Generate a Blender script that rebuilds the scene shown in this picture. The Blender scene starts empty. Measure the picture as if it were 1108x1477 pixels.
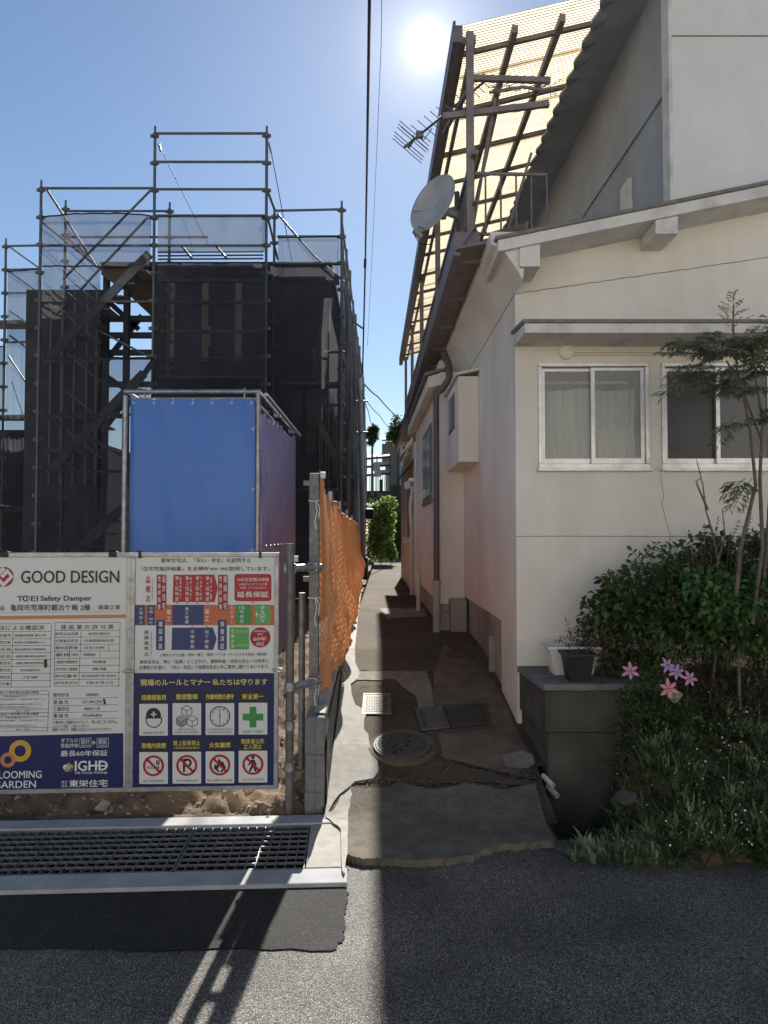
import bpy, math, random
import numpy as np
from mathutils import Vector, Matrix
from mathutils.geometry import tessellate_polygon
R = math.radians
rnd = random.Random(7)
sc = bpy.context.scene
COL = sc.collection

# ------------------------------------------------------------------ camera, sky, sun, exposure
F = 1067.0; PITCH = R(1.85); CAMZ = 1.5
cam = bpy.data.cameras.new('camera'); cam.sensor_fit = 'VERTICAL'; cam.sensor_height = 36.0
cam.lens = 36.0 * F / 1477.0; cam.clip_start = 0.05; cam.clip_end = 2000
camo = bpy.data.objects.new('camera', cam); COL.objects.link(camo)
camo.location = (0, 0, CAMZ); camo.rotation_euler = (R(90) + PITCH, 0, 0)
sc.camera = camo

SUN_EL, SUN_AZ = R(34.1), R(3.34)          # azimuth measured to the right of +Y
sdir = Vector((math.sin(SUN_AZ) * math.cos(SUN_EL), math.cos(SUN_AZ) * math.cos(SUN_EL), math.sin(SUN_EL)))
w = bpy.data.worlds.new('World'); sc.world = w; w.use_nodes = True
nt = w.node_tree; nt.nodes.clear()
out = nt.nodes.new('ShaderNodeOutputWorld'); bg = nt.nodes.new('ShaderNodeBackground')
sky = nt.nodes.new('ShaderNodeTexSky'); sky.sky_type = 'NISHITA'; sky.sun_disc = False
sky.sun_elevation = SUN_EL; sky.sun_rotation = SUN_AZ; sky.air_density = 1.0; sky.dust_density = 0.1; sky.ozone_density = 2.0
bg.inputs['Strength'].default_value = 0.053
# the glare of the sun itself and the bright air round it, as part of the sky
tc = nt.nodes.new('ShaderNodeTexCoord')
dot = nt.nodes.new('ShaderNodeVectorMath'); dot.operation = 'DOT_PRODUCT'; dot.inputs[1].default_value = sdir
nrm = nt.nodes.new('ShaderNodeVectorMath'); nrm.operation = 'NORMALIZE'
nt.links.new(tc.outputs['Generated'], nrm.inputs[0]); nt.links.new(nrm.outputs[0], dot.inputs[0])
def wm(op, a, b):
    n = nt.nodes.new('ShaderNodeMath'); n.operation = op
    for i, v in enumerate((a, b)):
        if isinstance(v, (int, float)): n.inputs[i].default_value = v
        else: nt.links.new(v, n.inputs[i])
    return n.outputs[0]
d0 = wm('MAXIMUM', dot.outputs['Value'], 0.0)
glow = wm('ADD', wm('ADD', wm('MULTIPLY', wm('POWER', d0, 16000.0), 60.0), wm('MULTIPLY', wm('POWER', d0, 3200.0), 3.5)), wm('ADD', wm('MULTIPLY', wm('POWER', d0, 500.0), 3.2), wm('MULTIPLY', wm('POWER', d0, 45.0), .7)))
mix = nt.nodes.new('ShaderNodeVectorMath'); mix.operation = 'SCALE'; mix.inputs[0].default_value = (1.0, .95, .88)
nt.links.new(glow, mix.inputs['Scale'])
add = nt.nodes.new('ShaderNodeVectorMath'); add.operation = 'ADD'
hs_ = nt.nodes.new('ShaderNodeHueSaturation'); hs_.inputs['Saturation'].default_value = 1.02; nt.links.new(sky.outputs[0], hs_.inputs['Color']); nt.links.new(hs_.outputs[0], add.inputs[0]); nt.links.new(mix.outputs[0], add.inputs[1])
nt.links.new(add.outputs[0], bg.inputs['Color']); nt.links.new(bg.outputs[0], out.inputs[0])

sl = bpy.data.lights.new('sun', 'SUN'); sl.energy = 4.6; sl.angle = R(0.5); sl.color = (1, .95, .87)
so = bpy.data.objects.new('sun', sl); COL.objects.link(so)
so.rotation_euler = sdir.to_track_quat('Z', 'Y').to_euler(); so.location = (0, 0, 20)
sc.view_settings.view_transform = 'Standard'; sc.view_settings.look = 'None'
sc.view_settings.exposure = 1.14; sc.view_settings.gamma = 1.0; sc.view_settings.use_curve_mapping = False
sc.cycles.transparent_max_bounces = 24; sc.cycles.max_bounces = 8; sc.cycles.diffuse_bounces = 5

# ------------------------------------------------------------------ pixel -> place
cp, sp_ = math.cos(PITCH), math.sin(PITCH)
def ray(px, py):
    xc = (px - 554) / F; yc = (738.5 - py) / F
    return Vector((xc, cp - yc * sp_, sp_ + yc * cp))
def P(px, py, Y):
    d = ray(px, py); t = Y / d.y
    return Vector((d.x * t, Y, CAMZ + d.z * t))
def A(L, Y, z): return Vector((L - .018 * Y, Y, z))      # L: distance sideways from the alley's axis
GY = [-50, 3.9, 4.2, 4.6, 5.0, 5.6, 6.5, 7.6, 25, 400]
GZ = [0.0, .02, .09, .2, .28, .38, .51, .55, .57, .57]
def gz(Y): return float(np.interp(Y, GY, GZ))
def G(px, py):
    d = ray(px, py); Y = 1.0; last = 1
    for i in range(4000):
        if CAMZ + d.z / d.y * Y <= gz(Y): break
        Y += .01
    return P(px, py, Y)

# ------------------------------------------------------------------ scene graph helpers
def tag(o, label=None, cat=None, group=None, kind=None):
    if label: o['label'] = label
    if cat: o['category'] = cat
    if group: o['group'] = group
    if kind: o['kind'] = kind
    return o
def empty(name, loc=(0, 0, 0), rz=0):
    o = bpy.data.objects.new(name, None); COL.objects.link(o); o.location = loc; o.rotation_euler = (0, 0, rz)
    o.empty_display_size = .1
    return o
def link(name, me, parent=None):
    o = bpy.data.objects.new(name, me); COL.objects.link(o)
    if parent is not None:
        o.parent = parent
    return o
def copy_tree(o, parent=None):
    c = o.copy(); COL.objects.link(c)
    if parent: c.parent = parent
    for ch in list(o.children): copy_tree(ch, c)
    return c

class MB:
    """collects faces; build() links them as one mesh. Coordinates are world; parent offset removed on build."""
    def __init__(s): s.v = []; s.f = []; s.sm = []; s.uv = None
    def add(s, vs, fs, smooth=False):
        n = len(s.v); s.v += [tuple(v) for v in vs]
        for f in fs: s.f.append(tuple(i + n for i in f)); s.sm.append(smooth)
        return s
    def box(s, c, d, rz=0, m=None):
        x, y, z = d[0] / 2, d[1] / 2, d[2] / 2
        vs = [Vector((a * x, b * y, e * z)) for e in (-1, 1) for b in (-1, 1) for a in (-1, 1)]
        M = (m or Matrix.Rotation(rz, 3, 'Z'))
        vs = [M @ v + Vector(c) for v in vs]
        return s.add(vs, [(0, 2, 3, 1), (4, 5, 7, 6), (0, 1, 5, 4), (2, 6, 7, 3), (0, 4, 6, 2), (1, 3, 7, 5)])
    def bx(s, x0, x1, y0, y1, z0, z1): return s.box(((x0 + x1) / 2, (y0 + y1) / 2, (z0 + z1) / 2), (abs(x1 - x0), abs(y1 - y0), abs(z1 - z0)))
    def hexa(s, p):   # 8 points: bottom 4 (ccw from above), top 4
        return s.add(p, [(3, 2, 1, 0), (4, 5, 6, 7), (0, 1, 5, 4), (1, 2, 6, 5), (2, 3, 7, 6), (3, 0, 4, 7)])
    def abox(s, L0, L1, Y0, Y1, z0, z1):   # box in alley coordinates
        return s.hexa([A(L0, Y0, z0), A(L1, Y0, z0), A(L1, Y1, z0), A(L0, Y1, z0), A(L0, Y0, z1), A(L1, Y0, z1), A(L1, Y1, z1), A(L0, Y1, z1)])
    def beam(s, p, q, w, h):
        p, q = Vector(p), Vector(q); d = (q - p); 
        if d.length < 1e-6: return s
        d.normalize(); up = Vector((0, 0, 1)) if abs(d.z) < .95 else Vector((0, 1, 0))
        a = d.cross(up).normalized(); b = a.cross(d).normalized()
        vs = [r + a * (i * w / 2) + b * (j * h / 2) for r in (p, q) for j in (-1, 1) for i in (-1, 1)]
        return s.add(vs, [(0, 2, 3, 1), (4, 5, 7, 6), (0, 1, 5, 4), (2, 6, 7, 3), (0, 4, 6, 2), (1, 3, 7, 5)])
    def tube(s, p, q, r, n=8, r2=None, caps=True):
        p, q = Vector(p), Vector(q); d = (q - p)
        if d.length < 1e-6: return s
        d.normalize(); up = Vector((0, 0, 1)) if abs(d.z) < .95 else Vector((0, 1, 0))
        a = d.cross(up).normalized(); b = a.cross(d).normalized(); r2 = r if r2 is None else r2
        vs = []
        for c, rr in ((p, r), (q, r2)):
            for i in range(n):
                t = 2 * math.pi * i / n; vs.append(c + (a * math.cos(t) + b * math.sin(t)) * rr)
        s.add(vs, [(i, (i + 1) % n, n + (i + 1) % n, n + i) for i in range(n)], True)
        if caps:
            s.add(vs[:n], [tuple(range(n))[::-1]]); s.add(vs[n:], [tuple(range(n))])
        return s
    def path(s, pts, r, n=6, r2=None):
        pts = [Vector(p) for p in pts]; k = len(pts); rings = []
        r2 = r if r2 is None else r2; prev = None
        for i, p in enumerate(pts):
            d = (pts[min(i + 1, k - 1)] - pts[max(i - 1, 0)]).normalized()
            if prev is None: 
                up = Vector((0, 0, 1)) if abs(d.z) < .9 else Vector((0, 1, 0)); a = d.cross(up).normalized()
            else: a = (prev - d * prev.dot(d)).normalized()
            prev = a; b = a.cross(d).normalized(); rr = r + (r2 - r) * i / max(1, k - 1)
            rings += [p + (a * math.cos(2 * math.pi * j / n) + b * math.sin(2 * math.pi * j / n)) * rr for j in range(n)]
        fs = [(i * n + j, i * n + (j + 1) % n, (i + 1) * n + (j + 1) % n, (i + 1) * n + j) for i in range(k - 1) for j in range(n)]
        return s.add(rings, fs, True)
    def disc(s, c, nrm, r, n=24, r_in=0, smooth=False):
        c = Vector(c); d = Vector(nrm).normalized(); up = Vector((0, 0, 1)) if abs(d.z) < .95 else Vector((0, 1, 0))
        a = up.cross(d).normalized(); b = d.cross(a)
        o = [c + (a * math.cos(2 * math.pi * i / n) + b * math.sin(2 * math.pi * i / n)) * r for i in range(n)]
        if r_in:
            i_ = [c + (a * math.cos(2 * math.pi * i / n) + b * math.sin(2 * math.pi * i / n)) * r_in for i in range(n)]
            return s.add(o + i_, [(i, (i + 1) % n, n + (i + 1) % n, n + i) for i in range(n)])
        return s.add(o, [tuple(range(n))])
    def grid(s, fn, nu, nv, smooth=True):
        vs = [fn(i / nu, j / nv) for j in range(nv + 1) for i in range(nu + 1)]
        fs = [(j * (nu + 1) + i, j * (nu + 1) + i + 1, (j + 1) * (nu + 1) + i + 1, (j + 1) * (nu + 1) + i) for j in range(nv) for i in range(nu)]
        s.uvs = [(i / nu, j / nv) for j in range(nv + 1) for i in range(nu + 1)]
        return s.add(vs, fs, smooth)
    def poly(s, pts, th=None):
        t = tessellate_polygon([[Vector(p) for p in pts]]); return s.add(pts, [tuple(x) for x in t])
    def build(s, name, mat, parent=None, bevel=0, seg=2, uv=False, label=None, kind=None):
        me = bpy.data.meshes.new(name)
        vs = s.v
        if parent is not None:
            par = parent; mats = Matrix.Identity(4)
            chain = []
            while par is not None: chain.append(par); par = par.parent
            for q in reversed(chain): mats = mats @ Matrix.LocRotScale(q.location, q.rotation_euler, q.scale)
            if mats != Matrix.Identity(4):
                inv = np.array(mats.inverted()); arr = np.array([tuple(v) for v in vs], dtype=float)
                arr = arr @ inv[:3, :3].T + inv[:3, 3]; vs = arr.tolist()
        me.from_pydata(vs, [], s.f); me.polygons.foreach_set('use_smooth', s.sm)
        if uv and getattr(s, 'uvs', None):
            l = me.uv_layers.new(name='UVMap'); idx = np.zeros(len(me.loops), dtype=int); me.loops.foreach_get('vertex_index', idx)
            l.data.foreach_set('uv', np.array(s.uvs)[idx].ravel())
        me.update(); me.materials.append(mat)
        o = link(name, me, parent)
        if bevel:
            b = o.modifiers.new('bevel', 'BEVEL'); b.width = bevel; b.segments = seg; b.limit_method = 'ANGLE'; b.angle_limit = R(40)
        if label: o['label'] = label
        if kind: o['kind'] = kind
        return o

# ------------------------------------------------------------------ materials
MC = {}
def mat(name, c1, c2=None, rough=.8, scale=6, detail=8, bump=0.0, bscale=60, metal=0, spec=.35, dirt=None, dscale=1.2, damt=.5, transl=0, alpha=1.0, spots=None, coord='Object', streak=False, tone=(.35,.7)):
    if name in MC: return MC[name]
    m = bpy.data.materials.new(name); m.use_nodes = True; t = m.node_tree; n = t.nodes; L = t.links
    n.clear(); o = n.new('ShaderNodeOutputMaterial'); b = n.new('ShaderNodeBsdfPrincipled')
    b.inputs['Roughness'].default_value = rough; b.inputs['Metallic'].default_value = metal
    b.inputs['Specular IOR Level'].default_value = spec
    tc = n.new('ShaderNodeTexCoord'); src = tc.outputs[coord]
    if streak:
        mp = n.new('ShaderNodeMapping'); mp.inputs['Scale'].default_value = (1, 1, .28); L.new(src, mp.inputs[0]); ssrc = mp.outputs[0]
    else: ssrc = src
    def noise(sc_, det=8, ro=.6, s=None):
        q = n.new('ShaderNodeTexNoise'); q.inputs['Scale'].default_value = sc_; q.inputs['Detail'].default_value = det; q.inputs['Roughness'].default_value = ro
        L.new(s or src, q.inputs['Vector']); return q.outputs['Fac']
    def ramp(fac, a, bb, p0=.35, p1=.7):
        q = n.new('ShaderNodeValToRGB'); q.color_ramp.elements[0].position = p0; q.color_ramp.elements[1].position = p1
        q.color_ramp.elements[0].color = a; q.color_ramp.elements[1].color = bb; L.new(fac, q.inputs[0]); return q.outputs[0]
    def mixc(f, a, bb):
        q = n.new('ShaderNodeMix'); q.data_type = 'RGBA'
        if isinstance(f, float): q.inputs[0].default_value = f
        else: L.new(f, q.inputs[0])
        for i, v in ((6, a), (7, bb)):
            if hasattr(v, 'node'): L.new(v, q.inputs[i])
            else: q.inputs[i].default_value = v
        return q.outputs[2]
    c1 = (*c1, 1); c2 = (*(c2 or c1[:3]), 1)
    col = ramp(noise(scale, detail), c1, c2, *tone)
    if dirt:
        f = ramp(noise(dscale, 6, .65, ssrc), (0, 0, 0, 1), (damt, damt, damt, 1), .45, .72)
        col = mixc(f, col, (*dirt, 1))
    if spots:  # (color, scale, amount)
        v = n.new('ShaderNodeTexVoronoi'); v.inputs['Scale'].default_value = spots[1]; L.new(src, v.inputs['Vector'])
        f = n.new('ShaderNodeValToRGB'); f.color_ramp.elements[0].position = spots[2]; f.color_ramp.elements[0].color = (0, 0, 0, 1)
        f.color_ramp.elements[1].position = min(1, spots[2] + .12)
        L.new(v.outputs['Color'], f.inputs[0]); col = mixc(f.outputs[0], col, (*spots[0], 1))
    L.new(col, b.inputs['Base Color'])
    if bump:
        bn = n.new('ShaderNodeBump'); bn.inputs['Strength'].default_value = bump; bn.inputs['Distance'].default_value = .01
        L.new(noise(bscale, 6, .7), bn.inputs['Height']); L.new(bn.outputs[0], b.inputs['Normal'])
    sh = b.outputs[0]
    if transl:
        tr = n.new('ShaderNodeBsdfTranslucent'); L.new(col, tr.inputs['Color']); ms = n.new('ShaderNodeMixShader'); ms.inputs[0].default_value = transl
        L.new(sh, ms.inputs[1]); L.new(tr.outputs[0], ms.inputs[2]); sh = ms.outputs[0]
    if alpha < 1:
        tp = n.new('ShaderNodeBsdfTransparent'); ms = n.new('ShaderNodeMixShader'); ms.inputs[0].default_value = alpha
        L.new(tp.outputs[0], ms.inputs[1]); L.new(sh, ms.inputs[2]); sh = ms.outputs[0]
    L.new(sh, o.inputs[0]); MC[name] = m; return m

def asphalt_mat(name, dark, light, sc1=210, pale=.78, bump=.9, rough=.52):
    m = bpy.data.materials.new(name); m.use_nodes = True; t = m.node_tree; n = t.nodes; L = t.links
    b = n['Principled BSDF']; b.inputs['Roughness'].default_value = rough; b.inputs['Specular IOR Level'].default_value = .4
    tc = n.new('ShaderNodeTexCoord'); v = n.new('ShaderNodeTexVoronoi'); v.inputs['Scale'].default_value = sc1; L.new(tc.outputs['Object'], v.inputs['Vector'])
    r = n.new('ShaderNodeValToRGB'); e = r.color_ramp.elements
    e[0].position = .12; e[0].color = (*dark, 1); e[1].position = .97; e[1].color = (*light, 1)
    k = e.new(pale); k.color = tuple(dark[i] * .62 + light[i] * .38 for i in range(3)) + (1,)
    sx = n.new('ShaderNodeSeparateColor'); L.new(v.outputs['Color'], sx.inputs[0]); L.new(sx.outputs[0], r.inputs[0])
    no = n.new('ShaderNodeTexNoise'); no.inputs['Scale'].default_value = 1.7; no.inputs['Detail'].default_value = 9; L.new(tc.outputs['Object'], no.inputs['Vector'])
    r2 = n.new('ShaderNodeValToRGB'); r2.color_ramp.elements[0].color = (.5, .5, .52, 1); r2.color_ramp.elements[1].color = (1.25, 1.22, 1.15, 1)
    r2.color_ramp.elements[0].position = .3; r2.color_ramp.elements[1].position = .7; L.new(no.outputs[0], r2.inputs[0])
    mx = n.new('ShaderNodeMix'); mx.data_type = 'RGBA'; mx.blend_type = 'MULTIPLY'; mx.inputs[0].default_value = 1
    L.new(r.outputs[0], mx.inputs[6]); L.new(r2.outputs[0], mx.inputs[7])
    # dark tar between the stones
    g = n.new('ShaderNodeValToRGB'); g.color_ramp.elements[0].position = .25; g.color_ramp.elements[0].color = (1, 1, 1, 1); g.color_ramp.elements[1].position = .75; g.color_ramp.elements[1].color = (.35, .35, .35, 1)
    ds = n.new('ShaderNodeMath'); ds.operation = 'MULTIPLY'; ds.inputs[1].default_value = 1.0; L.new(v.outputs['Distance'], ds.inputs[0]); L.new(ds.outputs[0], g.inputs[0])
    mx2 = n.new('ShaderNodeMix'); mx2.data_type = 'RGBA'; mx2.blend_type = 'MULTIPLY'; mx2.inputs[0].default_value = 1
    L.new(mx.outputs[2], mx2.inputs[6]); L.new(g.outputs[0], mx2.inputs[7]); L.new(mx2.outputs[2], b.inputs['Base Color'])
    bn = n.new('ShaderNodeBump'); bn.invert = True; bn.inputs['Strength'].default_value = bump; bn.inputs['Distance'].default_value = .004
    L.new(v.outputs['Distance'], bn.inputs['Height']); L.new(bn.outputs[0], b.inputs['Normal'])
    return m

M_road = asphalt_mat('road_asphalt', (.022, .022, .024), (.66, .61, .52), 290, .74)
M_patch = asphalt_mat('new_asphalt', (.006, .006, .008), (.13, .125, .115), 330, .90, .7, .85)
M_alley = asphalt_mat('alley_old_paving', (.088, .068, .046), (.25, .20, .135), 260, .7, .6, .95)
M_apron = mat('apron_concrete', (.12, .10, .072), (.21, .18, .14), .9, 9, 10, .8, 160, dirt=(.06, .055, .045), dscale=3, spots=((.27, .25, .21), 190, .8))
M_conc = mat('new_concrete', (.30, .285, .25), (.42, .40, .36), .85, 14, 10, .35, 120, dirt=(.33, .31, .27), dscale=4, damt=.7)
M_kerb = mat('kerb_concrete', (.30, .31, .32), (.42, .43, .43), .8, 9, 10, .25, 90, dirt=(.28, .27, .26), dscale=3, damt=.6)
M_block = mat('block_concrete', (.17, .17, .17), (.24, .24, .235), .95, 30, 8, .5, 260, spots=((.33, .32, .3), 260, .86))
M_blockside = mat('rough_mortar', (.13, .125, .115), (.27, .26, .24), .95, 50, 8, 1.0, 120)
M_soil = mat('site_soil', (.11, .075, .045), (.24, .17, .11), .95, 8, 10, 1.0, 40, dirt=(.06, .045, .03), dscale=2.2, damt=.8)
M_stone = mat('soil_stone', (.20, .18, .15), (.40, .36, .30), .9, 5, 5, .5, 60)
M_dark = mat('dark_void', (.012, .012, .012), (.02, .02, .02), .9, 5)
M_plast = mat('cream_plaster', (.75, .705, .63), (.83, .785, .715), .9, 2.2, 9, .6, 170, dirt=(.56, .50, .42), dscale=1.7, damt=.55, streak=True, spots=((.60, .54, .45), 7, .95))
M_plast2 = mat('white_plaster', (.72, .70, .67), (.80, .78, .75), .9, 1.4, 9, .25, 120, dirt=(.5, .49, .46), dscale=1.0, damt=.45, streak=True)
M_plinth = mat('plinth_mortar', (.31, .29, .26), (.42, .40, .365), .95, 4, 9, .5, 120, dirt=(.12, .10, .08), dscale=2, damt=.8, streak=True)
M_trim = mat('trim_mortar', (.68, .66, .62), (.78, .76, .72), .9, 5, 8, .3, 90, dirt=(.32, .30, .27), dscale=5, damt=.7)
M_flash = mat('flashing', (.15, .14, .14), (.22, .21, .205), .6, 20, spec=.4)
M_alu = mat('aluminium', (.55, .55, .55), (.66, .66, .65), .38, 30, metal=.75, dirt=(.3, .29, .27), dscale=9, damt=.5)
M_galv = mat('galvanised_pipe', (.30, .30, .31), (.46, .46, .47), .45, 26, metal=.7, dirt=(.16, .14, .12), dscale=8, damt=.6)
M_galvd = mat('weathered_pipe', (.12, .12, .12), (.22, .215, .21), .55, 26, metal=.5, dirt=(.08, .07, .06), dscale=8, damt=.6)
M_steel = mat('grate_steel', (.17, .18, .19), (.27, .28, .29), .5, 30, metal=.6)
M_iron = mat('cast_iron', (.045, .042, .04), (.10, .092, .082), .55, 40, metal=.5, bump=.3, bscale=200)
M_ironlt = mat('cast_iron_worn', (.10, .095, .085), (.17, .16, .14), .55, 40, metal=.4, bump=.3, bscale=200)
M_wood = mat('rafter_wood', (.20, .17, .155), (.30, .26, .24), .85, 8, 8, .4, 60)
M_timber = mat('new_timber', (.34, .25, .16), (.48, .36, .24), .8, 8, 8)
M_sheath = mat('dark_sheathing', (.05, .049, .052), (.085, .082, .085), .9, 3)
M_sheath2 = mat('brown_board', (.13, .09, .07), (.2, .145, .11), .9, 5)
M_brown = mat('brown_metal', (.17, .15, .155), (.23, .21, .21), .5, 9, metal=.2)
M_pipeg = mat('grey_pvc', (.32, .32, .33), (.40, .40, .41), .5, 9)
M_pipew = mat('white_pvc', (.55, .54, .5), (.62, .6, .56), .5, 9)
M_net = mat('dark_mesh_sheet', (.085, .088, .10), (.13, .132, .15), .9, 1.6, 8, dirt=(.04, .04, .05), dscale=3, damt=.6, transl=.45, alpha=.62, streak=True, spec=0)
M_net2 = mat('thick_mesh_sheet', (.13, .135, .15), (.24, .245, .26), .8, 1.6, 8, dirt=(.05, .05, .06), dscale=3, damt=.8, transl=.4, alpha=.88, streak=True, spec=.1)
M_black = mat('black_plastic', (.012, .012, .013), (.02, .02, .02), .5, 9)
M_whitep = mat('white_plastic', (.62, .61, .58), (.7, .69, .66), .5, 12, dirt=(.4, .37, .32), dscale=7, damt=.5)
M_roofp = mat('beige_corrugated_sheet', (.82, .72, .52), (.87, .79, .62), .45, 3, transl=.70, dirt=(.55, .42, .25), dscale=2.5, damt=.4)
M_teal = mat('teal_vinyl', (.05, .3, .32), (.08, .4, .4), .5, 9)
# ================================================================== GROUND
def sheet(name, pts_rows, m, zoff=0.0, kind='structure', thick=0, jig=0):
    """rows: list of (Y, X0, X1); a strip following the ground profile"""
    mb = MB(); nx = 10; rows = []
    for (Y, x0, x1) in pts_rows: rows.append([(x0 + (x1 - x0) * i / nx, Y, gz(Y) + zoff) for i in range(nx + 1)])
    vs = [p for r in rows for p in r]; k = nx + 1
    fs = [(j * k + i, j * k + i + 1, (j + 1) * k + i + 1, (j + 1) * k + i) for j in range(len(rows) - 1) for i in range(nx)]
    mb.add(vs, fs, False)
    if thick:   # skirt
        nrow = len(rows)
        loop = [i for i in range(k)] + [j * k + k - 1 for j in range(1, nrow)] + [(nrow - 1) * k + i for i in range(k - 2, -1, -1)] + [j * k for j in range(nrow - 2, 0, -1)]
        base = len(mb.v); mb.v += [(vs[i][0], vs[i][1], vs[i][2] - thick) for i in loop]; q = len(loop)
        for a in range(q): mb.f.append((loop[a], base + a, base + (a + 1) % q, loop[(a + 1) % q])); mb.sm.append(False)
    o = mb.build(name, m); tag(o, kind=kind); return o
# earth far out and beneath everything
g = MB(); g.add([(-900, -900, -.5), (900, -900, -.5), (900, 900, -.5), (-900, 900, -.5)], [(0, 1, 2, 3)])
tag(g.build('ground', M_soil), kind='structure')
# street
OX, OY, ROT = -.177, 3.205, R(3)
def FR(u, v, z=0): return Vector((OX + u * math.cos(ROT) - v * math.sin(ROT), OY + u * math.sin(ROT) + v * math.cos(ROT), z))
road = MB(); ex = FR(-12, .05)
road.add([(-40, -40, 0), (40, -40, 0), (40, 2.0, 0), (-40, 2.0, 0)], [(0, 1, 2, 3)])
a = FR(-.05, .05); q = FR(-30, .05)
road.add([(-40, 2.0, 0), (a.x, 2.0, 0), (a.x, a.y, 0), (q.x, q.y, 0)][0:4] if q.y > 2 else [(-40, 2.0, 0), (a.x, 2.0, 0), (a.x, a.y, 0), (-12, 2.62, 0)], [(0, 1, 2, 3)])
road.add([(a.x, 2.0, 0), (.86, 2.0, 0), (.86, 3.95, 0), (a.x, 3.95, 0)], [(0, 1, 2, 3)])
road.add([(.86, 2.0, 0), (40, 2.0, 0), (40, 3.7, 0), (.86, 3.7, 0)], [(0, 1, 2, 3)])
tag(road.build('road', M_road), kind='structure')
pm = MB(); pts = []
for x in np.linspace(-4.5, -.19, 60): pts.append((x, 2.727 + .010 * math.sin(x * 9) + .006 * math.sin(x * 31) + rnd.uniform(-.007, .007), .005))
pts += [(-.172 + rnd.uniform(-.008, .008) + (.02 if t > .1 else 0), 2.735 + .43 * t, .005) for t in np.linspace(0, 1, 40)]
e1 = FR(0, .03, .005); e2 = FR(-4.4, .03, .005); pts += [tuple(e1), tuple(e2)]
pm.poly([(p[0], p[1], p[2]) for p in pts]); tag(pm.build('asphalt_patch', M_patch), kind='structure')
# alley surface
Ys = [3.86, 3.9, 4.0, 4.1, 4.2, 4.3, 4.4, 4.5, 4.6, 4.7, 4.8, 4.9, 5.0, 5.15, 5.3, 5.45, 5.6, 5.9, 6.2, 6.5, 6.8, 7.2, 7.6, 8.5, 10, 12, 15, 19, 25, 34, 60, 400]
sheet('alley_path', [(y, -.33, .9 if y < 4.45 else 2.2) for y in Ys], M_alley)
# old concrete apron with a ragged front edge
am = MB(); top = []
edge = [(500, 1237), (512, 1241), (530, 1243), (560, 1242), (590, 1246), (620, 1245), (650, 1242), (680, 1238), (700, 1229), (722, 1222), (745, 1221), (770, 1219), (800, 1216)]
fr = []
for i in range(len(edge) - 1):
    for k in range(6):
        t = k / 6; fr.append(G(edge[i][0] * (1 - t) + edge[i + 1][0] * t, edge[i][1] * (1 - t) + edge[i + 1][1] * t + rnd.uniform(-1.3, 1.3)))
fr.append(G(800, 1216)); bk = []
for i, p in enumerate(fr):
    t = i / (len(fr) - 1); q = G(505 + (772 - 505) * t, 1138 + 4 * math.sin(t * 17) + rnd.uniform(-1.5, 1.5)); bk.append(q)
n = len(fr); rows = []
for j in range(9):
    t = j / 8; rows += [(f.x * (1 - t) + b.x * t, f.y * (1 - t) + b.y * t, max(gz(f.y * (1 - t) + b.y * t), 0) + .012 + .002 * t) for f, b in zip(fr, bk)]
am.add(rows, [(j * n + i, j * n + i + 1, (j + 1) * n + i + 1, (j + 1) * n + i) for j in range(8) for i in range(n - 1)], True)
am.add([(p.x, p.y - .004, -.005) for p in fr] + rows[:n], [(i, i + 1, n + i + 1, n + i) for i in range(n - 1)])
rt = [rows[j * n + n - 1] for j in range(9)]
am.add([(p[0] + .002, p[1], -.45) for p in rt] + rt, [(i, i + 1, 9 + i + 1, 9 + i) for i in range(8)])
tag(am.build('concrete_apron', M_apron), kind='structure')
# rubble and cracks between apron and alley
def crack(pts, wd, zo=.006):
    mb = MB(); pp = []
    for i in range(len(pts) - 1):
        for k in range(8):
            t = k / 8; pp.append((pts[i][0] * (1 - t) + pts[i + 1][0] * t + rnd.uniform(-2, 2), pts[i][1] * (1 - t) + pts[i + 1][1] * t + rnd.uniform(-1.5, 1.5)))
    pp.append(pts[-1]); L = []; Rr = []
    for (x, y) in pp:
        h = wd * rnd.uniform(.05, 1.0); a_ = G(x, y - h / 2); b_ = G(x, y + h / 2); L.append((a_.x, a_.y, gz(a_.y) + zo)); Rr.append((b_.x, b_.y, gz(b_.y) + zo))
    k = len(L); mb.add(Rr + L, [(i, i + 1, k + i + 1, k + i) for i in range(k - 1)]); return mb
cr = MB()
for pts, wd in (([(506, 1131), (545, 1128), (600, 1136), (640, 1134), (700, 1131), (768, 1139)], 3), ([(640, 1098), (665, 1104), (700, 1112), (740, 1122), (775, 1128)], 2.5),
                ([(640, 1098), (644, 1110), (628, 1122), (600, 1134)], 1.5), ([(520, 822 + 170), (560, 990)], 1), ([(600, 1082), (628, 1088), (640, 1098)], 1.6), ([(522, 968), (565, 969), (622, 971)], 1.5)):
    m_ = crack(pts, wd); cr.add(m_.v, m_.f)
m_ = crack([(602, 1292), (628, 1330), (655, 1366)], 1.2, .002); cr.add(m_.v, m_.f)
tag(cr.build('crack', M_dark), kind='stuff')
rub = MB()
for i in range(230):
    t = rnd.random(); x = 525 + 245 * t; p = G(x, 1131 - rnd.random() * (22 if x > 640 else 8)); s_ = rnd.uniform(.003, .011)
    M3 = Matrix.Rotation(rnd.random() * 6, 3, 'Z') @ Matrix.Rotation(rnd.random(), 3, 'X'); rub.box((p.x, p.y, gz(p.y) + s_ * .3), (s_, s_ * rnd.uniform(.6, 1.3), s_ * .7), m=M3)
for i in range(200):
    p = G(rnd.uniform(500, 800), rnd.uniform(1238, 1250)); s_ = rnd.uniform(.002, .006); rub.box((p.x, p.y, s_ * .3), (s_, s_, s_ * .7), m=Matrix.Rotation(rnd.random() * 6, 3, 'Z') @ Matrix.Rotation(rnd.random(), 3, 'X'))
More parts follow.
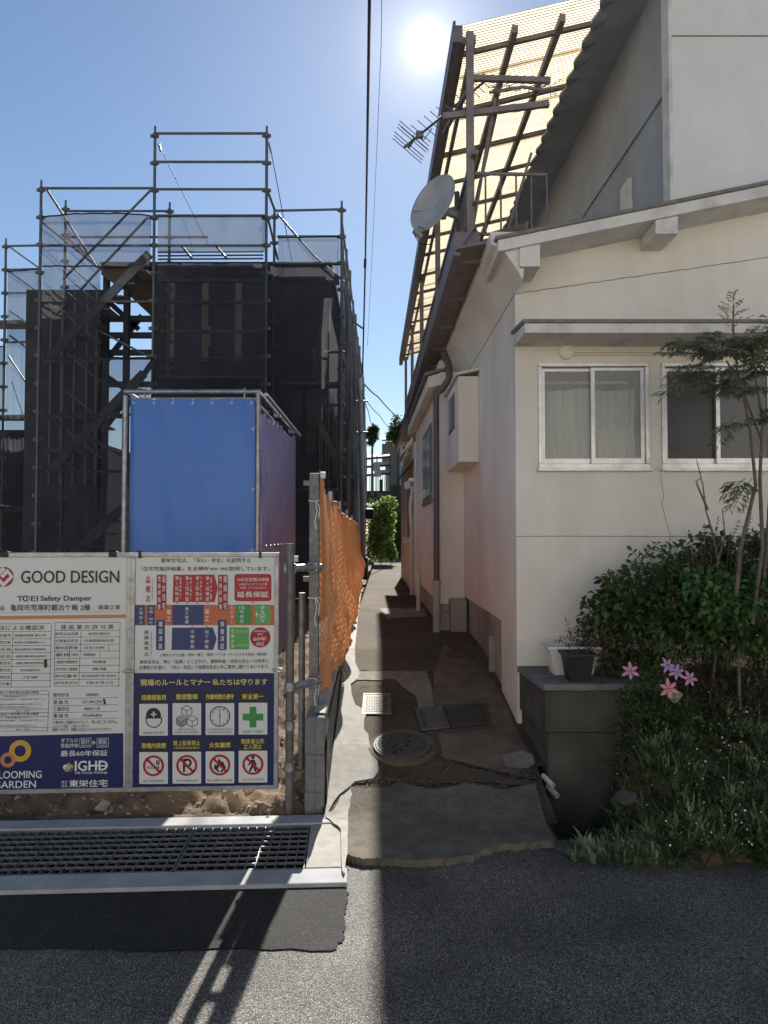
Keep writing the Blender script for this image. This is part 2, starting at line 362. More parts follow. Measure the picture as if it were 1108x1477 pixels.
M_rub = mat('dark_rubble', (.075, .068, .058), (.15, .135, .115), .95, 9, bump=.4); tag(rub.build('gravel', M_rub), kind='stuff')
# lighter repaired concrete patch in the alley
def px_patch(name, pts, m, zo, kind='structure', sub=True):
    mb = MB(); pp = []
    for i in range(len(pts)):
        a_, b_ = pts[i], pts[(i + 1) % len(pts)]
        for k in range(5): t = k / 5; pp.append((a_[0] * (1 - t) + b_[0] * t + rnd.uniform(-.7, .7), a_[1] * (1 - t) + b_[1] * t + rnd.uniform(-.7, .7)))
    g3 = [G(*p) for p in pp]; mb.poly([(p.x, p.y, gz(p.y) + zo) for p in g3]); o = mb.build(name, m); tag(o, kind=kind); return o
M_patchc = mat('repair_concrete', (.20, .18, .15), (.30, .27, .225), .9, 12, 9, .5, 150, dirt=(.13, .115, .09), dscale=5, damt=.6)
M_alley2 = mat('damp_alley_mortar', (.115, .093, .068), (.195, .163, .122), .9, 7, 9, .7, 130, dirt=(.07, .06, .05), dscale=3, damt=.7, spots=((.24, .21, .17), 170, .86))
px_patch('smooth_mortar_area', [(626, 972), (640, 930), (700, 965), (728, 1012), (746, 1056), (770, 1100), (742, 1118), (700, 1108), (640, 1095), (632, 1060), (714, 1052), (703, 1016), (625, 1018)], M_alley2, .003)
px_patch('repaired_concrete_patch', [(512, 970), (560, 969), (615, 969), (621, 985), (626, 1022), (604, 1024), (599, 1005), (580, 992), (570, 981), (515, 983)], M_patchc, .006)
px_patch('threshold_concrete_patch', [(548, 878), (612, 878), (618, 890), (560, 893)], M_patchc, .006)
px_patch('pale_mortar_dab', [(724, 1094), (752, 1086), (768, 1092), (772, 1106), (760, 1112), (730, 1110)], M_patchc, .012)
px_patch('concrete_fillet', [(467, 1180), (480, 1174), (492, 1154), (505, 1142), (508, 1150), (503, 1175), (501, 1236), (497, 1266), (493, 1262), (492, 1200)], M_conc, .016)
# new concrete strip along the block wall
RB = [(3.93, -.31, -.30), (3.98, -.31, -.29), (4.05, -.31, -.272), (4.12, -.31, -.245), (4.18, -.31, -.20), (4.24, -.31, -.165), (4.27, -.31, -.06), (4.33, -.31, -.035), (4.42, -.31, -.035), (4.52, -.31, -.065), (4.62, -.31, -.09), (4.75, -.31, -.10), (4.82, -.31, -.13), (4.95, -.31, -.132), (5.05, -.31, -.12), (5.12, -.312, -.135), (5.2, -.313, -.20), (5.4, -.317, -.235), (5.6, -.32, -.25), (5.72, -.325, -.20), (5.85, -.33, -.19), (6.1, -.333, -.235), (6.5, -.34, -.255), (7.3, -.355, -.27), (8.5, -.377, -.30), (12, -.44, -.37), (16, -.51, -.45), (21, -.60, -.55)]
sheet('concrete_kerb_strip', RB, M_conc, .010, thick=.012)

# ================================================================== STREET GUTTER
gut = empty('street_gutter'); tag(gut, kind='structure')
def fbox(mb, u0, u1, v0, v1, z0, z1):
    return mb.hexa([FR(u0, v0, z0), FR(u1, v0, z0), FR(u1, v1, z0), FR(u0, v1, z0), FR(u0, v0, z1), FR(u1, v0, z1), FR(u1, v1, z1), FR(u0, v1, z1)])
UE = -.165
mb = MB(); fbox(mb, -6, .02, 0, .145, -.5, .022); mb.build('front_kerb', M_kerb, gut, bevel=.006)
mb = MB(); fbox(mb, -6, .0, .645, .76, -.5, .03); mb.build('back_kerb', M_kerb, gut, bevel=.006)
mb = MB(); fbox(mb, UE, -.003, .147, .643, -.5, .024); mb.build('end_kerb', M_conc, gut, bevel=.004)
mb = MB(); pts = [FR(.02, 0, .02), FR(.02, .35, .03), FR(.0, .62, .04), FR(-.0, .80, .05), FR(-.06, .98, .10), FR(-.14, .93, .06), FR(-.12, .70, .034), FR(-.002, .5, .026), FR(-.001, .1, .023)]
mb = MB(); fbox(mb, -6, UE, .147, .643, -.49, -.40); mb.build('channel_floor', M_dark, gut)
mb = MB(); fbox(mb, UE - .006, UE - .001, .151, .639, -.40, -.032); mb.build('shade_liner', M_dark, gut)  # near-black liners added; their colour stands for the shade inside the channel
for nm_, (v0_, v1_) in (('shade_liner', (.1455, .150)), ('shade_liner', (.640, .6445))): mb = MB(); fbox(mb, -6, UE - .001, v0_, v1_, -.40, .004); mb.build(nm_, M_dark, gut)
grp = 'steel gratings over the street gutter'
labs = ['short cut steel grating at the street corner end of the gutter', 'full length steel grating in the middle, left of the short corner grating', 'steel grating running out of the picture at the left edge']
for gi, (u0, u1) in enumerate(((-.745, UE - .006), (-1.738, -.752), (-2.731, -1.745), (-3.724, -2.738))):
    if gi == 3: continue
    gr = empty('steel_grating', FR((u0 + u1) / 2, .395, 0), ROT); tag(gr, labs[gi], 'grating', grp)
    mb = MB(); fbox(mb, u0, u1, .149, .155, -.008, .021); fbox(mb, u0, u1, .635, .641, -.008, .021); fbox(mb, u0, u0 + .006, .156, .634, -.008, .021); fbox(mb, u1 - .006, u1, .156, .634, -.008, .021)
    mb.build('frame', M_steel, gr)
    nb = max(2, round((u1 - u0) / .045)); me = None
    for i in range(1, nb):
        u = u0 + (u1 - u0) * i / nb
        if me is None:
            mb = MB(); fbox(mb, u - .002, u + .002, .157, .633, -.008, .0195); o0 = mb.build('bar', M_steel, gr); me = o0.data; base = u
        else:
            o = o0.copy(); COL.objects.link(o); o.location = (u - base, 0, 0)
    me = None
    for j in range(1, 8):
        v = .155 + .48 * j / 8
        mb = MB(); fbox(mb, u0 + .007, u1 - .007, v - .003, v + .003, .008, .020); mb.build('cross_bar', M_steel, gr)

# ================================================================== SITE GROUND
sg = MB()
def sgz(x, y):
    b = .0 + .10 * min(1, max(0, (y - 3.95) / .6)) + .3 * min(1, max(0, (y - 4.6) / 3))
    return b + .03 * math.sin(x * 7 + y * 3) + .022 * math.sin(x * 17 - y * 11) + .012 * math.sin(x * 41 + y * 37) + rnd.uniform(-.006, .006)
sg.grid(lambda a_, b_: (lambda x, y: (x, y, sgz(x, y) if y > 4.0 else .015 + rnd.uniform(-.006, .006)))(-4.2 + 3.88 * a_, 3.93 - .05 * (1 - a_) * 2 + 4.2 * b_ ** 1.5), 190, 110)
tag(sg.build('site_soil', M_soil), kind='structure')
s2 = MB(); s2.add([(-60, 7.9, .38), (-.4, 7.9, .38), (-.7, 120, .5), (-60, 120, .5)], [(0, 1, 2, 3)]); s2.add([(-60, 3.2, 0), (-4.1, 3.6, 0), (-4.1, 7.9, .38), (-60, 7.9, .38)], [(0, 1, 2, 3)])
tag(s2.build('site_ground', M_soil), kind='structure')
st = MB()
def rock(mb, c, s_, rz=None):
    M3 = Matrix.Rotation(rnd.random() * 6, 3, 'Z') @ Matrix.Rotation(rnd.random() * 3, 3, 'X'); vs = []
    for v in ((1, 0, 0), (-1, 0, 0), (0, 1, 0), (0, -1, 0), (0, 0, 1), (0, 0, -1), (.6, .6, .5), (-.6, .5, .6), (.5, -.6, .6), (-.5, -.6, -.5)):
        u = Vector(v) * rnd.uniform(.75, 1.15); vs.append(M3 @ Vector((u.x * s_, u.y * s_ * .75, u.z * s_ * .6)) + Vector(c))
    import bmesh as _b
    mb._h = getattr(mb, '_h', []); bm = _b.new(); [bm.verts.new(v) for v in vs]; _b.ops.convex_hull(bm, input=bm.verts); bm.verts.ensure_lookup_table()
    bm.verts.index_update(); mb.add([v.co.copy() for v in bm.verts], [tuple(v.index for v in f.verts) for f in bm.faces]); bm.free()
for i in range(650):
    x = rnd.uniform(-2.2, -.45); y = 3.95 + rnd.random() ** 1.7 * 2.2; rock(st, (x, y, sgz(x, y) + .002), rnd.choice([.006, .008, .010, .014, .02]))
tag(st.build('gravel', M_stone), kind='stuff')
for (px, py, s_, lb) in ((148, 1152, .06, 'long flat grey stone lying in the soil under the left sign'), (212, 1170, .022, 'round pale stone near the gutter under the sign joint')):
    p = P(px, py, 4.05); mb = MB(); rock(mb, (p.x, p.y, .035), s_); tag(mb.build('stone', M_stone, bevel=.012, seg=3), lb, 'stone')
tw = MB()
for i in range(60):
    x = rnd.uniform(-2, -1.1); y = rnd.uniform(3.97, 4.15); a_ = rnd.random() * 3; l_ = rnd.uniform(.03, .12)
    tw.tube((x, y, .03), (x + l_ * math.cos(a_), y + .3 * l_ * math.sin(a_), .03 + rnd.uniform(0, .03)), .0018, 4)
tag(tw.build('dry_straw_debris', M_sheath2), kind='stuff')

# ================================================================== SIGN BOARDS
BV = .80; BO = FR(0, BV)
bn = Vector((-math.sin(ROT), math.cos(ROT), 0)); bu = Vector((math.cos(ROT), math.sin(ROT), 0))
def onb(px, py):
    d = ray(px, py); o = Vector((0, 0, CAMZ)); t = (BO - o).dot(bn) / d.dot(bn); q = o + d * t
    return ((q - BO).dot(bu), q.z)
CR = {'1': (0, 780, 3.886), '2': (180, 780, 3.886), '4': (190, 790, 5.036), 'a': (0, 790, 7.77), 'b': (90, 880, 7.77), 'c': (0, 960, 7.77), 'p': (0, 0, 1)}
def U(cr_, x, y): c = CR[cr_]; return onb(c[0] + x / c[2], c[1] + y / c[2])
PC = {'black': (.02, .02, .02), 'white': (.72, .72, .72), 'red': (.36, .02, .025), 'navy': (.010, .014, .095), 'blue': (.035, .045, .14), 'orange': (.50, .13, .05), 'green': (.04, .26, .06),
      'yellow': (.66, .55, .12), 'darkred': (.30, .01, .03), 'gold': (.55, .33, .05), 'copper': (.50, .20, .09), 'grey': (.25, .25, .25), 'paper': (.62, .63, .62), 'darkpanel': (.02, .02, .035), 'lightgreen': (.10, .34, .09)}
PM = {k: mat('print_' + k, v, rough=.45, spec=.4) for k, v in PC.items()}
class Board:
    def __init__(s, name, u0, u1, z0, z1, label):
        s.root = empty(name, (0, 0, 0)); s.root.location = BO; s.root.rotation_euler = (0, 0, ROT); tag(s.root, label, 'sign', 'construction notice boards')
        s.m = {}; s.u = (u0, u1); s.z = (z0, z1); s.tx = []
    cur = None; n = 0
    def g(s, col, nm):
        s.n += 1; k = s.cur or (nm, s.n)
        if k not in s.m: s.m[k] = []
        mb = MB(); mb.col = col; s.m[k].append(mb); return mb
    def w(s, u, z, l): return (u, -.006 - .0007 * l, z)
    def rect(s, cr_, x0, y0, x1, y1, col, l=1, nm='print'):
        a_ = U(cr_, x0, y0); b_ = U(cr_, x1, y0); c_ = U(cr_, x1, y1); d_ = U(cr_, x0, y1)
        s.g(col, nm).add([s.w(*d_, l), s.w(*c_, l), s.w(*b_, l), s.w(*a_, l)], [(0, 1, 2, 3)])
    def poly(s, cr_, pts, col, l=1, nm='print'):
        p = [s.w(*U(cr_, *q), l) for q in pts]; t = tessellate_polygon([[Vector(v) for v in p]]); s.g(col, nm).add(p, [tuple(x) for x in t])
    def circ(s, cr_, x, y, r, col, l=1, rin=0, nm='print', n=32, sy=1.0):
        c = U(cr_, x, y); rr = abs(U(cr_, x + r, y)[0] - c[0]); ri = rr * rin / r
        o = [s.w(c[0] + rr * math.cos(2 * math.pi * i / n), c[1] + sy * rr * math.sin(2 * math.pi * i / n), l) for i in range(n)]
        if rin:
            i_ = [s.w(c[0] + ri * math.cos(2 * math.pi * i / n), c[1] + sy * ri * math.sin(2 * math.pi * i / n), l) for i in range(n)]
            s.g(col, nm).add(o + i_, [(i, (i + 1) % n, n + (i + 1) % n, n + i) for i in range(n)])
        else: s.g(col, nm).add(o, [tuple(range(n))])
    def line(s, cr_, p, q, wd, col, l=2, nm='print'):
        a_ = Vector(U(cr_, *p)); b_ = Vector(U(cr_, *q)); d = (b_ - a_).normalized(); k = Vector((-d.y, d.x)) * (wd / CR[cr_][2] / 2 / 268)
        s.g(col, nm).add([s.w(*(a_ - k), l), s.w(*(b_ - k), l), s.w(*(b_ + k), l), s.w(*(a_ + k), l)], [(0, 1, 2, 3)])
    def rrect(s, cr_, x0, y0, x1, y1, r, col, l=1, nm='print'):
        pts = []
        for cx, cy, a0 in ((x1 - r, y1 - r, 0), (x0 + r, y1 - r, 90), (x0 + r, y0 + r, 180), (x1 - r, y0 + r, 270)):
            for k in range(5): t = R(a0 + 22.5 * k); pts.append((cx + r * math.cos(t), cy + r * math.sin(t)))
        s.poly(cr_, pts, col, l, nm)
    def txt(s, cr_, x0, y0, x1, y1, body, col='black', bold=.012, l=4, vert=False):
        s.tx.append((cr_, x0, y0, x1, y1, '\n'.join(body) if vert else body, col, bold, l, s.cur if s.cur and s.cur[0] != 'table_lines' else None))
    def finish(s):
        obs = []
        for t in s.tx:
            c = bpy.data.curves.new('t', 'FONT'); c.body = t[5]; c.resolution_u = 3; c.space_line = 1.25 if (t[5].count(chr(10)) > 1 or (chr(10) in t[5] and len(t[5]) < 5)) else .95; c.align_x = 'CENTER' if '\n' in t[5] else 'LEFT'
            o = bpy.data.objects.new('t', c); COL.objects.link(o); obs.append(o)
        bpy.context.view_layer.update(); dg = bpy.context.evaluated_depsgraph_get()
        for t, o in zip(s.tx, obs):
            me = bpy.data.meshes.new_from_object(o.evaluated_get(dg)); n = len(me.vertices)
            if n:
                co = np.zeros(n * 3); me.vertices.foreach_get('co', co); co = co.reshape(-1, 3); lo, hi = co.min(0), co.max(0)
                a_ = U(t[0], t[1], t[4]); b_ = U(t[0], t[3], t[4]); c_ = U(t[0], t[1], t[2])
                u = (co[:, 0] - lo[0]) / max(1e-6, hi[0] - lo[0]); v = (co[:, 1] - lo[1]) / max(1e-6, hi[1] - lo[1])
                X = a_[0] + u * (b_[0] - a_[0]); Z = a_[1] + v * (c_[1] - a_[1]); y = -.006 - .0007 * t[8]
                s.cur = t[9]; mb = s.g(t[6], 'lettering'); ch = abs(c_[1] - a_[1]) / max(1, (t[5].count(chr(10)) + 1)); bo = max(0, t[7]) * (.9 if ch > .028 else .45) * ch; fl = [tuple(p.vertices) for p in me.polygons]
                for kk, (ox, oz) in enumerate(((-1, 0), (1, 0), (0, .8), (0, -.8)) if bo > 0 else ((0, 0),)): mb.add([(x + ox * bo, y - kk * .00008, z + oz * bo) for x, z in zip(X, Z)], fl)
            bpy.data.meshes.remove(me); cu = o.data; bpy.data.objects.remove(o); bpy.data.curves.remove(cu)
        for (nm, k), mbs in s.m.items():
            V = []; Fc = []; mi = []; cols = []
            for q in mbs:
                if q.col not in cols: cols.append(q.col)
                n0 = len(V); V += [tuple(v) for v in q.v]; Fc += [tuple(i + n0 for i in f) for f in q.f]; mi += [cols.index(q.col)] * len(q.f)
            me = bpy.data.meshes.new(nm); me.from_pydata(V, [], Fc); [me.materials.append(PM[c_]) for c_ in cols]; me.polygons.foreach_set('material_index', mi)
            o = link(nm, me, s.root)
            if nm == 'table_lines': o['kind'] = 'stuff'
        # sheet and frame
        u0, u1 = s.u; z0, z1 = s.z; loc = s.root
        def lb(x0, x1, y0, y1, a_, b_): 
            q = MB(); q.bx(x0, x1, y0, y1, a_, b_); return q
        def put(nm, q, m, bev=0):
            me = bpy.data.meshes.new(nm); me.from_pydata([tuple(v) for v in q.v], [], q.f); me.materials.append(m); o = link(nm, me, s.root)
            if bev: b = o.modifiers.new('bevel', 'BEVEL'); b.width = bev; b.segments = 2
        put('panel', lb(u0 + .001, u1 - .001, -.006, -.001, z0 + .001, z1 - .001), M_signw)
        w_ = .022
        put('frame_rail', lb(u0 - w_, u1 + w_, -.014, .018, z1, z1 + w_), M_galv, .002); put('frame_rail', lb(u0 - w_, u1 + w_, -.014, .018, z0 - w_, z0), M_galv, .002)
        put('frame_rail', lb(u0 - w_, u0, -.0138, .0178, z0 + .0005, z1 - .0005), M_galv, .002); put('frame_rail', lb(u1, u1 + w_, -.0138, .0178, z0 + .0005, z1 - .0005), M_galv, .002)
M_signw = mat('sign_paper_white', (.60, .61, .60), (.66, .67, .66), .5, 2, 6, .12, 5, spec=.4)

# ---- right board
z1 = onb(300, 803)[1]; z0 = onb(300, 1133)[1]; uL = onb(195, 900)[0]; uR = onb(396, 900)[0]
B = Board('notice_board', uL, uR, z0, z1, 'right construction notice board with red warranty chart and eight safety pictograms')
B.txt('4', 215, 75, 865, 108, '東栄住宅は、「安心・安全」を証明する', bold=.014)
B.txt('4', 70, 136, 522, 168, '「住宅性能評価書」を全棟', bold=.014); B.txt('4', 524, 136, 562, 166, 'W', bold=.02); B.txt('4', 568, 142, 706, 164, '（設計・建設）', bold=.01); B.txt('4', 710, 136, 1005, 168, '取得しています。', bold=.014)
B.txt('4', 103, 210, 137, 392, '品確法', 'darkred', .01, vert=True); B.txt('4', 147, 212, 159, 392, '（住宅の品質確保促進）', 'darkred', 0, vert=True)
B.rect('4', 24, 414, 1043, 562, 'orange', 1)
B.rect('4', 22, 416, 98, 562, 'blue', 2); B.rect('4', 118, 416, 170, 562, 'blue', 2)
B.txt('4', 56, 430, 84, 550, '土地仕入', 'white', .01, vert=True); B.txt('4', 130, 428, 158, 552, '企画・設計', 'white', .01, vert=True)
B.txt('4', 256, 446, 288, 530, '着工', 'white', .01, vert=True)
B.rect('4', 298, 414, 526, 560, 'blue', 2); B.txt('4', 390, 430, 416, 548, '施工管理', 'white', .01, vert=True)
B.txt('4', 533, 442, 566, 530, '竣工', 'white', .01, vert=True); B.txt('4', 718, 424, 744, 545, 'お引渡し', 'white', .006, vert=True)
B.poly('4', [(760, 412), (862, 412), (880, 484), (862, 556), (760, 556)], 'green', 2); B.txt('4', 784, 422, 820, 446, '10', 'white', .01); B.txt('4', 786, 452, 818, 545, '年保証', 'white', .006, vert=True)
B.poly('4', [(890, 412), (1000, 412), (1018, 484), (1000, 554), (890, 554), (908, 484)], 'lightgreen', 2); B.txt('4', 896, 466, 922, 500, '+', 'white', .02); B.txt('4', 938, 420, 966, 478, '最長', 'white', .006, vert=True); B.txt('4', 930, 482, 974, 510, '50', 'white', .01); B.txt('4', 938, 514, 966, 542, '年', 'white', .006)
for (x0, t1) in ((185, '設計住宅'), (630, '建設住宅')):
    B.rrect('4', x0, 196, x0 + 70, 452, 10, 'darkred', 3); B.txt('4', x0 + 6, 206, x0 + 28, 446, '性能評価書', 'white', .004, vert=True); B.txt('4', x0 + 38, 204, x0 + 64, 446, t1, 'white', .004, vert=True)
B.poly('4', [(306, 196), (602, 194), (628, 292), (604, 394), (300, 394)], 'red', 2)
for i, (x, a_) in enumerate(((318, '基礎配筋完了'), (392, '躯体工事完了'), (466, '下地張り直前'), (540, '竣工時'))):
    B.txt('4', x, 206, x + 26, 384, '第%d回検査' % (i + 1), 'white', .006, vert=True); B.txt('4', x + 31, 212, x + 46, 378, a_, 'white', -.002, vert=True)
    B.poly('4', [(x + 2, 398), (x + 26, 398), (x + 14, 408)], 'darkred', 3)
B.rrect('4', 748, 190, 1016, 388, 22, 'red', 2); B.txt('4', 770, 218, 1000, 244, '10年目定期点検後', 'white', .008); B.txt('4', 782, 256, 986, 274, '5年毎のメンテナンス工事', 'white', 0); B.txt('4', 790, 282, 980, 300, '（有償）にてさらに安心の', 'white', 0); B.txt('4', 768, 318, 994, 360, '延長保証', 'white', .02)
B.poly('4', [(868, 392), (894, 392), (881, 403)], 'darkred', 3)
B.txt('4', 92, 598, 126, 785, '建築基準法', 'black', .006, vert=True); B.txt('4', 138, 596, 152, 790, '（安全基準を定めた法律）', 'black', 0, vert=True)
for (x0, t1) in ((180, '確認済証'), (628, '検査済証')):
    B.rrect('4', x0, 522, x0 + 64, 742, 10, 'blue', 3); B.txt('4', x0 + 18, 534, x0 + 46, 732, t1, 'white', .006, vert=True)
B.poly('4', [(296, 580), (592, 578), (620, 660), (594, 740), (292, 742)], 'blue', 2); B.txt('4', 428, 596, 458, 728, '中間検査', 'white', .006, vert=True); B.txt('4', 532, 596, 562, 728, '完了検査', 'white', .006, vert=True)
B.poly('4', [(436, 574), (456, 574), (446, 566)], 'blue', 3); B.poly('4', [(538, 574), (558, 574), (548, 566)], 'blue', 3)
B.rrect('4', 712, 578, 854, 738, 10, 'lightgreen', 2); B.txt('4', 722, 590, 748, 726, '定期点検', 'white', .006, vert=True); B.txt('4', 762, 598, 846, 614, '2 3 5 10', 'white', 0); B.txt('4', 756, 700, 846, 716, 'ヶ月 年 年 年', 'white', 0)
B.circ('4', 936, 650, 74, 'darkred', 2); B.txt('4', 890, 598, 980, 612, '長期保証住宅', 'white', 0); B.txt('4', 915, 620, 955, 634, '最長', 'white', 0); B.txt('4', 886, 644, 980, 676, '60年', 'white', .016); B.txt('4', 905, 684, 964, 710, '保証', 'white', .01)
B.txt('4', 205, 766, 980, 790, '土地仕入から企画・設計・施工・販売・アフターサービスまで自社一貫体制', bold=.002)
B.txt('4', 60, 814, 996, 842, '東栄住宅は、常に「品質」にこだわり、建物性能・技術力向上への探求と', bold=.012); B.txt('4', 58, 854, 1000, 884, '企業努力を通じ、「安心・安全」で快適な住まいをご提供し続けてまいります。', bold=.012)
# lower half
a_ = U('2', 48, 742); b_ = U('2', 845, 738)
B.rect('2', 36, 740, 862, 1380, 'navy', 1)
B.txt('2', 90, 776, 480, 812, '現場のルールとマナー', 'yellow', .026); B.txt('2', 494, 774, 800, 808, '私たちは守ります', 'yellow', .026)
heads = [['保護帽着用', '整理整頓', '作業時間の遵守', '安全第一'], ['現場内禁煙', '路上駐車禁止', '火気厳禁', '関係者以外\n立入禁止']]
caps = [['WEAR HELMET', 'KEEP THIS PLACE\nCLEAN AND ORDERLY', 'COMPLIANCE WITH\nWORKING HOURS', 'SAFETY FIRST'], ['NO SMOKING', 'NO PARKING', 'NO OPEN FLAMES', 'DO NOT ENTER']]
for r_ in range(2):
    for c_ in range(4):
        B.cur = ('pictogram', r_ * 4 + c_)
        x0 = (84, 270, 455, 640)[c_]; y0 = (912, 908, 908, 906)[c_] if r_ == 0 else (1182, 1180, 1178, 1174)[c_]; x1 = x0 + 160; y1 = y0 + 178; xc = (x0 + x1) / 2
        B.rect('2', x0 - 3, y0 - 72, x1 + 3, y0 + 182, 'darkpanel', 2); B.rrect('2', x0, y0, x1, y1, 5, 'paper', 3)
        h = heads[r_][c_]
        if r_ == 1 and c_ == 3: B.txt('2', x0 + 15, y0 - 66, x1 - 16, y0 - 8, h, 'yellow', .02)
        elif r_ == 1 and c_ == 1: B.txt('2', x0 + 5, y0 - 62, x1 - 5, y0 - 34, h, 'yellow', .02); B.txt('2', x0 + 5, y0 - 28, x1 - 5, y0 - 14, '工事車両は指定場所に', 'yellow', 0)
        else: w_ = {5: 68, 4: 60, 7: 78}[len(h)]; B.txt('2', xc - w_, y0 - 50, xc + w_, y0 - 20, h, 'yellow', .02)
        cpn = caps[r_][c_]; w_ = 70 if '\n' in cpn or len(cpn) > 13 else 60; B.txt('2', xc - w_, y1 - (36 if '\n' in cpn else 22), xc + w_, y1 - 8, cpn, 'black', -.002)
        if r_ == 1:
            cy = y0 + 76
            if c_ == 0:
                B.rect('2', xc - 34, cy + 4, xc + 20, cy + 16, 'black', 4); B.rect('2', xc - 28, cy + 7, xc + 12, cy + 13, 'paper', 5); B.rect('2', xc + 24, cy + 4, xc + 32, cy + 16, 'black', 4)
                for q in ((14, -32, 20, -6), (22, -28, 28, 0), (30, -32, 34, -4)): B.rect('2', xc + q[0], cy + q[1], xc + q[2], cy + q[3], 'black', 4)
            if c_ == 1: B.rect('2', xc - 22, cy - 36, xc - 10, cy + 38, 'black', 4); B.circ('2', xc + 4, cy - 14, 24, 'black', 4, rin=12); B.rect('2', xc - 10, cy - 38, xc + 4, cy - 26, 'black', 4); B.rect('2', xc - 10, cy, xc + 4, cy + 10, 'black', 4)
            if c_ == 2: B.poly('2', [(xc - 10, cy + 40), (xc - 34, cy + 18), (xc - 26, cy - 8), (xc - 18, cy + 4), (xc - 6, cy - 40), (xc + 10, cy - 14), (xc + 16, cy - 22), (xc + 34, cy + 14), (xc + 14, cy + 40)], 'black', 4); B.poly('2', [(xc, cy + 38), (xc - 12, cy + 22), (xc, cy), (xc + 14, cy + 22)], 'paper', 5)
            if c_ == 3: B.circ('2', xc, cy - 38, 9, 'black', 4); B.poly('2', [(xc - 10, cy - 26), (xc + 8, cy - 26), (xc + 22, cy + 4), (xc + 14, cy + 8), (xc + 8, cy - 4), (xc + 10, cy + 8), (xc + 22, cy + 40), (xc + 12, cy + 42), (xc, cy + 16), (xc - 14, cy + 42), (xc - 24, cy + 38), (xc - 10, cy + 8), (xc - 12, cy - 6), (xc - 22, cy + 8), (xc - 28, cy + 2)], 'black', 4)
            B.circ('2', xc, cy, 59, 'red', 6, rin=46); B.line('2', (xc - 38, cy - 38), (xc + 38, cy + 38), 13, 'red', 6)
        elif c_ == 0:
            cy = y0 + 66; B.circ('2', xc + 2, cy + 22, 46, 'black', 4, rin=40); B.rect('2', xc - 52, cy - 30, xc + 54, cy + 16, 'paper', 5)
            pts = [(xc - 42, cy + 8)] + [(xc + 42 * math.cos(R(180 - k * 15)), cy - 2 - 42 * math.sin(R(180 - k * 15))) for k in range(13)] + [(xc + 42, cy + 8), (xc + 50, cy + 16), (xc - 50, cy + 16)]
            B.poly('2', pts, 'black', 6); B.rect('2', xc - 14, cy - 12, xc + 16, cy - 4, 'paper', 7); B.rect('2', xc - 3, cy - 24, xc + 5, cy + 8, 'paper', 7)
        elif c_ == 1:
            def cube(cx, cy, s_, n=1):
                t = [(cx, cy - s_), (cx + s_ * .9, cy - s_ / 2), (cx, cy), (cx - s_ * .9, cy - s_ / 2)]; lw = 3.6
                P6 = [(cx, cy - s_), (cx + s_ * .9, cy - s_ / 2), (cx + s_ * .9, cy + s_ / 2), (cx, cy + s_), (cx - s_ * .9, cy + s_ / 2), (cx - s_ * .9, cy - s_ / 2)]
                for i in range(6): B.line('2', P6[i], P6[(i + 1) % 6], lw, 'black', 4)
                for k in (1, 3, 5): B.line('2', (cx, cy), P6[k], lw, 'black', 4)
                if n > 1:
                    for k in range(1, n):
                        f_ = k / n; B.line('2', (cx - s_ * .9 * f_, cy - s_ * .5 * f_), (cx - s_ * .9 * f_, cy + s_ - s_ * .5 * f_), lw, 'black', 4); B.line('2', (cx + s_ * .9 * f_, cy - s_ * .5 * f_), (cx + s_ * .9 * f_, cy + s_ - s_ * .5 * f_), lw, 'black', 4)
                        B.line('2', (cx - s_ * .9, cy - s_ / 2 + s_ * f_), (cx, cy + s_ * f_), lw, 'black', 4); B.line('2', (cx, cy + s_ * f_), (cx + s_ * .9, cy - s_ / 2 + s_ * f_), lw, 'black', 4)
                        B.line('2', (cx - s_ * .9 + s_ * .9 * f_, cy - s_ / 2 - s_ * .5 * f_), (cx + s_ * .9 * f_, cy - s_ * .5 * f_), lw, 'black', 4)
            cube(xc, y0 + 44, 32); cube(xc - 30, y0 + 102, 32, 3); cube(xc + 30, y0 + 102, 32)
        elif c_ == 2:
            cy = y0 + 74; B.circ('2', xc, cy, 58, 'black', 4, rin=52)
            for k in range(12):
                a_ = R(30 * k); B.txt('2', xc + 44 * math.sin(a_) - (7 if k in (10, 11, 0) else 4), cy - 44 * math.cos(a_) - 6, xc + 44 * math.sin(a_) + (7 if k in (10, 11, 0) else 4), cy - 44 * math.cos(a_) + 6, str(k or 12), 'black', .01)
            B.line('2', (xc, cy - 42), (xc, cy + 42), 3.5, 'black', 5); B.circ('2', xc, cy, 4, 'black', 6)
        else:
            cy = y0 + 80; B.rect('2', xc - 19, cy - 58, xc + 19, cy + 58, 'green', 4); B.rect('2', xc - 58, cy - 19, xc + 58, cy + 19, 'green', 5)
B.cur = None
B.finish()

# ---- left board
uR2 = onb(183, 900)[0]; uL2 = onb(-48, 900)[0]
Bl = Board('notice_board', uL2, uR2, z0, z1, 'left construction notice board with award logo, permit tables and blue bottom band')
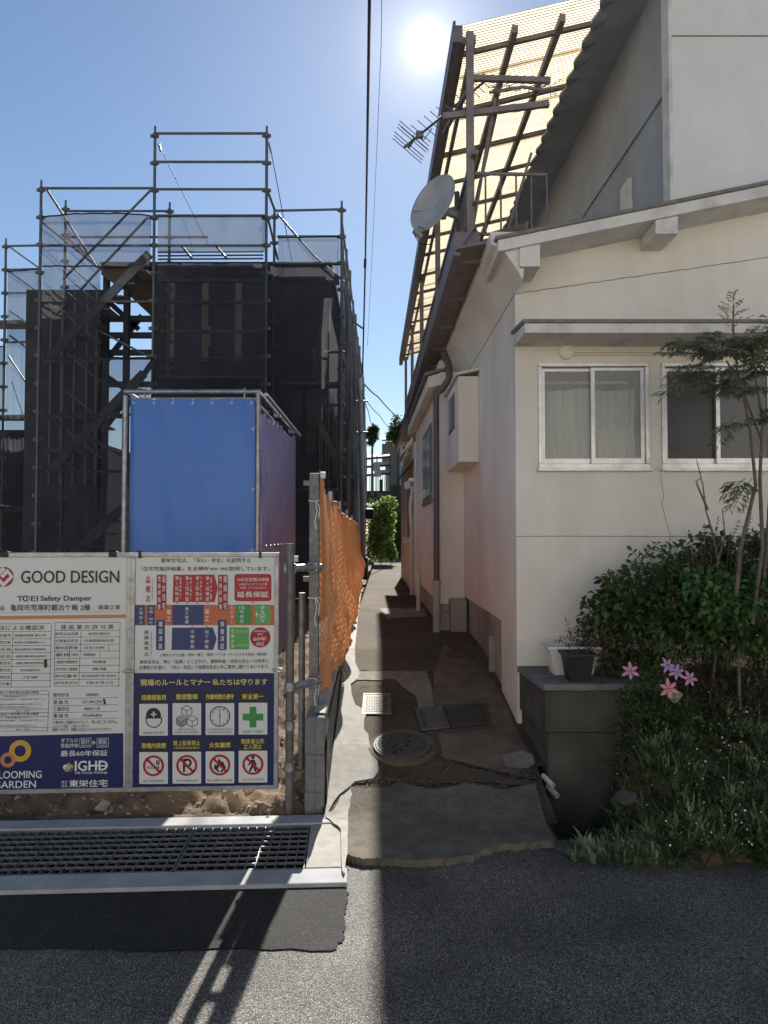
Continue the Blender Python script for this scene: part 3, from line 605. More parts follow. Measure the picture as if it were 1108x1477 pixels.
# award mark
Bl.cur = ('award_mark', 0)
Bl.circ('a', 45, 326, 117, 'darkred', 1, n=48)
Bl.poly('a', [(-72, 320), (40, 208), (72, 240), (-12, 326), (48, 388), (120, 318), (92, 290), (40, 342), (12, 314), (92, 232), (162, 326), (44, 444)], 'paper', 2)
Bl.rect('a', -120, 180, -74, 470, 'paper', 3)
Bl.cur = None
Bl.txt('1', 122, 168, 670, 236, 'GOOD DESIGN', 'black', .022)
Bl.txt('a', 200, 540, 262, 598, 'T', 'black', .035); Bl.circ('a', 290, 568, 30, 'black', 3, rin=19); Bl.circ('a', 306, 568, 36, 'black', 2, rin=29); Bl.txt('a', 356, 540, 432, 598, 'EI', 'black', .035)
Bl.txt('1', 232, 308, 516, 344, 'Safety Damper', 'black', .03)
Bl.txt('1', -120, 362, 28, 392, '建築工事名', 'black', .01); Bl.txt('1', 62, 356, 508, 392, '亀岡市荒塚町鍛冶ケ嶋 2棟', 'black', .012); Bl.txt('1', 556, 358, 676, 386, '新築工事', 'black', .012)
Bl.line('1', (-180, 404), (680, 396), 2, 'grey'); Bl.poly('1', [(-190, 424), (714, 412), (714, 432), (-190, 444)], 'copper', 1)
def table(cr_, xs, ys, col='black', wd=2.2):
    Bl.cur = ('table_lines', 0)
    for y in ys: Bl.line(cr_, (xs[0], y), (xs[-1], y - .006 * (xs[-1] - xs[0])), wd, col)
    Bl.line(cr_, (xs[0], ys[0]), (xs[0] - 5, ys[-1]), wd, col); Bl.line(cr_, (xs[-1], ys[0]), (xs[-1] - 8, ys[-1]), wd, col)
ysA = [466, 510, 550, 588, 628, 666, 704, 744, 784, 820]
table('1', [-190, 291], ysA); Bl.line('1', (77, 508), (66, 818), 2.2, 'black')
Bl.txt('1', -150, 474, 252, 502, '建築基準法による確認済', 'black', .004)
rowsA = [('確認年月日番号', '第確認建築 第25号'), ('確認済証交付者', '株式会社 住宅性能評価センター'), ('建築主氏名', '株式会社東栄住宅 代表取締役社長'), ('設計者氏名', '一級建築士事務所 株式会社東栄住宅'), ('工事監理者氏名', '一級建築士事務所 株式会社東栄住宅'), ('工事施工者氏名', '株式会社東栄住宅'), ('工事現場管理者氏名', '片宮 昌樹'), ('建築確認工事', '')]
for i, (a_, b_) in enumerate(rowsA):
    y = (ysA[i + 1] + ysA[i + 2]) / 2 if i + 2 < len(ysA) else ysA[-1]; Bl.txt('1', -90, y - 9, 66 - i, y + 9, a_, 'black', .002)
    if b_: w_ = 42 if len(b_) < 6 else (58 if len(b_) < 10 else 90); Bl.txt('1', 176 - w_, y - 7, 172 + w_, y + 7, b_, 'black', .002)
Bl.rect('1', 252, 664, 268, 710, 'black', 5)
ysB = [458, 502, 540, 580, 618, 658, 698, 738, 776, 814]
table('1', [312, 676], ysB); Bl.line('1', (458, 508), (444, 812), 2.2, 'black'); Bl.line('1', (394, 584), (392, 658), 2, 'black'); Bl.line('1', (332, 622), (330, 660), 2, 'black')
Bl.line('1', (612, 582), (612, 618), 2, 'black'); Bl.line('1', (562, 622), (562, 658), 2, 'black')
Bl.txt('1', 344, 470, 640, 496, '建 設 業 の 許 可 票', 'black', .004)
rowsB = [('商号又は名称', '株式会社 東栄住宅', 60), ('代表者の氏名', '代表取締役社長', 84), ('専任技術者', '氏名 置 土木技術者', 58), ('資格名', '実務経験者', 34), ('一般建設業又は特定建設業の別', '特定建設業', 38), ('許可を受けた建設業', '建築工事業', 38), ('許可番号', '国土交通大臣許可（特）第 3000 号', 96), ('許可年月日', '令和6 年 9月 10 日', 76)]
for i, (a_, b_, w_) in enumerate(rowsB):
    y = (ysB[i + 1] + ysB[i + 2]) / 2 if i < 8 else 0; y -= 1; Bl.txt('1', 314, y - 8, 442 - i, y + 10, a_, 'black', .002); xc = 560 if i not in (2, 3) else (532 if i == 2 else 504); Bl.txt('1', xc - w_, y - 8, xc + w_, y + 8, b_, 'black', .004)
for (y, a_, b_, w_) in ((862, '販売担当', '京都営業所', 36), (902, '連 絡 先', '075-394-5250', 54), (940, '工事担当', '関西施工二課', 42), (978, '連 絡 先', '072-643-0010', 54)):
    Bl.txt('1', 302, y - 11, 388, y + 13, a_, 'black', .004); Bl.txt('1', 520 - w_, y - 9, 520 + w_, y + 8, b_, 'black', .002); Bl.line('1', (296, y + 22), (664, y + 14), 2, 'black')
Bl.cur = None
Bl.poly('1', [(580, 884), (590, 882), (598, 912), (586, 916)], 'black', 5)
Bl.txt('1', 298, 1006, 662, 1026, '工事中はご迷惑をおかけして、申し訳ございません。', 'black', .004); Bl.txt('1', 298, 1030, 506, 1046, 'しばらくの間、ご協力ください。', 'black', .004); Bl.txt('1', 296, 1048, 632, 1068, '危険ですので、現場には立ち入らないでください。', 'black', .004)
table('1', [-190, 278], [842, 864, 944, 964, 986, 1048, 1066])
for (y, t_) in ((850, '外壁の組立て等作業主任者の職務'), (970, '建築物の組立て等作業主任者の職務')): Bl.txt('1', -60, y - 5, 222, y + 8, t_, 'black', .01)
for (y, t_, x_) in ((873, '作業の方法及び順序を決定し、作業を直接指揮すること。', 160), (889, '器具、工具等及び作業の状況を監視し、不良品を取り除くこと', 258), (918, '器具、工具、要求性能墜落制止用器具等の機能を点検すること。', 242), (934, '要求性能墜落制止用器具等の使用状況を監視すること。', 206), (952, '主任・氏名', 170), (992, '作業の方法及び順序を決定し、作業を直接指揮すること。', 178), (1008, '器具、工具等及び作業の状況を監視し、不良品を取り除くこと', 256), (1038, '要求性能墜落制止用器具等の使用状況を監視すること。', 212), (1056, '主任・氏名', 168)):
    Bl.txt('1', -150 if x_ > 175 or y < 900 else 92, y - 5, x_, y + 5, t_, 'black', -.002)
Bl.cur = None
Bl.poly('1', [(-190, 1098), (694, 1076), (694, 1392), (-190, 1410)], 'navy', 1)
Bl.circ('c', 234, 952, 124, 'gold', 3, rin=64, n=48); Bl.circ('c', 98, 1053, 84, 'copper', 4, rin=42, n=40)
Bl.txt('c', -62, 1180, 474, 1262, 'BLOOMING', 'white', .012); Bl.txt('c', -62, 1290, 410, 1370, 'GARDEN', 'white', .012)
Bl.txt('1', 346, 1104, 440, 1130, 'ダブルの', 'white', .008); Bl.txt('1', 344, 1134, 442, 1158, '性能評価', 'white', .008)
for (x0, t_) in ((450, '設計'), (546, '建設')): 
    for (p_, q_) in (((x0, 1106), (x0 + 64, 1103)), ((x0, 1156), (x0 + 64, 1153)), ((x0, 1106), (x0, 1156)), ((x0 + 64, 1103), (x0 + 64, 1153))): Bl.line('1', p_, q_, 2, 'white')
    Bl.txt('1', x0 + 8, 1108, x0 + 56, 1136, t_, 'white', .008); Bl.txt('1', x0 + 8, 1140, x0 + 56, 1150, '性能評価', 'white', 0)
Bl.txt('1', 518, 1118, 540, 1140, '+', 'white', .02); Bl.txt('1', 344, 1174, 606, 1206, '最長60年保証', 'white', .012)
for k, (dx, dy, c_) in enumerate(((0, -12, 'lightgreen'), (14, -4, 'gold'), (10, 12, 'green'), (-8, 12, 'copper'), (-16, -2, 'white'), (0, 2, 'paper'))): Bl.circ('1', 386 + dx, 1268 + dy, 15, c_, 2 + k * .3, n=6)
Bl.txt('1', 370, 1260, 402, 1282, 'iG', 'black', .03, l=6)
Bl.txt('1', 424, 1232, 606, 1286, 'IGHD', 'white', .035); Bl.rect('1', 520, 1254, 600, 1262, 'white', 4); Bl.txt('1', 424, 1290, 606, 1308, 'Iida Group Holdings', 'white', .02)
Bl.txt('1', 348, 1342, 382, 1358, '株式', 'white', 0); Bl.txt('1', 348, 1362, 382, 1378, '会社', 'white', 0); Bl.txt('1', 392, 1338, 606, 1378, '東栄住宅', 'white', .02)
Bl.finish()
# wire ties that join the boards, black clamps on top
def ring_tie(px, py, lab):
    c = onb(px, py); mb = MB(); pts = [Vector(BO + bu * (c[0] + .032 * math.cos(t)) + Vector((0, 0, c[1] + .009 * math.sin(t))) - bn * (.026 + .006 * math.cos(t))) for t in np.linspace(0, 2 * math.pi, 17)]
    mb.path(pts, .0022, 5); tag(mb.build('wire_tie', M_galv), lab, 'wire tie', 'wire ties on the board frames')
ring_tie(187, 967, 'twisted wire tie joining the two boards at mid height'); ring_tie(402, 965, 'twisted wire tie on the right edge of the right board')
for px, lb in ((8, 'black strap clamp on the top rail at the left picture edge'), (164, 'black strap clamp on the top rail left of the board joint'), (203, 'small black clip on the top rail just right of the board joint'), (376, 'small black clip at the top right of the pictogram board')):
    c = onb(px, 799); big = px in (8, 164); mb = MB(); M3 = Matrix.Rotation(ROT, 3, 'Z'); q = BO + bu * c[0] + Vector((0, 0, c[1] - .002)) - bn * .0
    mb.box(q, (.04 if big else .012, .05, .03 if big else .04), m=M3); mb.tube(q + Vector((-.02, -.02, .018)), q + Vector((.02, -.02, .018)), .006 if big else .003, 6)
    tag(mb.build('rail_clamp', M_black, bevel=.003), lb, 'clamp', 'clamps along the top of the boards')
# ================================================================== BLOCK WALL, POSTS, ORANGE NET
bw = empty('block_wall', (-.37, 3.98, 0)); tag(bw, 'low grey concrete block wall running along the alley under the orange net', 'wall')
BX = lambda Y: -.312 - .018 * (Y - 4.02)
bme = None
for c_ in range(3):
    for k in range(28):
        y0 = 4.02 + .40 * k - (.2 if c_ == 1 and k else 0); y1 = y0 + .40 - .008 - (.2 if c_ == 1 and k == 0 else 0)
        z0_ = -.07 + .2 * c_
        if c_ == 1 and k == 0: y1 = 4.02 + .2 - .008
        if gz(y0) > z0_ + .25: continue
        xr = BX((y0 + y1) / 2)
        mb = MB(); mb.hexa([(xr - .112, y0, z0_), (xr - .004, y0, z0_), (xr - .004, y1, z0_), (xr - .112, y1, z0_), (xr - .112, y0, z0_ + .192), (xr - .004, y0, z0_ + .192), (xr - .004, y1, z0_ + .192), (xr - .112, y1, z0_ + .192)])
        mb.build('block', M_block, bw, bevel=.008)
    mb = MB(); mb.box((BX(4.0) - .058, 4.022, -.07 + .2 * c_ + .096), (.006, .008, .19)); mb.build('centre_groove', M_blockside, bw)
mb = MB(); mb.hexa([(BX(4.03) - .106, 4.03, -.07), (BX(4.03) - .008, 4.03, -.07), (BX(20) - .008, 20, -.07), (BX(20) - .106, 20, -.07), (BX(4.03) - .106, 4.03, .52), (BX(4.03) - .008, 4.03, .52), (BX(20) - .008, 20, .52), (BX(20) - .106, 20, .52)]); mb.build('mortar', M_block, bw)
# rough mortar smear down the alley face
mb = MB(); mb.grid(lambda a_, b_: (BX(4.02 + a_ * 5) + .001 + .006 * rnd.random(), 4.02 + a_ * 5, gz(4.02 + a_ * 5) - .02 + (max(.50, gz(4.02 + a_ * 5)) - gz(4.02 + a_ * 5) + .01) * b_), 160, 10, False); mb.build('mortar_face', M_blockside, bw)
# zig-zag edged white cushion strip on top
mb = MB(); vs = []; n_ = 150
for i in range(n_ + 1):
    y = 4.08 + 3.2 * i / n_; t = i / n_; vs += [(BX(y) - .10 + .03 * (1 - t), y, .535), (BX(y) - (.016 if i % 2 else .002), y, .532)]
mb.add(vs, [(2 * i, 2 * i + 1, 2 * i + 3, 2 * i + 2) for i in range(n_)]); mb.add([(x, y, z - .02) for x, y, z in vs], [(2 * i, 2 * i + 2, 2 * i + 3, 2 * i + 1) for i in range(n_)])
mb.add([v for i in range(n_ + 1) for v in (vs[2 * i + 1], (vs[2 * i + 1][0], vs[2 * i + 1][1], .512))], [(2 * i, 2 * i + 1, 2 * i + 3, 2 * i + 2) for i in range(n_)])
mb.build('coping_strip', M_conc, bw)

def pipe_thing(name, label, cat, px, y_top, y_bot, Y, r, m, group=None):
    t = P(px, y_top, Y); b = P(px, y_bot, Y); e = empty(name, (t.x, Y, b.z)); tag(e, label, cat, group)
    MB().tube((t.x, Y, b.z), (t.x, Y, t.z), r, 16).build('pipe', m, e); return e, t.x
sp, sx_ = pipe_thing('steel_post', 'round galvanised post standing just right of the notice boards', 'post', 419, 784, 1180, 4.0, .0225, M_galvd)
for py in (990, 1046, 1105): 
    z = P(419, py, 4.0).z; MB().tube((sx_, 4.0, z - .022), (sx_, 4.0, z + .022), .028, 16).build('collar', M_galv, sp, bevel=.002)
mb = MB(); z = P(430, 806, 4.0).z; mb.box((sx_ + .032, 4.0, z), (.02, .03, .03)); mb.build('bracket', M_galv, sp)
fp = empty('fence_post', (0, 0, 0)); tag(fp, 'square grey steel post holding the near end of the orange net', 'post')
t = P(448, 683, 4.3); mb = MB(); x0, x1 = P(447, 700, 4.3).x, P(460.5, 700, 4.3).x; mb.bx(x0, x1, 4.275, 4.33, .40, t.z); mb.build('post', M_galvd, fp, bevel=.004)
for py in (697, 835): z = P(0, py, 4.3).z; MB().box((x0 - .018, 4.3, z), (.036, .02, .03)).build('lug', M_galvd, fp)
MB().box((x1 + .02, 4.31, t.z - .01), (.034, .04, .04)).build('end_cap', M_whitep, fp, bevel=.008)
for py, lb in ((820, 'upper short scaffold pipe clamped between the two posts'), (992, 'lower short scaffold pipe clamped between the two posts')):
    e = empty('cross_pipe', (0, 0, 0)); tag(e, lb, 'pipe', 'pipes clamped between the posts'); z = P(440, py, 4.05).z
    MB().tube((sx_ - .03, 4.05, z), (x1 + .015, 4.24, z), .021, 14).build('pipe', M_galv, e)
    for q in ((sx_ - .005, 4.04), ((x0 + x1) / 2, 4.22)): MB().box((q[0], q[1], z), (.062, .06, .06)).build('clamp', M_galv, e, bevel=.012, seg=3)
p = P(433, 905, 4.4); tag(MB().tube((p.x, 4.5, .1), (p.x, 4.5, P(433, 855, 4.5).z), .02, 12).build('pipe_stub', M_galvd), 'dark pipe stub standing between the two posts', 'pipe')

# orange safety net
def net_mat():
    m = bpy.data.materials.new('orange_net'); m.use_nodes = True; t = m.node_tree; n = t.nodes; L = t.links; n.clear()
    o = n.new('ShaderNodeOutputMaterial'); uv = n.new('ShaderNodeUVMap'); mp = n.new('ShaderNodeMapping'); mp.inputs['Rotation'].default_value = (0, 0, R(45)); 
    L.new(uv.outputs[0], mp.inputs[0]); sx = n.new('ShaderNodeSeparateXYZ'); L.new(mp.outputs[0], sx.inputs[0])
    def mth(op, a, b=None):
        q = n.new('ShaderNodeMath'); q.operation = op
        for i, v in enumerate((a, b)):
            if v is None: continue
            if isinstance(v, (int, float)): q.inputs[i].default_value = v
            else: L.new(v, q.inputs[i])
        return q.outputs[0]
    def cell(s): return mth('ABSOLUTE', mth('SUBTRACT', mth('FRACT', mth('MULTIPLY', s, 30)), .5))
    hole = mth('LESS_THAN', mth('MAXIMUM', cell(sx.outputs[0]), cell(sx.outputs[1])), .33)
    nz = n.new('ShaderNodeTexNoise'); nz.inputs['Scale'].default_value = 5; L.new(uv.outputs[0], nz.inputs[0])
    rp = n.new('ShaderNodeValToRGB'); rp.color_ramp.elements[0].color = (.90, .34, .13, 1); rp.color_ramp.elements[1].color = (.92, .45, .22, 1); L.new(nz.outputs[0], rp.inputs[0])
    d = n.new('ShaderNodeBsdfDiffuse'); tr = n.new('ShaderNodeBsdfTranslucent'); L.new(rp.outputs[0], d.inputs[0]); L.new(rp.outputs[0], tr.inputs[0])
    ms = n.new('ShaderNodeMixShader'); ms.inputs[0].default_value = .45; L.new(d.outputs[0], ms.inputs[1]); L.new(tr.outputs[0], ms.inputs[2])
    tp = n.new('ShaderNodeBsdfTransparent'); m2 = n.new('ShaderNodeMixShader'); L.new(mth('MULTIPLY', hole, .38), m2.inputs[0]); L.new(ms.outputs[0], m2.inputs[1]); L.new(tp.outputs[0], m2.inputs[2])
    L.new(m2.outputs[0], o.inputs[0]); return m
M_onet = net_mat()
on = MB()
def onf(a_, b_):     # a_ along the alley, b_ up
    Y = 4.32 + 12.5 * a_ ** 1.35
    s = Y - 4.32
    ztop = [1.88, 1.86, 1.80, 1.73, 1.70, 1.79, 1.76, 1.72, 1.72, 1.75]; zt = float(np.interp(s, [0, .08, .4, .75, .95, 1.15, 1.5, 2.4, 4, 12.5], ztop))
    zb = float(np.interp(s, [0, .3, .8, 1.5, 2.5, 12.5], [.60, .56, .60, .60, .60, .60]))
    z = zb + (zt - zb) * b_
    fold = .035 * math.sin(s * 9 + 1.6 * math.sin(b_ * 3)) + .022 * math.sin(s * 21 + b_ * 5) + .014 * math.sin(s * 37 - b_ * 9)
    sag = .05 * math.sin(b_ * math.pi) + .10 * math.exp(-((b_ - .22) / .16) ** 2) * min(1, s / 1.2) + .03 * math.exp(-(b_ / .1) ** 2)
    z += .012 * math.sin(s * 13 + b_ * 6)
    xb = BX(Y) - .055
    x = xb + fold * (.4 + .8 * (1 - b_)) * min(1, .3 + s) + sag * .9
    if s < .35: x = x * (s / .35) ** .5 + (P(461, 800, 4.32).x - .0) * (1 - (s / .35) ** .5)
    return (x, Y, z)
on.grid(onf, 420, 60)
on.uvs = [(12.5 * (u ** 1.35) * 1.0, v * 1.25) for (u, v) in on.uvs]
oo = on.build('safety_net', M_onet, None, uv=True)
tag(oo, 'orange plastic mesh draped along the block wall beside the alley', 'net')
mb = MB(); mb.path([Vector(onf(t, 1.0)) + Vector((0, 0, .004)) for t in np.linspace(0, 1, 160)], .006, 5); e = mb.build('hem_rope', mat('orange_rope', (.75, .28, .08), (.8, .35, .12), .8), None)
e.parent = oo
for i, (Y) in enumerate((5.32, 6.9, 9.0, 11.5, 14.5)):
    x = BX(Y) - .05; mb = MB(); mb.tube((x, Y, .5), (x, Y, 1.82), .02, 10)
    e = mb.build('net_stake', M_galv); tag(e, ['steel stake behind the first peak of the orange net', 'second steel stake behind the orange net', 'third steel stake behind the orange net', 'fourth steel stake behind the orange net', 'farthest steel stake behind the orange net'][i], 'stake', 'stakes holding the orange net')
for py, lb in ((722, 'white cord tied round the square post near its top'), (862, 'white cord tied round the square post below the pipe clamp'), (976, 'white cord tied round the square post near its foot')):
    z = P(455, py, 4.26).z; mb = MB(); xm = (x0 + x1) / 2
    mb.path([(x0 - .006, 4.268, z), (xm, 4.262, z - .004), (x1 + .008, 4.266, z + .002)], .003, 5)
    mb.path([(xm + .01, 4.258, z), (xm + .02, 4.25, z - .06), (xm + .008, 4.252, z - .12), (xm + .016, 4.25, z - .165)], .003, 5); mb.path([(xm + .015, 4.258, z), (xm + .035, 4.25, z - .04), (xm + .03, 4.25, z - .10)], .003, 5)
    tag(mb.build('white_cord', M_whitep), lb, 'cord', 'white cords tied on the fence post')

# ================================================================== BLUE SCREENED BOOTH
TY0, TY1 = 6.0, 8.1
M_blue = mat('blue_vinyl', (.035, .15, .50), (.045, .175, .56), .38, 1.2, 6, .25, 5, spec=.5)
M_blueL = mat('sunlit_blue_vinyl', (.34, .33, .55), (.44, .43, .64), .33, 3, 6, .2, 4, transl=.3, spec=.6)  # same vinyl as the front, grazing sunlight put into its paler colour
M_blueb = mat('blue_vinyl_lining', (.05, .13, .36), (.06, .15, .4), .5, 2)
bt = empty('blue_screen_booth', (-1.8, 6.0, 0)); tag(bt, 'pipe framed booth behind the boards closed with blue vinyl sheets', 'booth')
xl = P(183, 700, TY0).x; xr = P(371, 700, TY0).x; zt = P(280, 575, TY0).z; zp = P(280, 566, TY0).z
xlf, xrf = xl + .04, P(424, 650, TY1).x
def front(a_, b_):
    x = xl + .02 + (xr - xl - .04) * a_; z = .15 + (zt - .15) * b_
    return (x, TY0 + .01 + .012 * math.sin(a_ * 9) * (1 - b_) + .005 * math.sin(a_ * 23 + b_ * 4) + .003 * math.sin(a_ * 60 + b_ * 9) * (b_ ** 6 + (1 - b_) ** 4) + .004 * math.sin((a_ + b_) * 17), z)
mb = MB(); mb.grid(front, 60, 30); mb.build('front_sheet', M_blue, bt)
for (u0_, u1_, v0_, v1_) in ((.002, .998, .972, .998), (.002, .022, .01, .97), (.978, .998, .01, .97)):
    mb = MB(); mb.grid(lambda a_, b_: Vector(front(u0_ + (u1_ - u0_) * a_, v0_ + (v1_ - v0_) * b_)) + Vector((0, -.003, 0)), 40, 20); mb.build('hem', M_blue, bt)
for k in range(7):
    q = Vector(front(.03 + .94 * k / 6, .986)) + Vector((0, -.006, 0)); mb = MB(); mb.disc(q, (0, -1, 0), .013, 12, .006); mb.build('eyelet', M_galv, bt); mb = MB(); mb.path([q, q + Vector((.004, -.01, .03)), Vector((q.x + .006, TY0 - .02, zp - .06))], .0025, 4); mb.build('tie', M_whitep, bt)
for k in range(5):
    q = Vector(front(.985, .1 + .2 * k)) + Vector((0, -.006, 0)); mb = MB(); mb.disc(q, (0, -1, 0), .013, 12, .006); mb.build('eyelet', M_galv, bt); mb = MB(); mb.path([q, Vector((xr + .012, TY0 - .055, q.z + .01))], .0025, 4); mb.build('tie', M_whitep, bt)
def side(a_, b_):
    Y = TY0 + .03 + (TY1 - TY0 - .05) * a_; x = xr + (xrf - xr) * a_; z = .15 + (zt - .05 - .15) * b_ - .05 * abs(math.sin(a_ * 24)) * b_ ** 8
    x += .022 * math.sin(a_ * 62 + 1.5 * math.sin(b_ * 2)) + .012 * math.sin(a_ * 120 + b_ * 3)
    return (x, Y, z)
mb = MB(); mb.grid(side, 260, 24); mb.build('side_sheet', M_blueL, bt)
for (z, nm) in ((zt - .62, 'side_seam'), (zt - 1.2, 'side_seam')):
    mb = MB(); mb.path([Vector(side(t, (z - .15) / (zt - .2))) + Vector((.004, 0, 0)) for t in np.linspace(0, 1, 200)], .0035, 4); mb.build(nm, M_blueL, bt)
mb = MB(); mb.grid(lambda a_, b_: (xl + .1 + (xrf - xl - .1) * a_, TY1, .15 + (zt - .25) * b_), 8, 4); mb.build('back_sheet', M_blueb, bt)
mb = MB(); mb.grid(lambda a_, b_: (xl + .01 + .03 * b_, TY0 + .03 + (TY1 - TY0 - .05) * a_, .15 + (zt - .2) * b_), 8, 4); mb.build('side_sheet', M_blue, bt)
for (x, y, zz) in ((xl - .008, TY0 - .03, zt + .02), (xr + .012, TY0 - .03, zp - .01), (xrf, TY1, zt - .02), (xl + .03, TY1, zt - .02)):
    MB().tube((x, y, .1), (x, y, zz), .02, 12).build('upright', M_galv, bt)
MB().tube((xl - .02, TY0 - .03, zp), (xr + .03, TY0 - .03, zp), .016, 10).build('top_rail', M_galv, bt)
MB().tube((xl - .0, TY0 + .03, zp - .05), (xr + .02, TY0 + .03, zp - .05), .012, 10).build('top_rail', M_galv, bt)
for o_ in (0, .06): MB().tube((xr + .012 + o_, TY0 - .03, zp - o_ * .4), (xrf + o_, TY1, zp - .04 - o_ * .4), .016, 10).build('side_rail', M_galv, bt)
MB().tube((xr + .015, TY0, zt - .06), (xrf, TY1, zt - .1), .012, 8).build('curtain_rail', M_galv, bt)
MB().tube((xl, TY0 - .03, zp), (xl + .10, TY0 + .5, zt - .02), .014, 8).build('corner_brace', M_whitep, bt)
for px in (211, 354): x = P(px, 560, TY0).x; MB().tube((x, TY0 - .03, zp + .03), (x, TY0 - .03, zt - .01), .008, 8).build('hook', M_galv, bt)
for k in (.45, .9): q = Vector((xr + .012, TY0, zp - .01)).lerp(Vector((xrf, TY1, zp - .05)), k); MB().box(q, (.06, .06, .06)).build('clamp', M_galv, bt, bevel=.01)

# ================================================================== SCAFFOLDING
sf = empty('scaffolding', (-3.5, 12, .3)); tag(sf, 'wedge lock steel pipe scaffolding wrapped round the unfinished house', 'scaffolding')
SG = .35
def pole(px, ytop, Y, zb=SG, m=None):
    t = P(px, ytop, Y); o = MB().tube((t.x, Y, zb), (t.x, Y, t.z - .1), .0243, 10).build('pole', m or M_galvd, sf)
    MB().tube((t.x, Y, t.z - .1), (t.x, Y, t.z), .018, 8).build('pole_spigot', m or M_galvd, o)
    mb = MB(); z = t.z - .16
    while z > zb + .2:
        mb.tube((t.x, Y, z - .03), (t.x, Y, z + .03), .042, 8); mb.box((t.x + .05, Y, z), (.05, .02, .05)); mb.box((t.x - .05, Y, z), (.05, .02, .05)); z -= .45
    mb.build('wedge_socket', m or M_galvd, o, kind='stuff'); return t
def bar(p, q, r=.0213, m=None, nm='ledger'): return MB().tube(p, q, r, 8).build(nm, m or M_galvd, sf)
def hb(px0, py0, px1, py1, Y0, Y1=None, **k): return bar(P(px0, py0, Y0), P(px1, py1, Y1 or Y0), **k)
Y1_ = 11.8
pA, pB, pC = pole(60, 260, Y1_), pole(224, 182, Y1_), pole(385, 182, Y1_)
for y in (192.5, 233.5, 273): hb(224, y, 385, y, Y1_)
for y in (271.5, 354, 435, 517, 598, 680): hb(60, y, 224, y, Y1_)
for y in (311, 354, 435, 517, 598, 680): hb(224, y, 385, y, Y1_)
hb(68, 274, 140, 386, Y1_, 11.8, r=.019, nm='brace'); hb(217, 275, 92, 402, 11.75, 11.75, r=.019, nm='brace'); hb(214, 313, 90, 447, 11.85, r=.019, nm='brace')
for k in range(1, 4): hb(66, 274 + 163 * k, 220, 354 + 163 * k, 11.86, r=.017, nm='brace')
hb(62, 262 + 60, 145, 378 + 10, 11.9, r=.019, nm='brace')
Y2_ = 12.55
pole(95, 289, Y2_), pole(245, 292, Y2_); pole(396, 300, Y2_)
for y in (304.5, 342): hb(95, y, 245, y, Y2_)
for y in (342,): hb(245, y, 300, y, Y2_)
for y0_ in (342, 380, 422, 465): hb(97, y0_, 145, y0_ + 42, 12.6, r=.014, nm='hand_rail')
for k in range(6): hb(97, 345 + k * 55, 145, 385 + k * 55, 12.45, r=.013, m=M_galv, nm='stair_rail')
Y3_ = 14.0
pole(9, 344, Y3_)
for y in (355, 389, 423, 494, 600): hb(9, y, 57, y - 1, Y3_)
for k in range(4): hb(14, 356 + 36 * k + (20 if k > 1 else 0), 56, 386 + 36 * k + (20 if k > 1 else 0), 13.95, r=.019, m=M_galv, nm='brace')
hb(12, 513, 56, 580, 13.9, r=.017, m=M_galv, nm='brace'); hb(17, 550, 40, 620, 13.8, r=.01, m=M_galv, nm='wire_stay'); hb(-60, 720, 50, 736, 13.9, r=.02, m=M_galv)
pole(-60, 480, Y3_)
# right end and alley side
YR = 12.3; pole(493, 290, YR); hb(396, 304, 491, 302, 12.45); hb(400, 341, 491, 341, 12.45); hb(398, 380, 491, 380, 12.3)
hb(400, 308, 452, 368, 12.35, r=.019, nm='brace'); hb(452, 368, 496, 406, 12.35, r=.019, nm='brace'); hb(386, 275, 396, 302, 11.9, 12.45); hb(387, 316, 401, 375, 11.85, 12.5, r=.019)
XS = P(493, 290, YR).x; ZT = 7.0
for i in range(9):
    Y = 13.9 + 1.55 * i; mb = MB().tube((XS, Y, SG), (XS, Y, ZT + (.1 if i % 2 else -.05)), .0243, 8); mb.build('pole', M_galvd, sf)
    if i < 8:
        for z in (6.8, 6.35, 4.6, 2.8): bar((XS, Y, z), (XS, Y + 1.55, z))
for z in (6.8, 6.35, 5.9, 4.6, 2.8): bar((XS, YR, z), (XS, 13.9, z))
bar((XS, 16, 6.2), (XS + .25, 16.1, 6.05)); 
for z in (4.6, 2.8, 3.7): bar((XS + .05, 12.4, z), (XS - .3, 12.4, z))
# working platforms: planks
def plank(px0, px1, z, Y0_, Y1__, m=None):
    a_ = P(px0, 500, Y0_).x; b_ = P(px1, 500, Y0_).x
    for k in range(2):
        y0_ = Y0_ + k * (Y1__ - Y0_) / 2 + .01; y1_ = Y0_ + (k + 1) * (Y1__ - Y0_) / 2 - .01
        MB().bx(a_, b_, y0_, y1_, z - .04, z).build('plank', m or M_galvd, sf)
for z in (5.92, 4.1, 2.3): plank(228, 382, z, 11.9, 12.5); plank(402, 488, z, 12.4, 12.8); plank(-40, 56, z - .3, 14.0, 14.5)
for k in range(3): hb(228, 364 + k * 5, 380, 363 + k * 5, 12.5 - .12 * k, r=.016, nm='plank_edge')
for px in (268, 318): hb(px - 6, 355, px + 10, 374, 12.2, r=.02, nm='plank_hook')
# stairs
M_stair = mat('stair_steel', (.13, .13, .135), (.19, .19, .19), .6, 9, metal=.3)
for (x0_, y0_, x1_, y1_) in ((73, 514, 216, 366), (71, 680, 208, 538), (104, 800, 182, 728)):
    for Yd in (11.95, 12.4):
        a_, b_ = P(x0_, y0_, Yd), P(x1_, y1_, Yd); MB().beam(a_, b_, .05, .14).build('stair_stringer', M_stair, sf)
    a_, b_ = P(x0_, y0_ + 6, 12.0), P(x1_, y1_ + 6, 12.0); nst = int((b_.z - a_.z) / .2)
    for k in range(1, nst): q = a_.lerp(b_, k / nst); MB().box((q.x + .05, 12.18, q.z), (.22, .40, .03)).build('stair_tread', M_stair, sf)
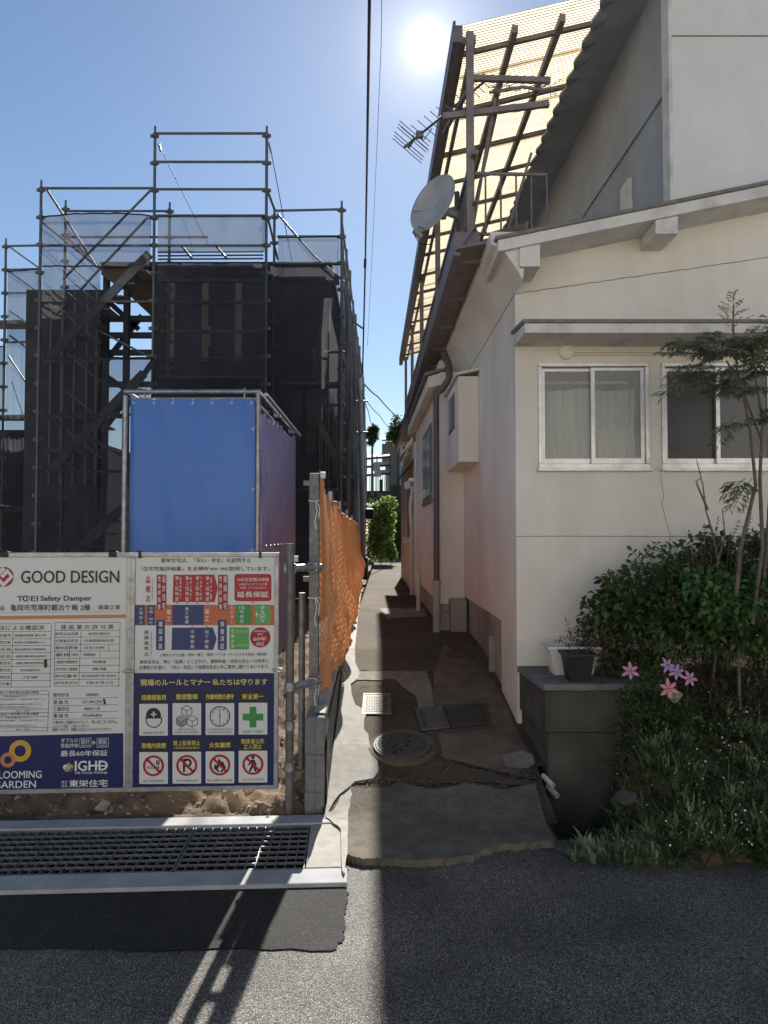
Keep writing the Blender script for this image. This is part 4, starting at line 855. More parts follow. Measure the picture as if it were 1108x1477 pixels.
# guy wires
hb(229, 208, 300, 352, 11.7, 12.4, r=.007, nm='guy_wire', m=M_black); hb(389, 208, 421, 376, 11.75, 12.9, r=.007, nm='guy_wire', m=M_black)
hb(229, 208, 232, 218, 11.7, r=.02, nm='turnbuckle', m=M_galv); hb(388, 206, 391, 220, 11.75, r=.018, nm='turnbuckle', m=M_galv)

# mesh sheets hung on the scaffolding: each one a thing
def net(label, px0, y0t, px1, y1t, yb, Y0, Y1, m=M_net, zb=None, wav=.05, sag=0, nm='mesh_sheet'):
    a_, b_ = P(px0, y0t, Y0), P(px1, y1t, Y1); zb_ = zb if zb is not None else P(px0, yb, Y0).z
    def fn(u, v):
        p = a_.lerp(b_, u); z = zb_ + (p.z - sag * math.sin(math.pi * u) - zb_) * v
        d = wav * (math.sin(u * 11 + v * 2) * .5 + .4 * math.sin(u * 29 - v * 3) + .25 * math.sin(u * 53 + v * 7)) * (.4 + .6 * math.sin(math.pi * min(1, v * 1.02)))
        n_ = Vector((-(b_ - a_).y, (b_ - a_).x, 0)).normalized(); return Vector((p.x, p.y, z)) + n_ * d
    mb = MB(); mb.grid(fn, 80, 30); o = mb.build(nm, m); tag(o, label, 'mesh sheet', 'mesh sheets on the scaffolding')
    mb = MB(); mb.path([Vector(fn(t, 1)) for t in np.linspace(0, 1, 40)], .012, 5); mb.build('top_hem', M_black, o)
    return o
net('upper mesh sheet over the stair bay, its slack top edge bowed against the sky', 61, 313, 218, 311, 382, 11.72, 11.72, zb=P(60, 383, 11.72).z, sag=-.05)
net('tall dark mesh sheet covering the stair bay from platform to ground', 61, 384, 145, 384, 0, 11.73, 11.73, zb=.4, wav=.05)
net('short mesh strip above the top platform between the two tallest poles', 228, 312, 382, 312, 364, 11.72, 11.72, zb=P(60, 364, 11.72).z, wav=.015)
net('broad dark mesh sheet in front of the upper floor between the tallest poles', 226, 379, 384, 379, 0, 11.73, 11.73, zb=.4, wav=.04)
net('mesh strip at the top of the right bay beside the alley', 401, 343, 490, 341, 379, 12.2, 12.2, zb=P(490, 379, 12.2).z, wav=.015)
net('mesh sheet on the right bay below the roof edge', 388, 382, 490, 382, 0, 12.15, 12.15, zb=.4, wav=.04)
net('mesh sheet on the lower far left bay with torn folds', 11, 392, 56, 388, 0, 13.85, 13.85, zb=.4, wav=.06)
net('mesh sheet edge at the left picture border', -70, 492, 5, 500, 0, 13.9, 13.9, zb=.4, wav=.05)
net('lower part mesh sheet over the open framed bay behind the stairs', 147, 516, 222, 516, 0, 11.74, 11.74, zb=.4, wav=.04)
o = MB()
def sidef(u, v):
    Y = 12.3 + 14.5 * u; z = .6 + (6.45 - .6) * v; x = XS - .01 + .07 * math.sin(Y * 1.9 + v) * math.sin(v * 3.1) + .05 * math.sin(Y * 5.3 - v * 2) * (1 - .5 * v) + .03 * math.sin(Y * 13 + v * 4)
    return (x, Y, z)
o.grid(sidef, 260, 40); oo = o.build('mesh_sheet', M_net2); tag(oo, 'long dark mesh sheet with vertical folds along the alley side of the scaffolding', 'mesh sheet', 'mesh sheets on the scaffolding')
# ================================================================== UNFINISHED HOUSE
uh = empty('unfinished_house', (-3, 13, .4)); tag(uh, 'two storey timber house under construction behind the dark mesh sheets', 'house')
HX1 = -.98; HY = 13.0
def hbx(nm, px0, px1, py0, py1, Y, m, d=.1):
    a_ = P(px0, py1, Y); b_ = P(px1, py0, Y); return MB().bx(a_.x, b_.x, Y, Y + d, a_.z, b_.z).build(nm, m, uh)
ztop = P(470, 379, HY).z
xw0 = P(226, 400, HY).x
MB().bx(xw0, HX1, HY + .1, HY + .16, .4, ztop - .1).build('wall_sheathing', M_sheath, uh)
MB().bx(HX1 - .06, HX1, HY + .16, 20, .4, ztop - .1).build('wall_sheathing', M_sheath, uh)
MB().bx(P(145, 400, HY).x, HX1 + .06, HY - .05, 20.2, ztop - .1, ztop).build('roof_deck', M_sheath, uh)
MB().bx(-6.4, xw0 - .9, HY + .1, HY + .16, .4, ztop - .45).build('wall_sheathing', M_sheath, uh)
hbx('fascia_board', 228, 386, 385, 396, HY - .06, M_sheath2, .04); hbx('fascia_board', 228, 386, 398, 405, HY - .03, M_sheath2, .04)
for x in (247, 296, 344): hbx('stud', x - 5, x + 5, 408, 520, HY + .02, M_timber, .06)
for y in (436, 478): hbx('rail', 230, 380, y - 2, y + 2, HY - .02, M_sheath2, .04)
for x in (72, 88, 106, 124, 138): hbx('stud', x - 3, x + 3, 420, 700, HY + .02, M_timber, .05)
for y in (455, 520, 600, 650): hbx('rail', 62, 145, y - 3, y + 3, HY - .04, M_sheath2, .04)
hbx('brace_board', 300, 304, 470, 500, HY, M_timber, .03)
for x in (150, 180, 222): hbx('post', x - 5, x + 6, 384, 700, HY + .1, M_sheath, .12)
for y in (458, 482, 507, 553): hbx('beam', 146, 226, y - 3, y + 4, HY + .15, M_sheath, .12)
for (a_, b_) in (((146, 425), (200, 475)), ((205, 455), (146, 530)), ((150, 540), (222, 590)), ((222, 520), (150, 620))):
    MB().beam(P(*a_, HY + .3), P(*b_, HY + .3), .05, .09).build('brace', M_sheath, uh)
MB().add([P(146, 384, HY), P(212, 384, HY), P(168, 412, HY), P(146, 396, HY)], [(0, 3, 2, 1)]).build('roof_underlay', M_sheath2, uh)
# ground floor seen deep in shadow and boards on the alley side
for (x0_, y0_, x1_, y1_, m) in ((452, 504, 468, 540, M_timber), (441, 576, 460, 618, M_sheath2), (441, 622, 456, 655, M_sheath2), (426, 560, 431, 588, M_whitep)):
    if x1_ - x0_ > 10: hbx('board', x0_, x1_, y0_, y1_, HY - .04, m, .03)
MB().beam(P(463, 614, 12.9), P(492, 674, 12.9), .05, .11).build('sloping_board', M_timber, uh)
for i, x in enumerate((461, 464, 470, 474, 481, 485, 489)): hbx('stud', x - .8, x + .8, (540, 540, 570, 575, 600, 600, 610)[i], 690, HY - .08, M_timber, .04)
for Y, x in ((13.0, 0),):
    MB().add([P(475, 430, 12.9), P(466, 430, 12.9), P(449, 545, 12.9), P(464, 545, 12.9)], [(0, 1, 2, 3)]).build('wrap_flap', M_sheath2, uh)
hbx('floor_beam', 230, 470, 545, 556, HY - .05, M_sheath, .08)
for i in range(6): hbx('joist_end', 262 + i * 14, 268 + i * 14, 548, 551, HY - .08, M_timber, .02)
# dark timber yard behind
e = MB().bx(-9, -6.4, 14.6, 20, .4, 3.6).build('shed', M_sheath); tag(e, 'dark shed roof edge beyond the scaffolding at the left border', 'shed')
# ================================================================== WHITE HOUSE
hs = empty('plastered_house', (1.5, 5, .3)); tag(hs, 'cream plastered house with roof balcony filling the right side of the alley', 'house')
WY = 4.92; XC = A(.968, WY, 0).x; XR = 3.4
def zr(x, base=3.383, x0=.719, s_=.2065): return base + s_ * (x - x0)     # roof verge line
def wz(py): return P(600, py, WY).z
def wx(px): return P(px, 700, WY).x
w1 = (wx(777), wx(937), wz(679), wz(524)); w2 = (wx(955), wx(1121), wz(679), wz(524))
# front wall in cells round the windows
xs = [XC, w1[0], w1[1], w2[0], w2[1], XR]; zs = [-.3, wz(773), w1[2], w1[3], 'top']
mb = MB(); T = .16
for i in range(5):
    for j in range(4):
        if j == 2 and i in (1, 3): continue
        x0_, x1_ = xs[i], xs[i + 1]; za, zb = zs[j], zs[j + 1]
        t0, t1 = (zr(x0_), zr(x1_)) if zb == 'top' else (zb, zb)
        mb.hexa([(x0_, WY, za), (x1_, WY, za), (x1_, WY + T, za), (x0_, WY + T, za), (x0_, WY, t0), (x1_, WY, t1), (x1_, WY + T, t1), (x0_, WY + T, t0)])
me_o = mb.build('front_wall', M_plast, hs)
# weld the cells so no inner faces meet on the surface
import bmesh
def clean(o):
    bm = bmesh.new(); bm.from_mesh(o.data); bmesh.ops.remove_doubles(bm, verts=bm.verts, dist=.0005)
    seen = {}; kill = []
    for f in bm.faces:
        k = tuple(sorted(v.index for v in f.verts))
        if k in seen: kill += [f, seen[k]]
        seen[k] = f
    bmesh.ops.delete(bm, geom=list(set(kill)), context='FACES'); bm.to_mesh(o.data); bm.free()
clean(me_o)
# wall lines: joint below the windows, crack lines
def strip3(pts, wd, dep, m, nm, par=hs):
    mb = MB(); 
    for a_, b_ in zip(pts[:-1], pts[1:]): mb.beam(a_, b_, dep, wd)
    return mb.build(nm, m, par)
M_crack = mat('crack_line', (.20, .17, .14), (.34, .3, .25), .9, 20)
pp = [Vector((x, WY - .001, wz(773.5) + rnd.uniform(-.0012, .0012))) for x in np.linspace(XC, XR, 60)]; strip3(pp, .005, .004, M_crack, 'wall_joint')
pp = [Vector((x, WY - .001, 3.125 + .145 * (x - XC) + rnd.uniform(-.0025, .0025))) for x in np.linspace(XC - .0, XR, 70)]; strip3(pp, .005, .004, M_crack, 'wall_crack')
pp = [Vector((wx(px), WY - .001, wz(py))) for px, py in ((953, 682), (955, 700), (957, 715), (954, 728), (958, 742), (962, 758), (966, 772), (964, 785), (967, 800))]; strip3(pp, .003, .003, M_crack, 'wall_crack')
pp = [A(.968 - .001, y, 3.125 + rnd.uniform(-.003, .003)) for y in np.linspace(WY, 7.6, 50)]; strip3(pp, .006, .004, M_crack, 'wall_crack')
# corner bead
# alley wall, section A
P0 = A(.968, WY, 0)
mb = MB(); mb.abox(.968, 1.13, WY + .001, 5.50, -.3, 3.46); mb.build('side_wall', M_plast, hs)
mb = MB(); mb.abox(.968, 1.13, 5.502, 7.75, .876, 3.46); mb.build('side_wall', M_plast, hs)
mb = MB(); mb.abox(.985, 1.13, 5.503, 7.75, -.3, .874); mb.build('plinth', M_plinth, hs)
mb = MB(); mb.abox(.962, .99, 7.0, 7.03, .3, .874); 
# section B juts into the alley
mb = MB(); mb.abox(.72, .966, 7.63, 7.74, .80, 3.2); mb.build('return_wall', M_plast, hs)
mb = MB(); mb.abox(.735, .966, 7.645, 7.74, -.1, .798); mb.build('plinth', M_plinth, hs)
mb = MB(); mb.abox(.72, .82, 7.742, 11.8, .80, 3.35); mb.build('side_wall', M_plast, hs)
mb = MB(); mb.abox(.735, .82, 7.742, 11.8, .3, .798); mb.build('plinth', M_plinth, hs)
mb = MB(); mb.abox(.80, .965, 7.42, 7.63, -.1, .86); mb.build('plinth_block', mat('block_mortar2', (.27, .25, .22), (.35, .32, .28), .9, 5, bump=.3), hs, bevel=.01)
mb = MB(); mb.abox(.70, .80, 7.5, 7.64, .4, .72); mb.build('step_block', M_plinth, hs, bevel=.01)
mb = MB(); mb.abox(.94, .984, 5.9, 5.93, .2, .70); mb.build('drain_stub', M_plinth, hs)
# toilet bay box hanging from the wall
mb = MB(); mb.abox(.783, .966, 6.58, 7.625, 2.16, 2.93); mb.build('bay_box', M_plast, hs, bevel=.004)
mb = MB(); mb.hexa([A(.755, 6.55, 2.932), A(.966, 6.55, 2.98), A(.966, 7.628, 2.98), A(.755, 7.628, 2.932), A(.755, 6.55, 2.955), A(.966, 6.55, 3.0), A(.966, 7.628, 3.0), A(.755, 7.628, 2.955)]); mb.build('bay_roof', M_trim, hs)
mb = MB(); mb.abox(.777, .782, 6.85, 7.35, 2.5, 2.84); bwf = mb.build('bay_window', M_brown, hs); mb = MB(); mb.abox(.774, .7765, 6.88, 7.32, 2.53, 2.81); mb.build('pane', mat('dim_glass', (.10, .11, .12), (.16, .17, .18), .15, 3, spec=.6), bwf)
# section B window
mb = MB(); mb.abox(.70, .719, 8.6, 9.95, 1.93, 2.82)
wB = mb.build('side_window', M_brown, hs); mb = MB(); mb.abox(.694, .699, 8.66, 9.25, 1.99, 2.76); mb.build('pane', MC['dim_glass'], wB); mb = MB(); mb.abox(.694, .699, 9.31, 9.89, 1.99, 2.76); mb.build('pane', MC['dim_glass'], wB)
mb = MB(); mb.abox(.69, .719, 8.56, 9.99, 1.89, 1.93); mb.build('sill', M_brown, wB)
# eave over section B
mb = MB(); mb.hexa([A(.60, 7.66, 3.04), A(.80, 7.66, 3.10), A(.80, 11.9, 3.2), A(.60, 11.9, 3.14), A(.60, 7.66, 3.16), A(.80, 7.66, 3.22), A(.80, 11.9, 3.32), A(.60, 11.9, 3.26)]); mb.build('rear_eave', M_plast, hs)
mb = MB(); mb.hexa([A(.56, 7.64, 3.165), A(.80, 7.64, 3.23), A(.80, 12.0, 3.33), A(.56, 12.0, 3.265), A(.56, 7.64, 3.20), A(.80, 7.64, 3.26), A(.80, 12.0, 3.36), A(.56, 12.0, 3.30)]); mb.build('eave_flashing', M_flash, hs)
# section C: lower wing end with small hood, lamp, pipes
mb = MB(); mb.abox(.70, .9, 11.802, 17, .3, 3.0); mb.build('rear_wing_wall', M_plast, hs)
mb = MB(); mb.hexa([A(.52, 12.3, 2.86), A(.70, 12.3, 3.1), A(.70, 14.5, 3.1), A(.52, 14.5, 2.86), A(.52, 12.3, 2.9), A(.70, 12.3, 3.16), A(.70, 14.5, 3.16), A(.52, 14.5, 2.9)]); mb.build('rear_hood', M_plast, hs)
mb = MB(); mb.hexa([A(.50, 12.0, 2.50), A(.70, 12.0, 2.75), A(.70, 14.0, 2.75), A(.50, 14.0, 2.50), A(.50, 12.0, 2.53), A(.70, 12.0, 2.79), A(.70, 14.0, 2.79), A(.50, 14.0, 2.53)]); mb.build('rear_hood', M_brown, hs)
mb = MB(); mb.abox(.655, .70, 12.2, 13.3, 1.4, 2.3); mb.build('side_window', M_brown, hs)
lampo = MB().box(A(.60, 12.1, 2.33), (.10, .14, .13)).build('wall_lamp', M_whitep, None, bevel=.02); tag(lampo, 'small white wall lamp under the rear hood of the plastered house', 'lamp')
MB().box(A(.68, 12.1, 2.42), (.12, .05, .05)).build('bracket', M_alu, lampo)
mb = MB(); mb.path([A(.66, 11.95, z) for z in (.55, 1.0, 1.6)] + [A(.64, 11.95, 2.0), A(.68, 11.98, 2.3)], .03, 8); o = mb.build('rear_downpipe', M_pipew, hs)
mb = MB(); mb.box(A(.62, 12.5, 1.42), (.16, .3, .12)); mb.build('meter_box', M_pipew, hs, bevel=.02)
mb = MB().tube(A(.60, 9.3, gz(9.3) - .02), A(.60, 9.3, 1.06), .026, 12); tag(mb.build('standpipe', M_pipew), 'short pinkish white standpipe beside the house wall halfway along the alley', 'pipe')
# cornice cove along the alley + roof edge
mb = MB(); prof = [(.968, 3.13), (.93, 3.20), (.86, 3.30), (.80, 3.345), (.765, 3.36), (.765, 3.44), (1.0, 3.5)]
def cove(u, v):
    k = v * (len(prof) - 1); i = min(int(k), len(prof) - 2); f = k - i; L_ = prof[i][0] * (1 - f) + prof[i + 1][0] * f; z = prof[i][1] * (1 - f) + prof[i + 1][1] * f
    return A(L_, 4.66 + (8.2 - 4.66) * u, z)
mb.grid(cove, 30, 12); mb.build('cornice', M_plast, hs)
mb = MB(); mb.add([A(.968, 4.662, 3.13), A(.93, 4.662, 3.2), A(.86, 4.662, 3.3), A(.80, 4.662, 3.345), A(.765, 4.662, 3.36), A(.765, 4.662, 3.44), A(1.0, 4.662, 3.44)], [(0, 1, 2, 3, 4, 5, 6)]); mb.build('cornice_end', M_plast, hs)
mb = MB(); mb.add([A(.968, 4.66, 3.13), A(.968, 4.92, 3.13), A(1.0, 4.92, 3.44), A(1.0, 4.66, 3.44)], [(0, 1, 2, 3)])
# front verge slab: fascia, soffit, beam ends
VY = 4.62; x0_, x1_ = .722, XR
def vb(nm, x0, x1, y0, y1, dz0, dz1, m, bev=0):
    return MB().hexa([(x0, y0, zr(x0) + dz0), (x1, y0, zr(x1) + dz0), (x1, y1, zr(x1) + dz0), (x0, y1, zr(x0) + dz0), (x0, y0, zr(x0) + dz1), (x1, y0, zr(x1) + dz1), (x1, y1, zr(x1) + dz1), (x0, y1, zr(x0) + dz1)]).build(nm, m, hs, bevel=bev)
vb('verge_slab', x0_, x1_, VY, WY + .3, -.085, -.012, M_trim, .004)
vb('verge_flashing', x0_ - .02, x1_, VY - .015, WY + .2, -.011, .012, M_flash, .003)
for (a_, b_, dz) in ((750, 780, .135), (947, 980, .105)):
    xa, xb = P(a_, 350, VY).x, P(b_, 350, VY).x; m_ = (xa + xb) / 2
    MB().hexa([(xa, VY + .012, zr(m_) - .085 - dz), (xb, VY + .012, zr(m_) - .085 - dz), (xb, WY - .002, zr(m_) - .085 - dz), (xa, WY - .002, zr(m_) - .085 - dz), (xa, VY + .012, zr(xa) - .087), (xb, VY + .012, zr(xb) - .087), (xb, WY - .002, zr(xb) - .087), (xa, WY - .002, zr(xa) - .087)]).build('beam_end', M_trim, hs, bevel=.006)
# window hood
hy = 4.58; za = P(800, 480, hy).z; zb_ = P(800, 466, hy).z; xh = P(757, 470, hy).x
MB().hexa([(xh, hy, za), (XR, hy, za), (XR, WY - .002, wz(500)), (XC - .01, WY - .002, wz(500)), (xh, hy, zb_), (XR, hy, zb_), (XR, WY - .002, zb_ + .02), (XC - .01, WY - .002, zb_ + .02)]).build('window_hood', M_trim, hs, bevel=.004)
MB().hexa([(xh - .012, hy - .012, zb_ + .001), (XR, hy - .012, zb_ + .001), (XR, WY - .003, zb_ + .021), (XC - .03, WY - .003, zb_ + .021), (xh - .012, hy - .012, zb_ + .022), (XR, hy - .012, zb_ + .022), (XR, WY - .003, zb_ + .042), (XC - .03, WY - .003, zb_ + .042)]).build('hood_flashing', M_flash, hs)
# round vent cap and conduits
q = P(817, 508, WY); mb = MB(); mb.tube((q.x, WY - .022, q.z), (q.x, WY - .001, q.z), .05, 28); mb.tube((q.x, WY - .032, q.z), (q.x, WY - .022, q.z), .035, 28, .05); mb.build('vent_cap', M_plast, hs)
for dz in (0, -.018): MB().tube((q.x + .05, WY - .008, q.z + dz), (XR, WY - .008, q.z + dz - .004), .006, 8).build('conduit', M_plast, hs)
# windows
M_frost = mat('frosted_glass', (.46, .47, .44), (.52, .53, .49), .25, 5, spec=.7, alpha=.34)
M_frostd = mat('dark_screen', (.05, .05, .05), (.07, .07, .07), .35, 5, spec=.5, alpha=.80)
M_clear = mat('dim_frosted_glass', (.20, .195, .19), (.25, .245, .24), .3, 5, spec=.6, alpha=.5)
M_curt = mat('pale_curtain', (.72, .72, .62), (.8, .8, .7), .9, 4)
M_room = mat('room_wall', (.16, .16, .16), (.2, .2, .2), .9, 4)
def window(wn, kinds, label):
    x0, x1, z0_, z1_ = wn; f = empty('window', ((x0 + x1) / 2, WY, z0_)); f.parent = None
    f.parent = hs; f.location = Vector(((x0 + x1) / 2, WY, z0_)) - hs.location
    f['label'] = label
    F_ = .024; y0, y1 = WY - .018, WY + .07
    MB().bx(x0, x1, y0, y1, z1_ - F_, z1_).build('frame', M_alu, f, bevel=.002); MB().bx(x0, x1, y0, y1, z0_ + .012, z0_ + .045).build('frame', M_alu, f, bevel=.002)
    MB().bx(x0, x0 + F_, y0 + .0005, y1 - .0005, z0_ + .046, z1_ - F_ - .001).build('frame', M_alu, f, bevel=.002); MB().bx(x1 - F_, x1, y0 + .0005, y1 - .0005, z0_ + .046, z1_ - F_ - .001).build('frame', M_alu, f, bevel=.002)
    MB().bx(x0 - .012, x1 + .012, WY - .045, WY - .003, z0_ - .004, z0_ + .011).build('sill', M_alu, f, bevel=.002)
    xm = (x0 + x1) / 2
    for k in range(2):
        a_, b_ = ((x0 + F_ + .002, xm + .014), (xm - .014, x1 - F_ - .002))[k]; yy = WY + (.030 if k == 0 else .004); S = .026
        za_, zt_ = z0_ + .048, z1_ - F_ - .004
        sm = MB(); sm.bx(a_, b_, yy, yy + .022, za_, za_ + S + .01); sm.bx(a_, b_, yy, yy + .022, zt_ - S * .8, zt_); sm.bx(a_, a_ + S, yy, yy + .022, za_ + S + .011, zt_ - S * .8 - .001); sm.bx(b_ - S, b_, yy, yy + .022, za_ + S + .011, zt_ - S * .8 - .001)
        s_ = sm.build('sash', M_alu, f); MB().bx(a_ + S, b_ - S, yy + .009, yy + .013, za_ + S + .01, zt_ - S * .8).build('pane', kinds[k], s_)
    # little room behind
    r = MB(); xa_ = max(x0 - .3, XC + .17)
    r.bx(xa_, x1 + .3, WY + 1.6, WY + 1.62, z0_ - .5, z1_ + .3); r.bx(xa_, xa_ + .02, WY + T + .01, WY + 1.6, z0_ - .5, z1_ + .3); r.bx(x1 + .28, x1 + .3, WY + T + .01, WY + 1.6, z0_ - .5, z1_ + .3)
    r.bx(xa_ + .02, x1 + .28, WY + T + .01, WY + 1.6, z1_ + .28, z1_ + .3); r.bx(xa_ + .02, x1 + .28, WY + T + .01, WY + 1.6, z0_ - .5, z0_ - .48)
    r.build('room', M_room, f); return f
wA = window(w1, (M_frost, M_frost), 'left window with pale curtains behind frosted glass')
wB2 = window(w2, (M_frostd, M_clear), 'right window partly hidden by the shrub')
x0, x1, z0_, z1_ = w1
def curt(a0, a1, seed):
    def fn(u, v): x = a0 + (a1 - a0) * u; return (x + .004 * math.sin(v * 9), WY + .135 + .012 * math.sin(u * 46 + seed) + .006 * math.sin(u * 90 + v * 3), z0_ + .06 + (z1_ - z0_ - .20 - .02 * abs(math.sin(u * 5 + seed))) * v)
    mb = MB(); mb.grid(fn, 90, 12); return mb
o = curt(x0 + .035, x1 - .05, 1).build('curtain', M_curt); tag(o, 'pale curtain hanging inside the left window', 'curtain')
q = MB().tube((x0 + .03, WY + .125, z1_ - .105), (x1 - .1, WY + .125, z1_ - .105), .009, 8).build('rod', M_whitep, o)
tb = P(1059, 658, WY + .13); o = MB().bx(tb.x - .075, tb.x + .075, WY + .08, WY + .15, w2[2] + .05, w2[2] + .095).build('plastic_tray', M_whitep, bevel=.008); tag(o, 'white plastic tray standing inside the right window', 'tray')
# ---------------------------------------------------------------- roof deck / balcony
mb = MB(); mb.hexa([A(.57, 4.84, 3.40), A(2.2, 4.84, 3.70), A(2.2, 16, 3.70), A(.57, 16, 3.40), A(.57, 4.84, 3.42), A(2.2, 4.84, 3.72), A(2.2, 16, 3.72), A(.57, 16, 3.42)]); mb.build('roof_deck', M_wood, hs)
mb = MB(); mb.abox(.555, .60, 4.9, 16, 3.38, 3.52); mb.build('deck_fascia', M_brown, hs)
for i in range(13): mb = MB(); mb.abox(.60, 1.0, 5.1 + .8 * i, 5.16 + .8 * i, 3.40, 3.458); mb.build('joist', M_wood, hs)
# gutter + downpipe
M_dp = mat('downpipe_brown', (.085, .075, .08), (.12, .11, .115), .5, 5, spec=.4)
mb = MB(); mb.path([A(.53, 7.2, 3.30), A(.53, 8.2, 3.28)], .045, 8)
dpx = A(.66, 7.42, 0)
dp = empty('downpipe', (dpx.x, 7.42, gz(7.4))); dp.parent = hs; dp.location = Vector((dpx.x, 7.42, gz(7.4))) - hs.location
ztp = P(634, 570, 7.42).z; zmid = P(634, 852, 7.42).z
MB().tube((dpx.x, 7.42, zmid), (dpx.x, 7.42, ztp), .030, 14).build('upper_pipe', M_dp, dp)
MB().tube((dpx.x, 7.42, gz(7.4) - .02), (dpx.x, 7.42, zmid + .05), .038, 14).build('lower_pipe', M_pipeg, dp)
MB().tube((dpx.x, 7.42, zmid + .03), (dpx.x, 7.42, zmid + .10), .042, 14).build('collar', M_pipeg, dp)
MB().path([Vector((dpx.x, 7.42, ztp - .02)), Vector((dpx.x, 7.42, ztp + .02)), Vector((dpx.x + .06, 7.40, ztp + .06)), Vector((dpx.x + .13, 7.38, ztp + .16)), Vector((dpx.x + .12, 7.36, ztp + .30)), Vector((dpx.x + .06, 7.3, ztp + .42))], .036, 12).build('elbow', M_dp, dp)
for z in (1.3, 2.1): MB().tube((dpx.x, 7.42, z), (dpx.x, 7.42, z + .02), .034, 12).build('bracket', M_dp, dp)
# ---------------------------------------------------------------- upper storey
XU = 1.973
def ub(nm, x0, x1, y0, y1, z0, z1, m, bev=0, k=-.018):
    f_ = lambda x, y: x + k * (y - 5.0)
    return MB().hexa([(f_(x0, y0), y0, z0), (f_(x1, y0), y0, z0), (f_(x1, y1), y1, z0), (f_(x0, y1), y1, z0), (f_(x0, y0), y0, z1), (f_(x1, y0), y0, z1), (f_(x1, y1), y1, z1), (f_(x0, y1), y1, z1)]).build(nm, m, hs, bevel=bev)
M_upw = mat('upper_shaded_wall', (.32, .34, .37), (.40, .42, .45), .9, 2, 8, .2, 60, dirt=(.24, .235, .23), dscale=1.2, damt=.6, streak=True)  # grey carries the shade and milky lens veil on side wall, soffit, tiles
ub('upper_front_wall', XU, 4.2, 5.0, 5.15, 3.55, 6.3, M_plast2, k=0)
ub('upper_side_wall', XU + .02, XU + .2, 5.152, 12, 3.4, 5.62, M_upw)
ub('corner_trim', XU - .012, XU + .01, 4.992, 5.1, 3.6, 6.3, M_trim, k=0)
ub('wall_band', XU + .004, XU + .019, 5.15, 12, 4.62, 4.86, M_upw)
ub('wall_line', XU - .005, 4.2, 4.994, 4.999, 4.945, 4.953, M_crack, k=0)
for (a_, b_, z0w, z1w, m) in ((5.8, 6.0, 3.6, 4.35, M_trim), (6.9, 7.1, 3.6, 4.4, M_trim), (7.6, 8.6, 3.6, 4.4, mat('window_grey', (.2, .21, .22), (.26, .27, .28), .3, 4, spec=.5)), (8.65, 8.8, 3.6, 4.4, M_trim)):
    ub('sliding_door_panel', XU - .012, XU + .018, a_, b_, z0w, z1w, m)
# soffit with scalloped eave tiles
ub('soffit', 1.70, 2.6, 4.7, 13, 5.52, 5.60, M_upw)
tl = None
for i in range(34):
    y = 4.75 + .24 * i; x = A(1.73, y, 0).x
    mb = MB(); vs = []
    for k in range(7):
        t = k / 6; yy = y + .235 * t; zz = 5.50 + .012 * math.sin(t * math.pi * 2); 
        for (dx, dz) in ((0 + .02 * math.sin(t * 6.28), 0), (.9, .22)): vs.append((x + dx, yy, zz + dz))
    n_ = len(vs) // 2; mb.add(vs, [(2 * k, 2 * k + 2, 2 * k + 3, 2 * k + 1) for k in range(n_ - 1)]); mb.add([(a_, b_, c_ + .025) for a_, b_, c_ in vs], [(2 * k, 2 * k + 1, 2 * k + 3, 2 * k + 2) for k in range(n_ - 1)])
    mb.add([q for k in range(n_) for q in (vs[2 * k], (vs[2 * k][0], vs[2 * k][1], vs[2 * k][2] + .025))], [(2 * k, 2 * k + 1, 2 * k + 3, 2 * k + 2) for k in range(n_ - 1)])
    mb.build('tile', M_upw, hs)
# ---------------------------------------------------------------- balcony roof: corrugated sheets on rafters
bc = empty('balcony_canopy', (.5, 5.3, 3.5)); tag(bc, 'corrugated beige translucent canopy on dark rafters over the roof balcony', 'canopy')
zc = lambda L: 5.33 + .24 * (L - .63)
LE = 1.86; YN = 5.5; PW = .66
for i in range(16):
    y0 = YN + PW * i; mb = MB()
    if i == 99: continue
    Lr = LE + rnd.uniform(-.06, .02)
    def pf(u, v, y0=y0, i=i, Lr=Lr):
        Y = y0 + (PW + .035) * u; L_ = .64 + (Lr - .64) * v; return A(L_, Y, zc(L_) + .035 + .0085 * math.sin(Y / .032 * 2 * math.pi) + .004 * (i % 2))
    mb.grid(pf, 170, 3); mb.build('corrugated_sheet', M_roofp, bc)
for L_, wd in ((.72, .03), (.80, .03), (1.12, .045), (1.49, .045)):
    MB().beam(A(L_, YN + .12, zc(L_) - .01), A(L_, 16, zc(L_) - .01), wd, .06).build('rafter', M_wood, bc)
MB().beam(A(.665, YN - .02, 5.30), A(.665, 16.1, 5.30), .06, .13).build('edge_beam', M_brown, bc)
MB().beam(A(.632, YN - .02, 5.32), A(.632, 16.1, 5.32), .02, .16).build('edge_gutter', M_brown, bc)
for i, Y in enumerate((5.78, 6.6, 7.35, 8.0, 8.7, 9.4, 10.0, 10.8, 11.6, 12.4, 13.2, 14.0, 14.8, 15.6)):
    MB().beam(A(.62, Y, zc(.62) - .035 + .02), A(LE + .2, Y, zc(LE + .2) - .035 + .02), .035, .035).build('purlin', M_wood, bc)
    if i % 1 == 0: pass
for i, Y in enumerate((5.5, 8.2, 10.8, 13.3, 15.7)):
    MB().beam(A(.75, Y, 3.2 if i > 2 else 3.5), A(.75, Y, zc(.75) - .04), .055, .055).build('post', M_wood, bc)
MB().beam(A(.72, 5.5, 4.97), A(1.36, 5.5, 4.95), .035, .04).build('cross_beam', M_wood, bc); MB().beam(A(.55, 5.55, 4.70), A(1.36, 5.55, 4.80), .035, .045).build('cross_beam', M_wood, bc)
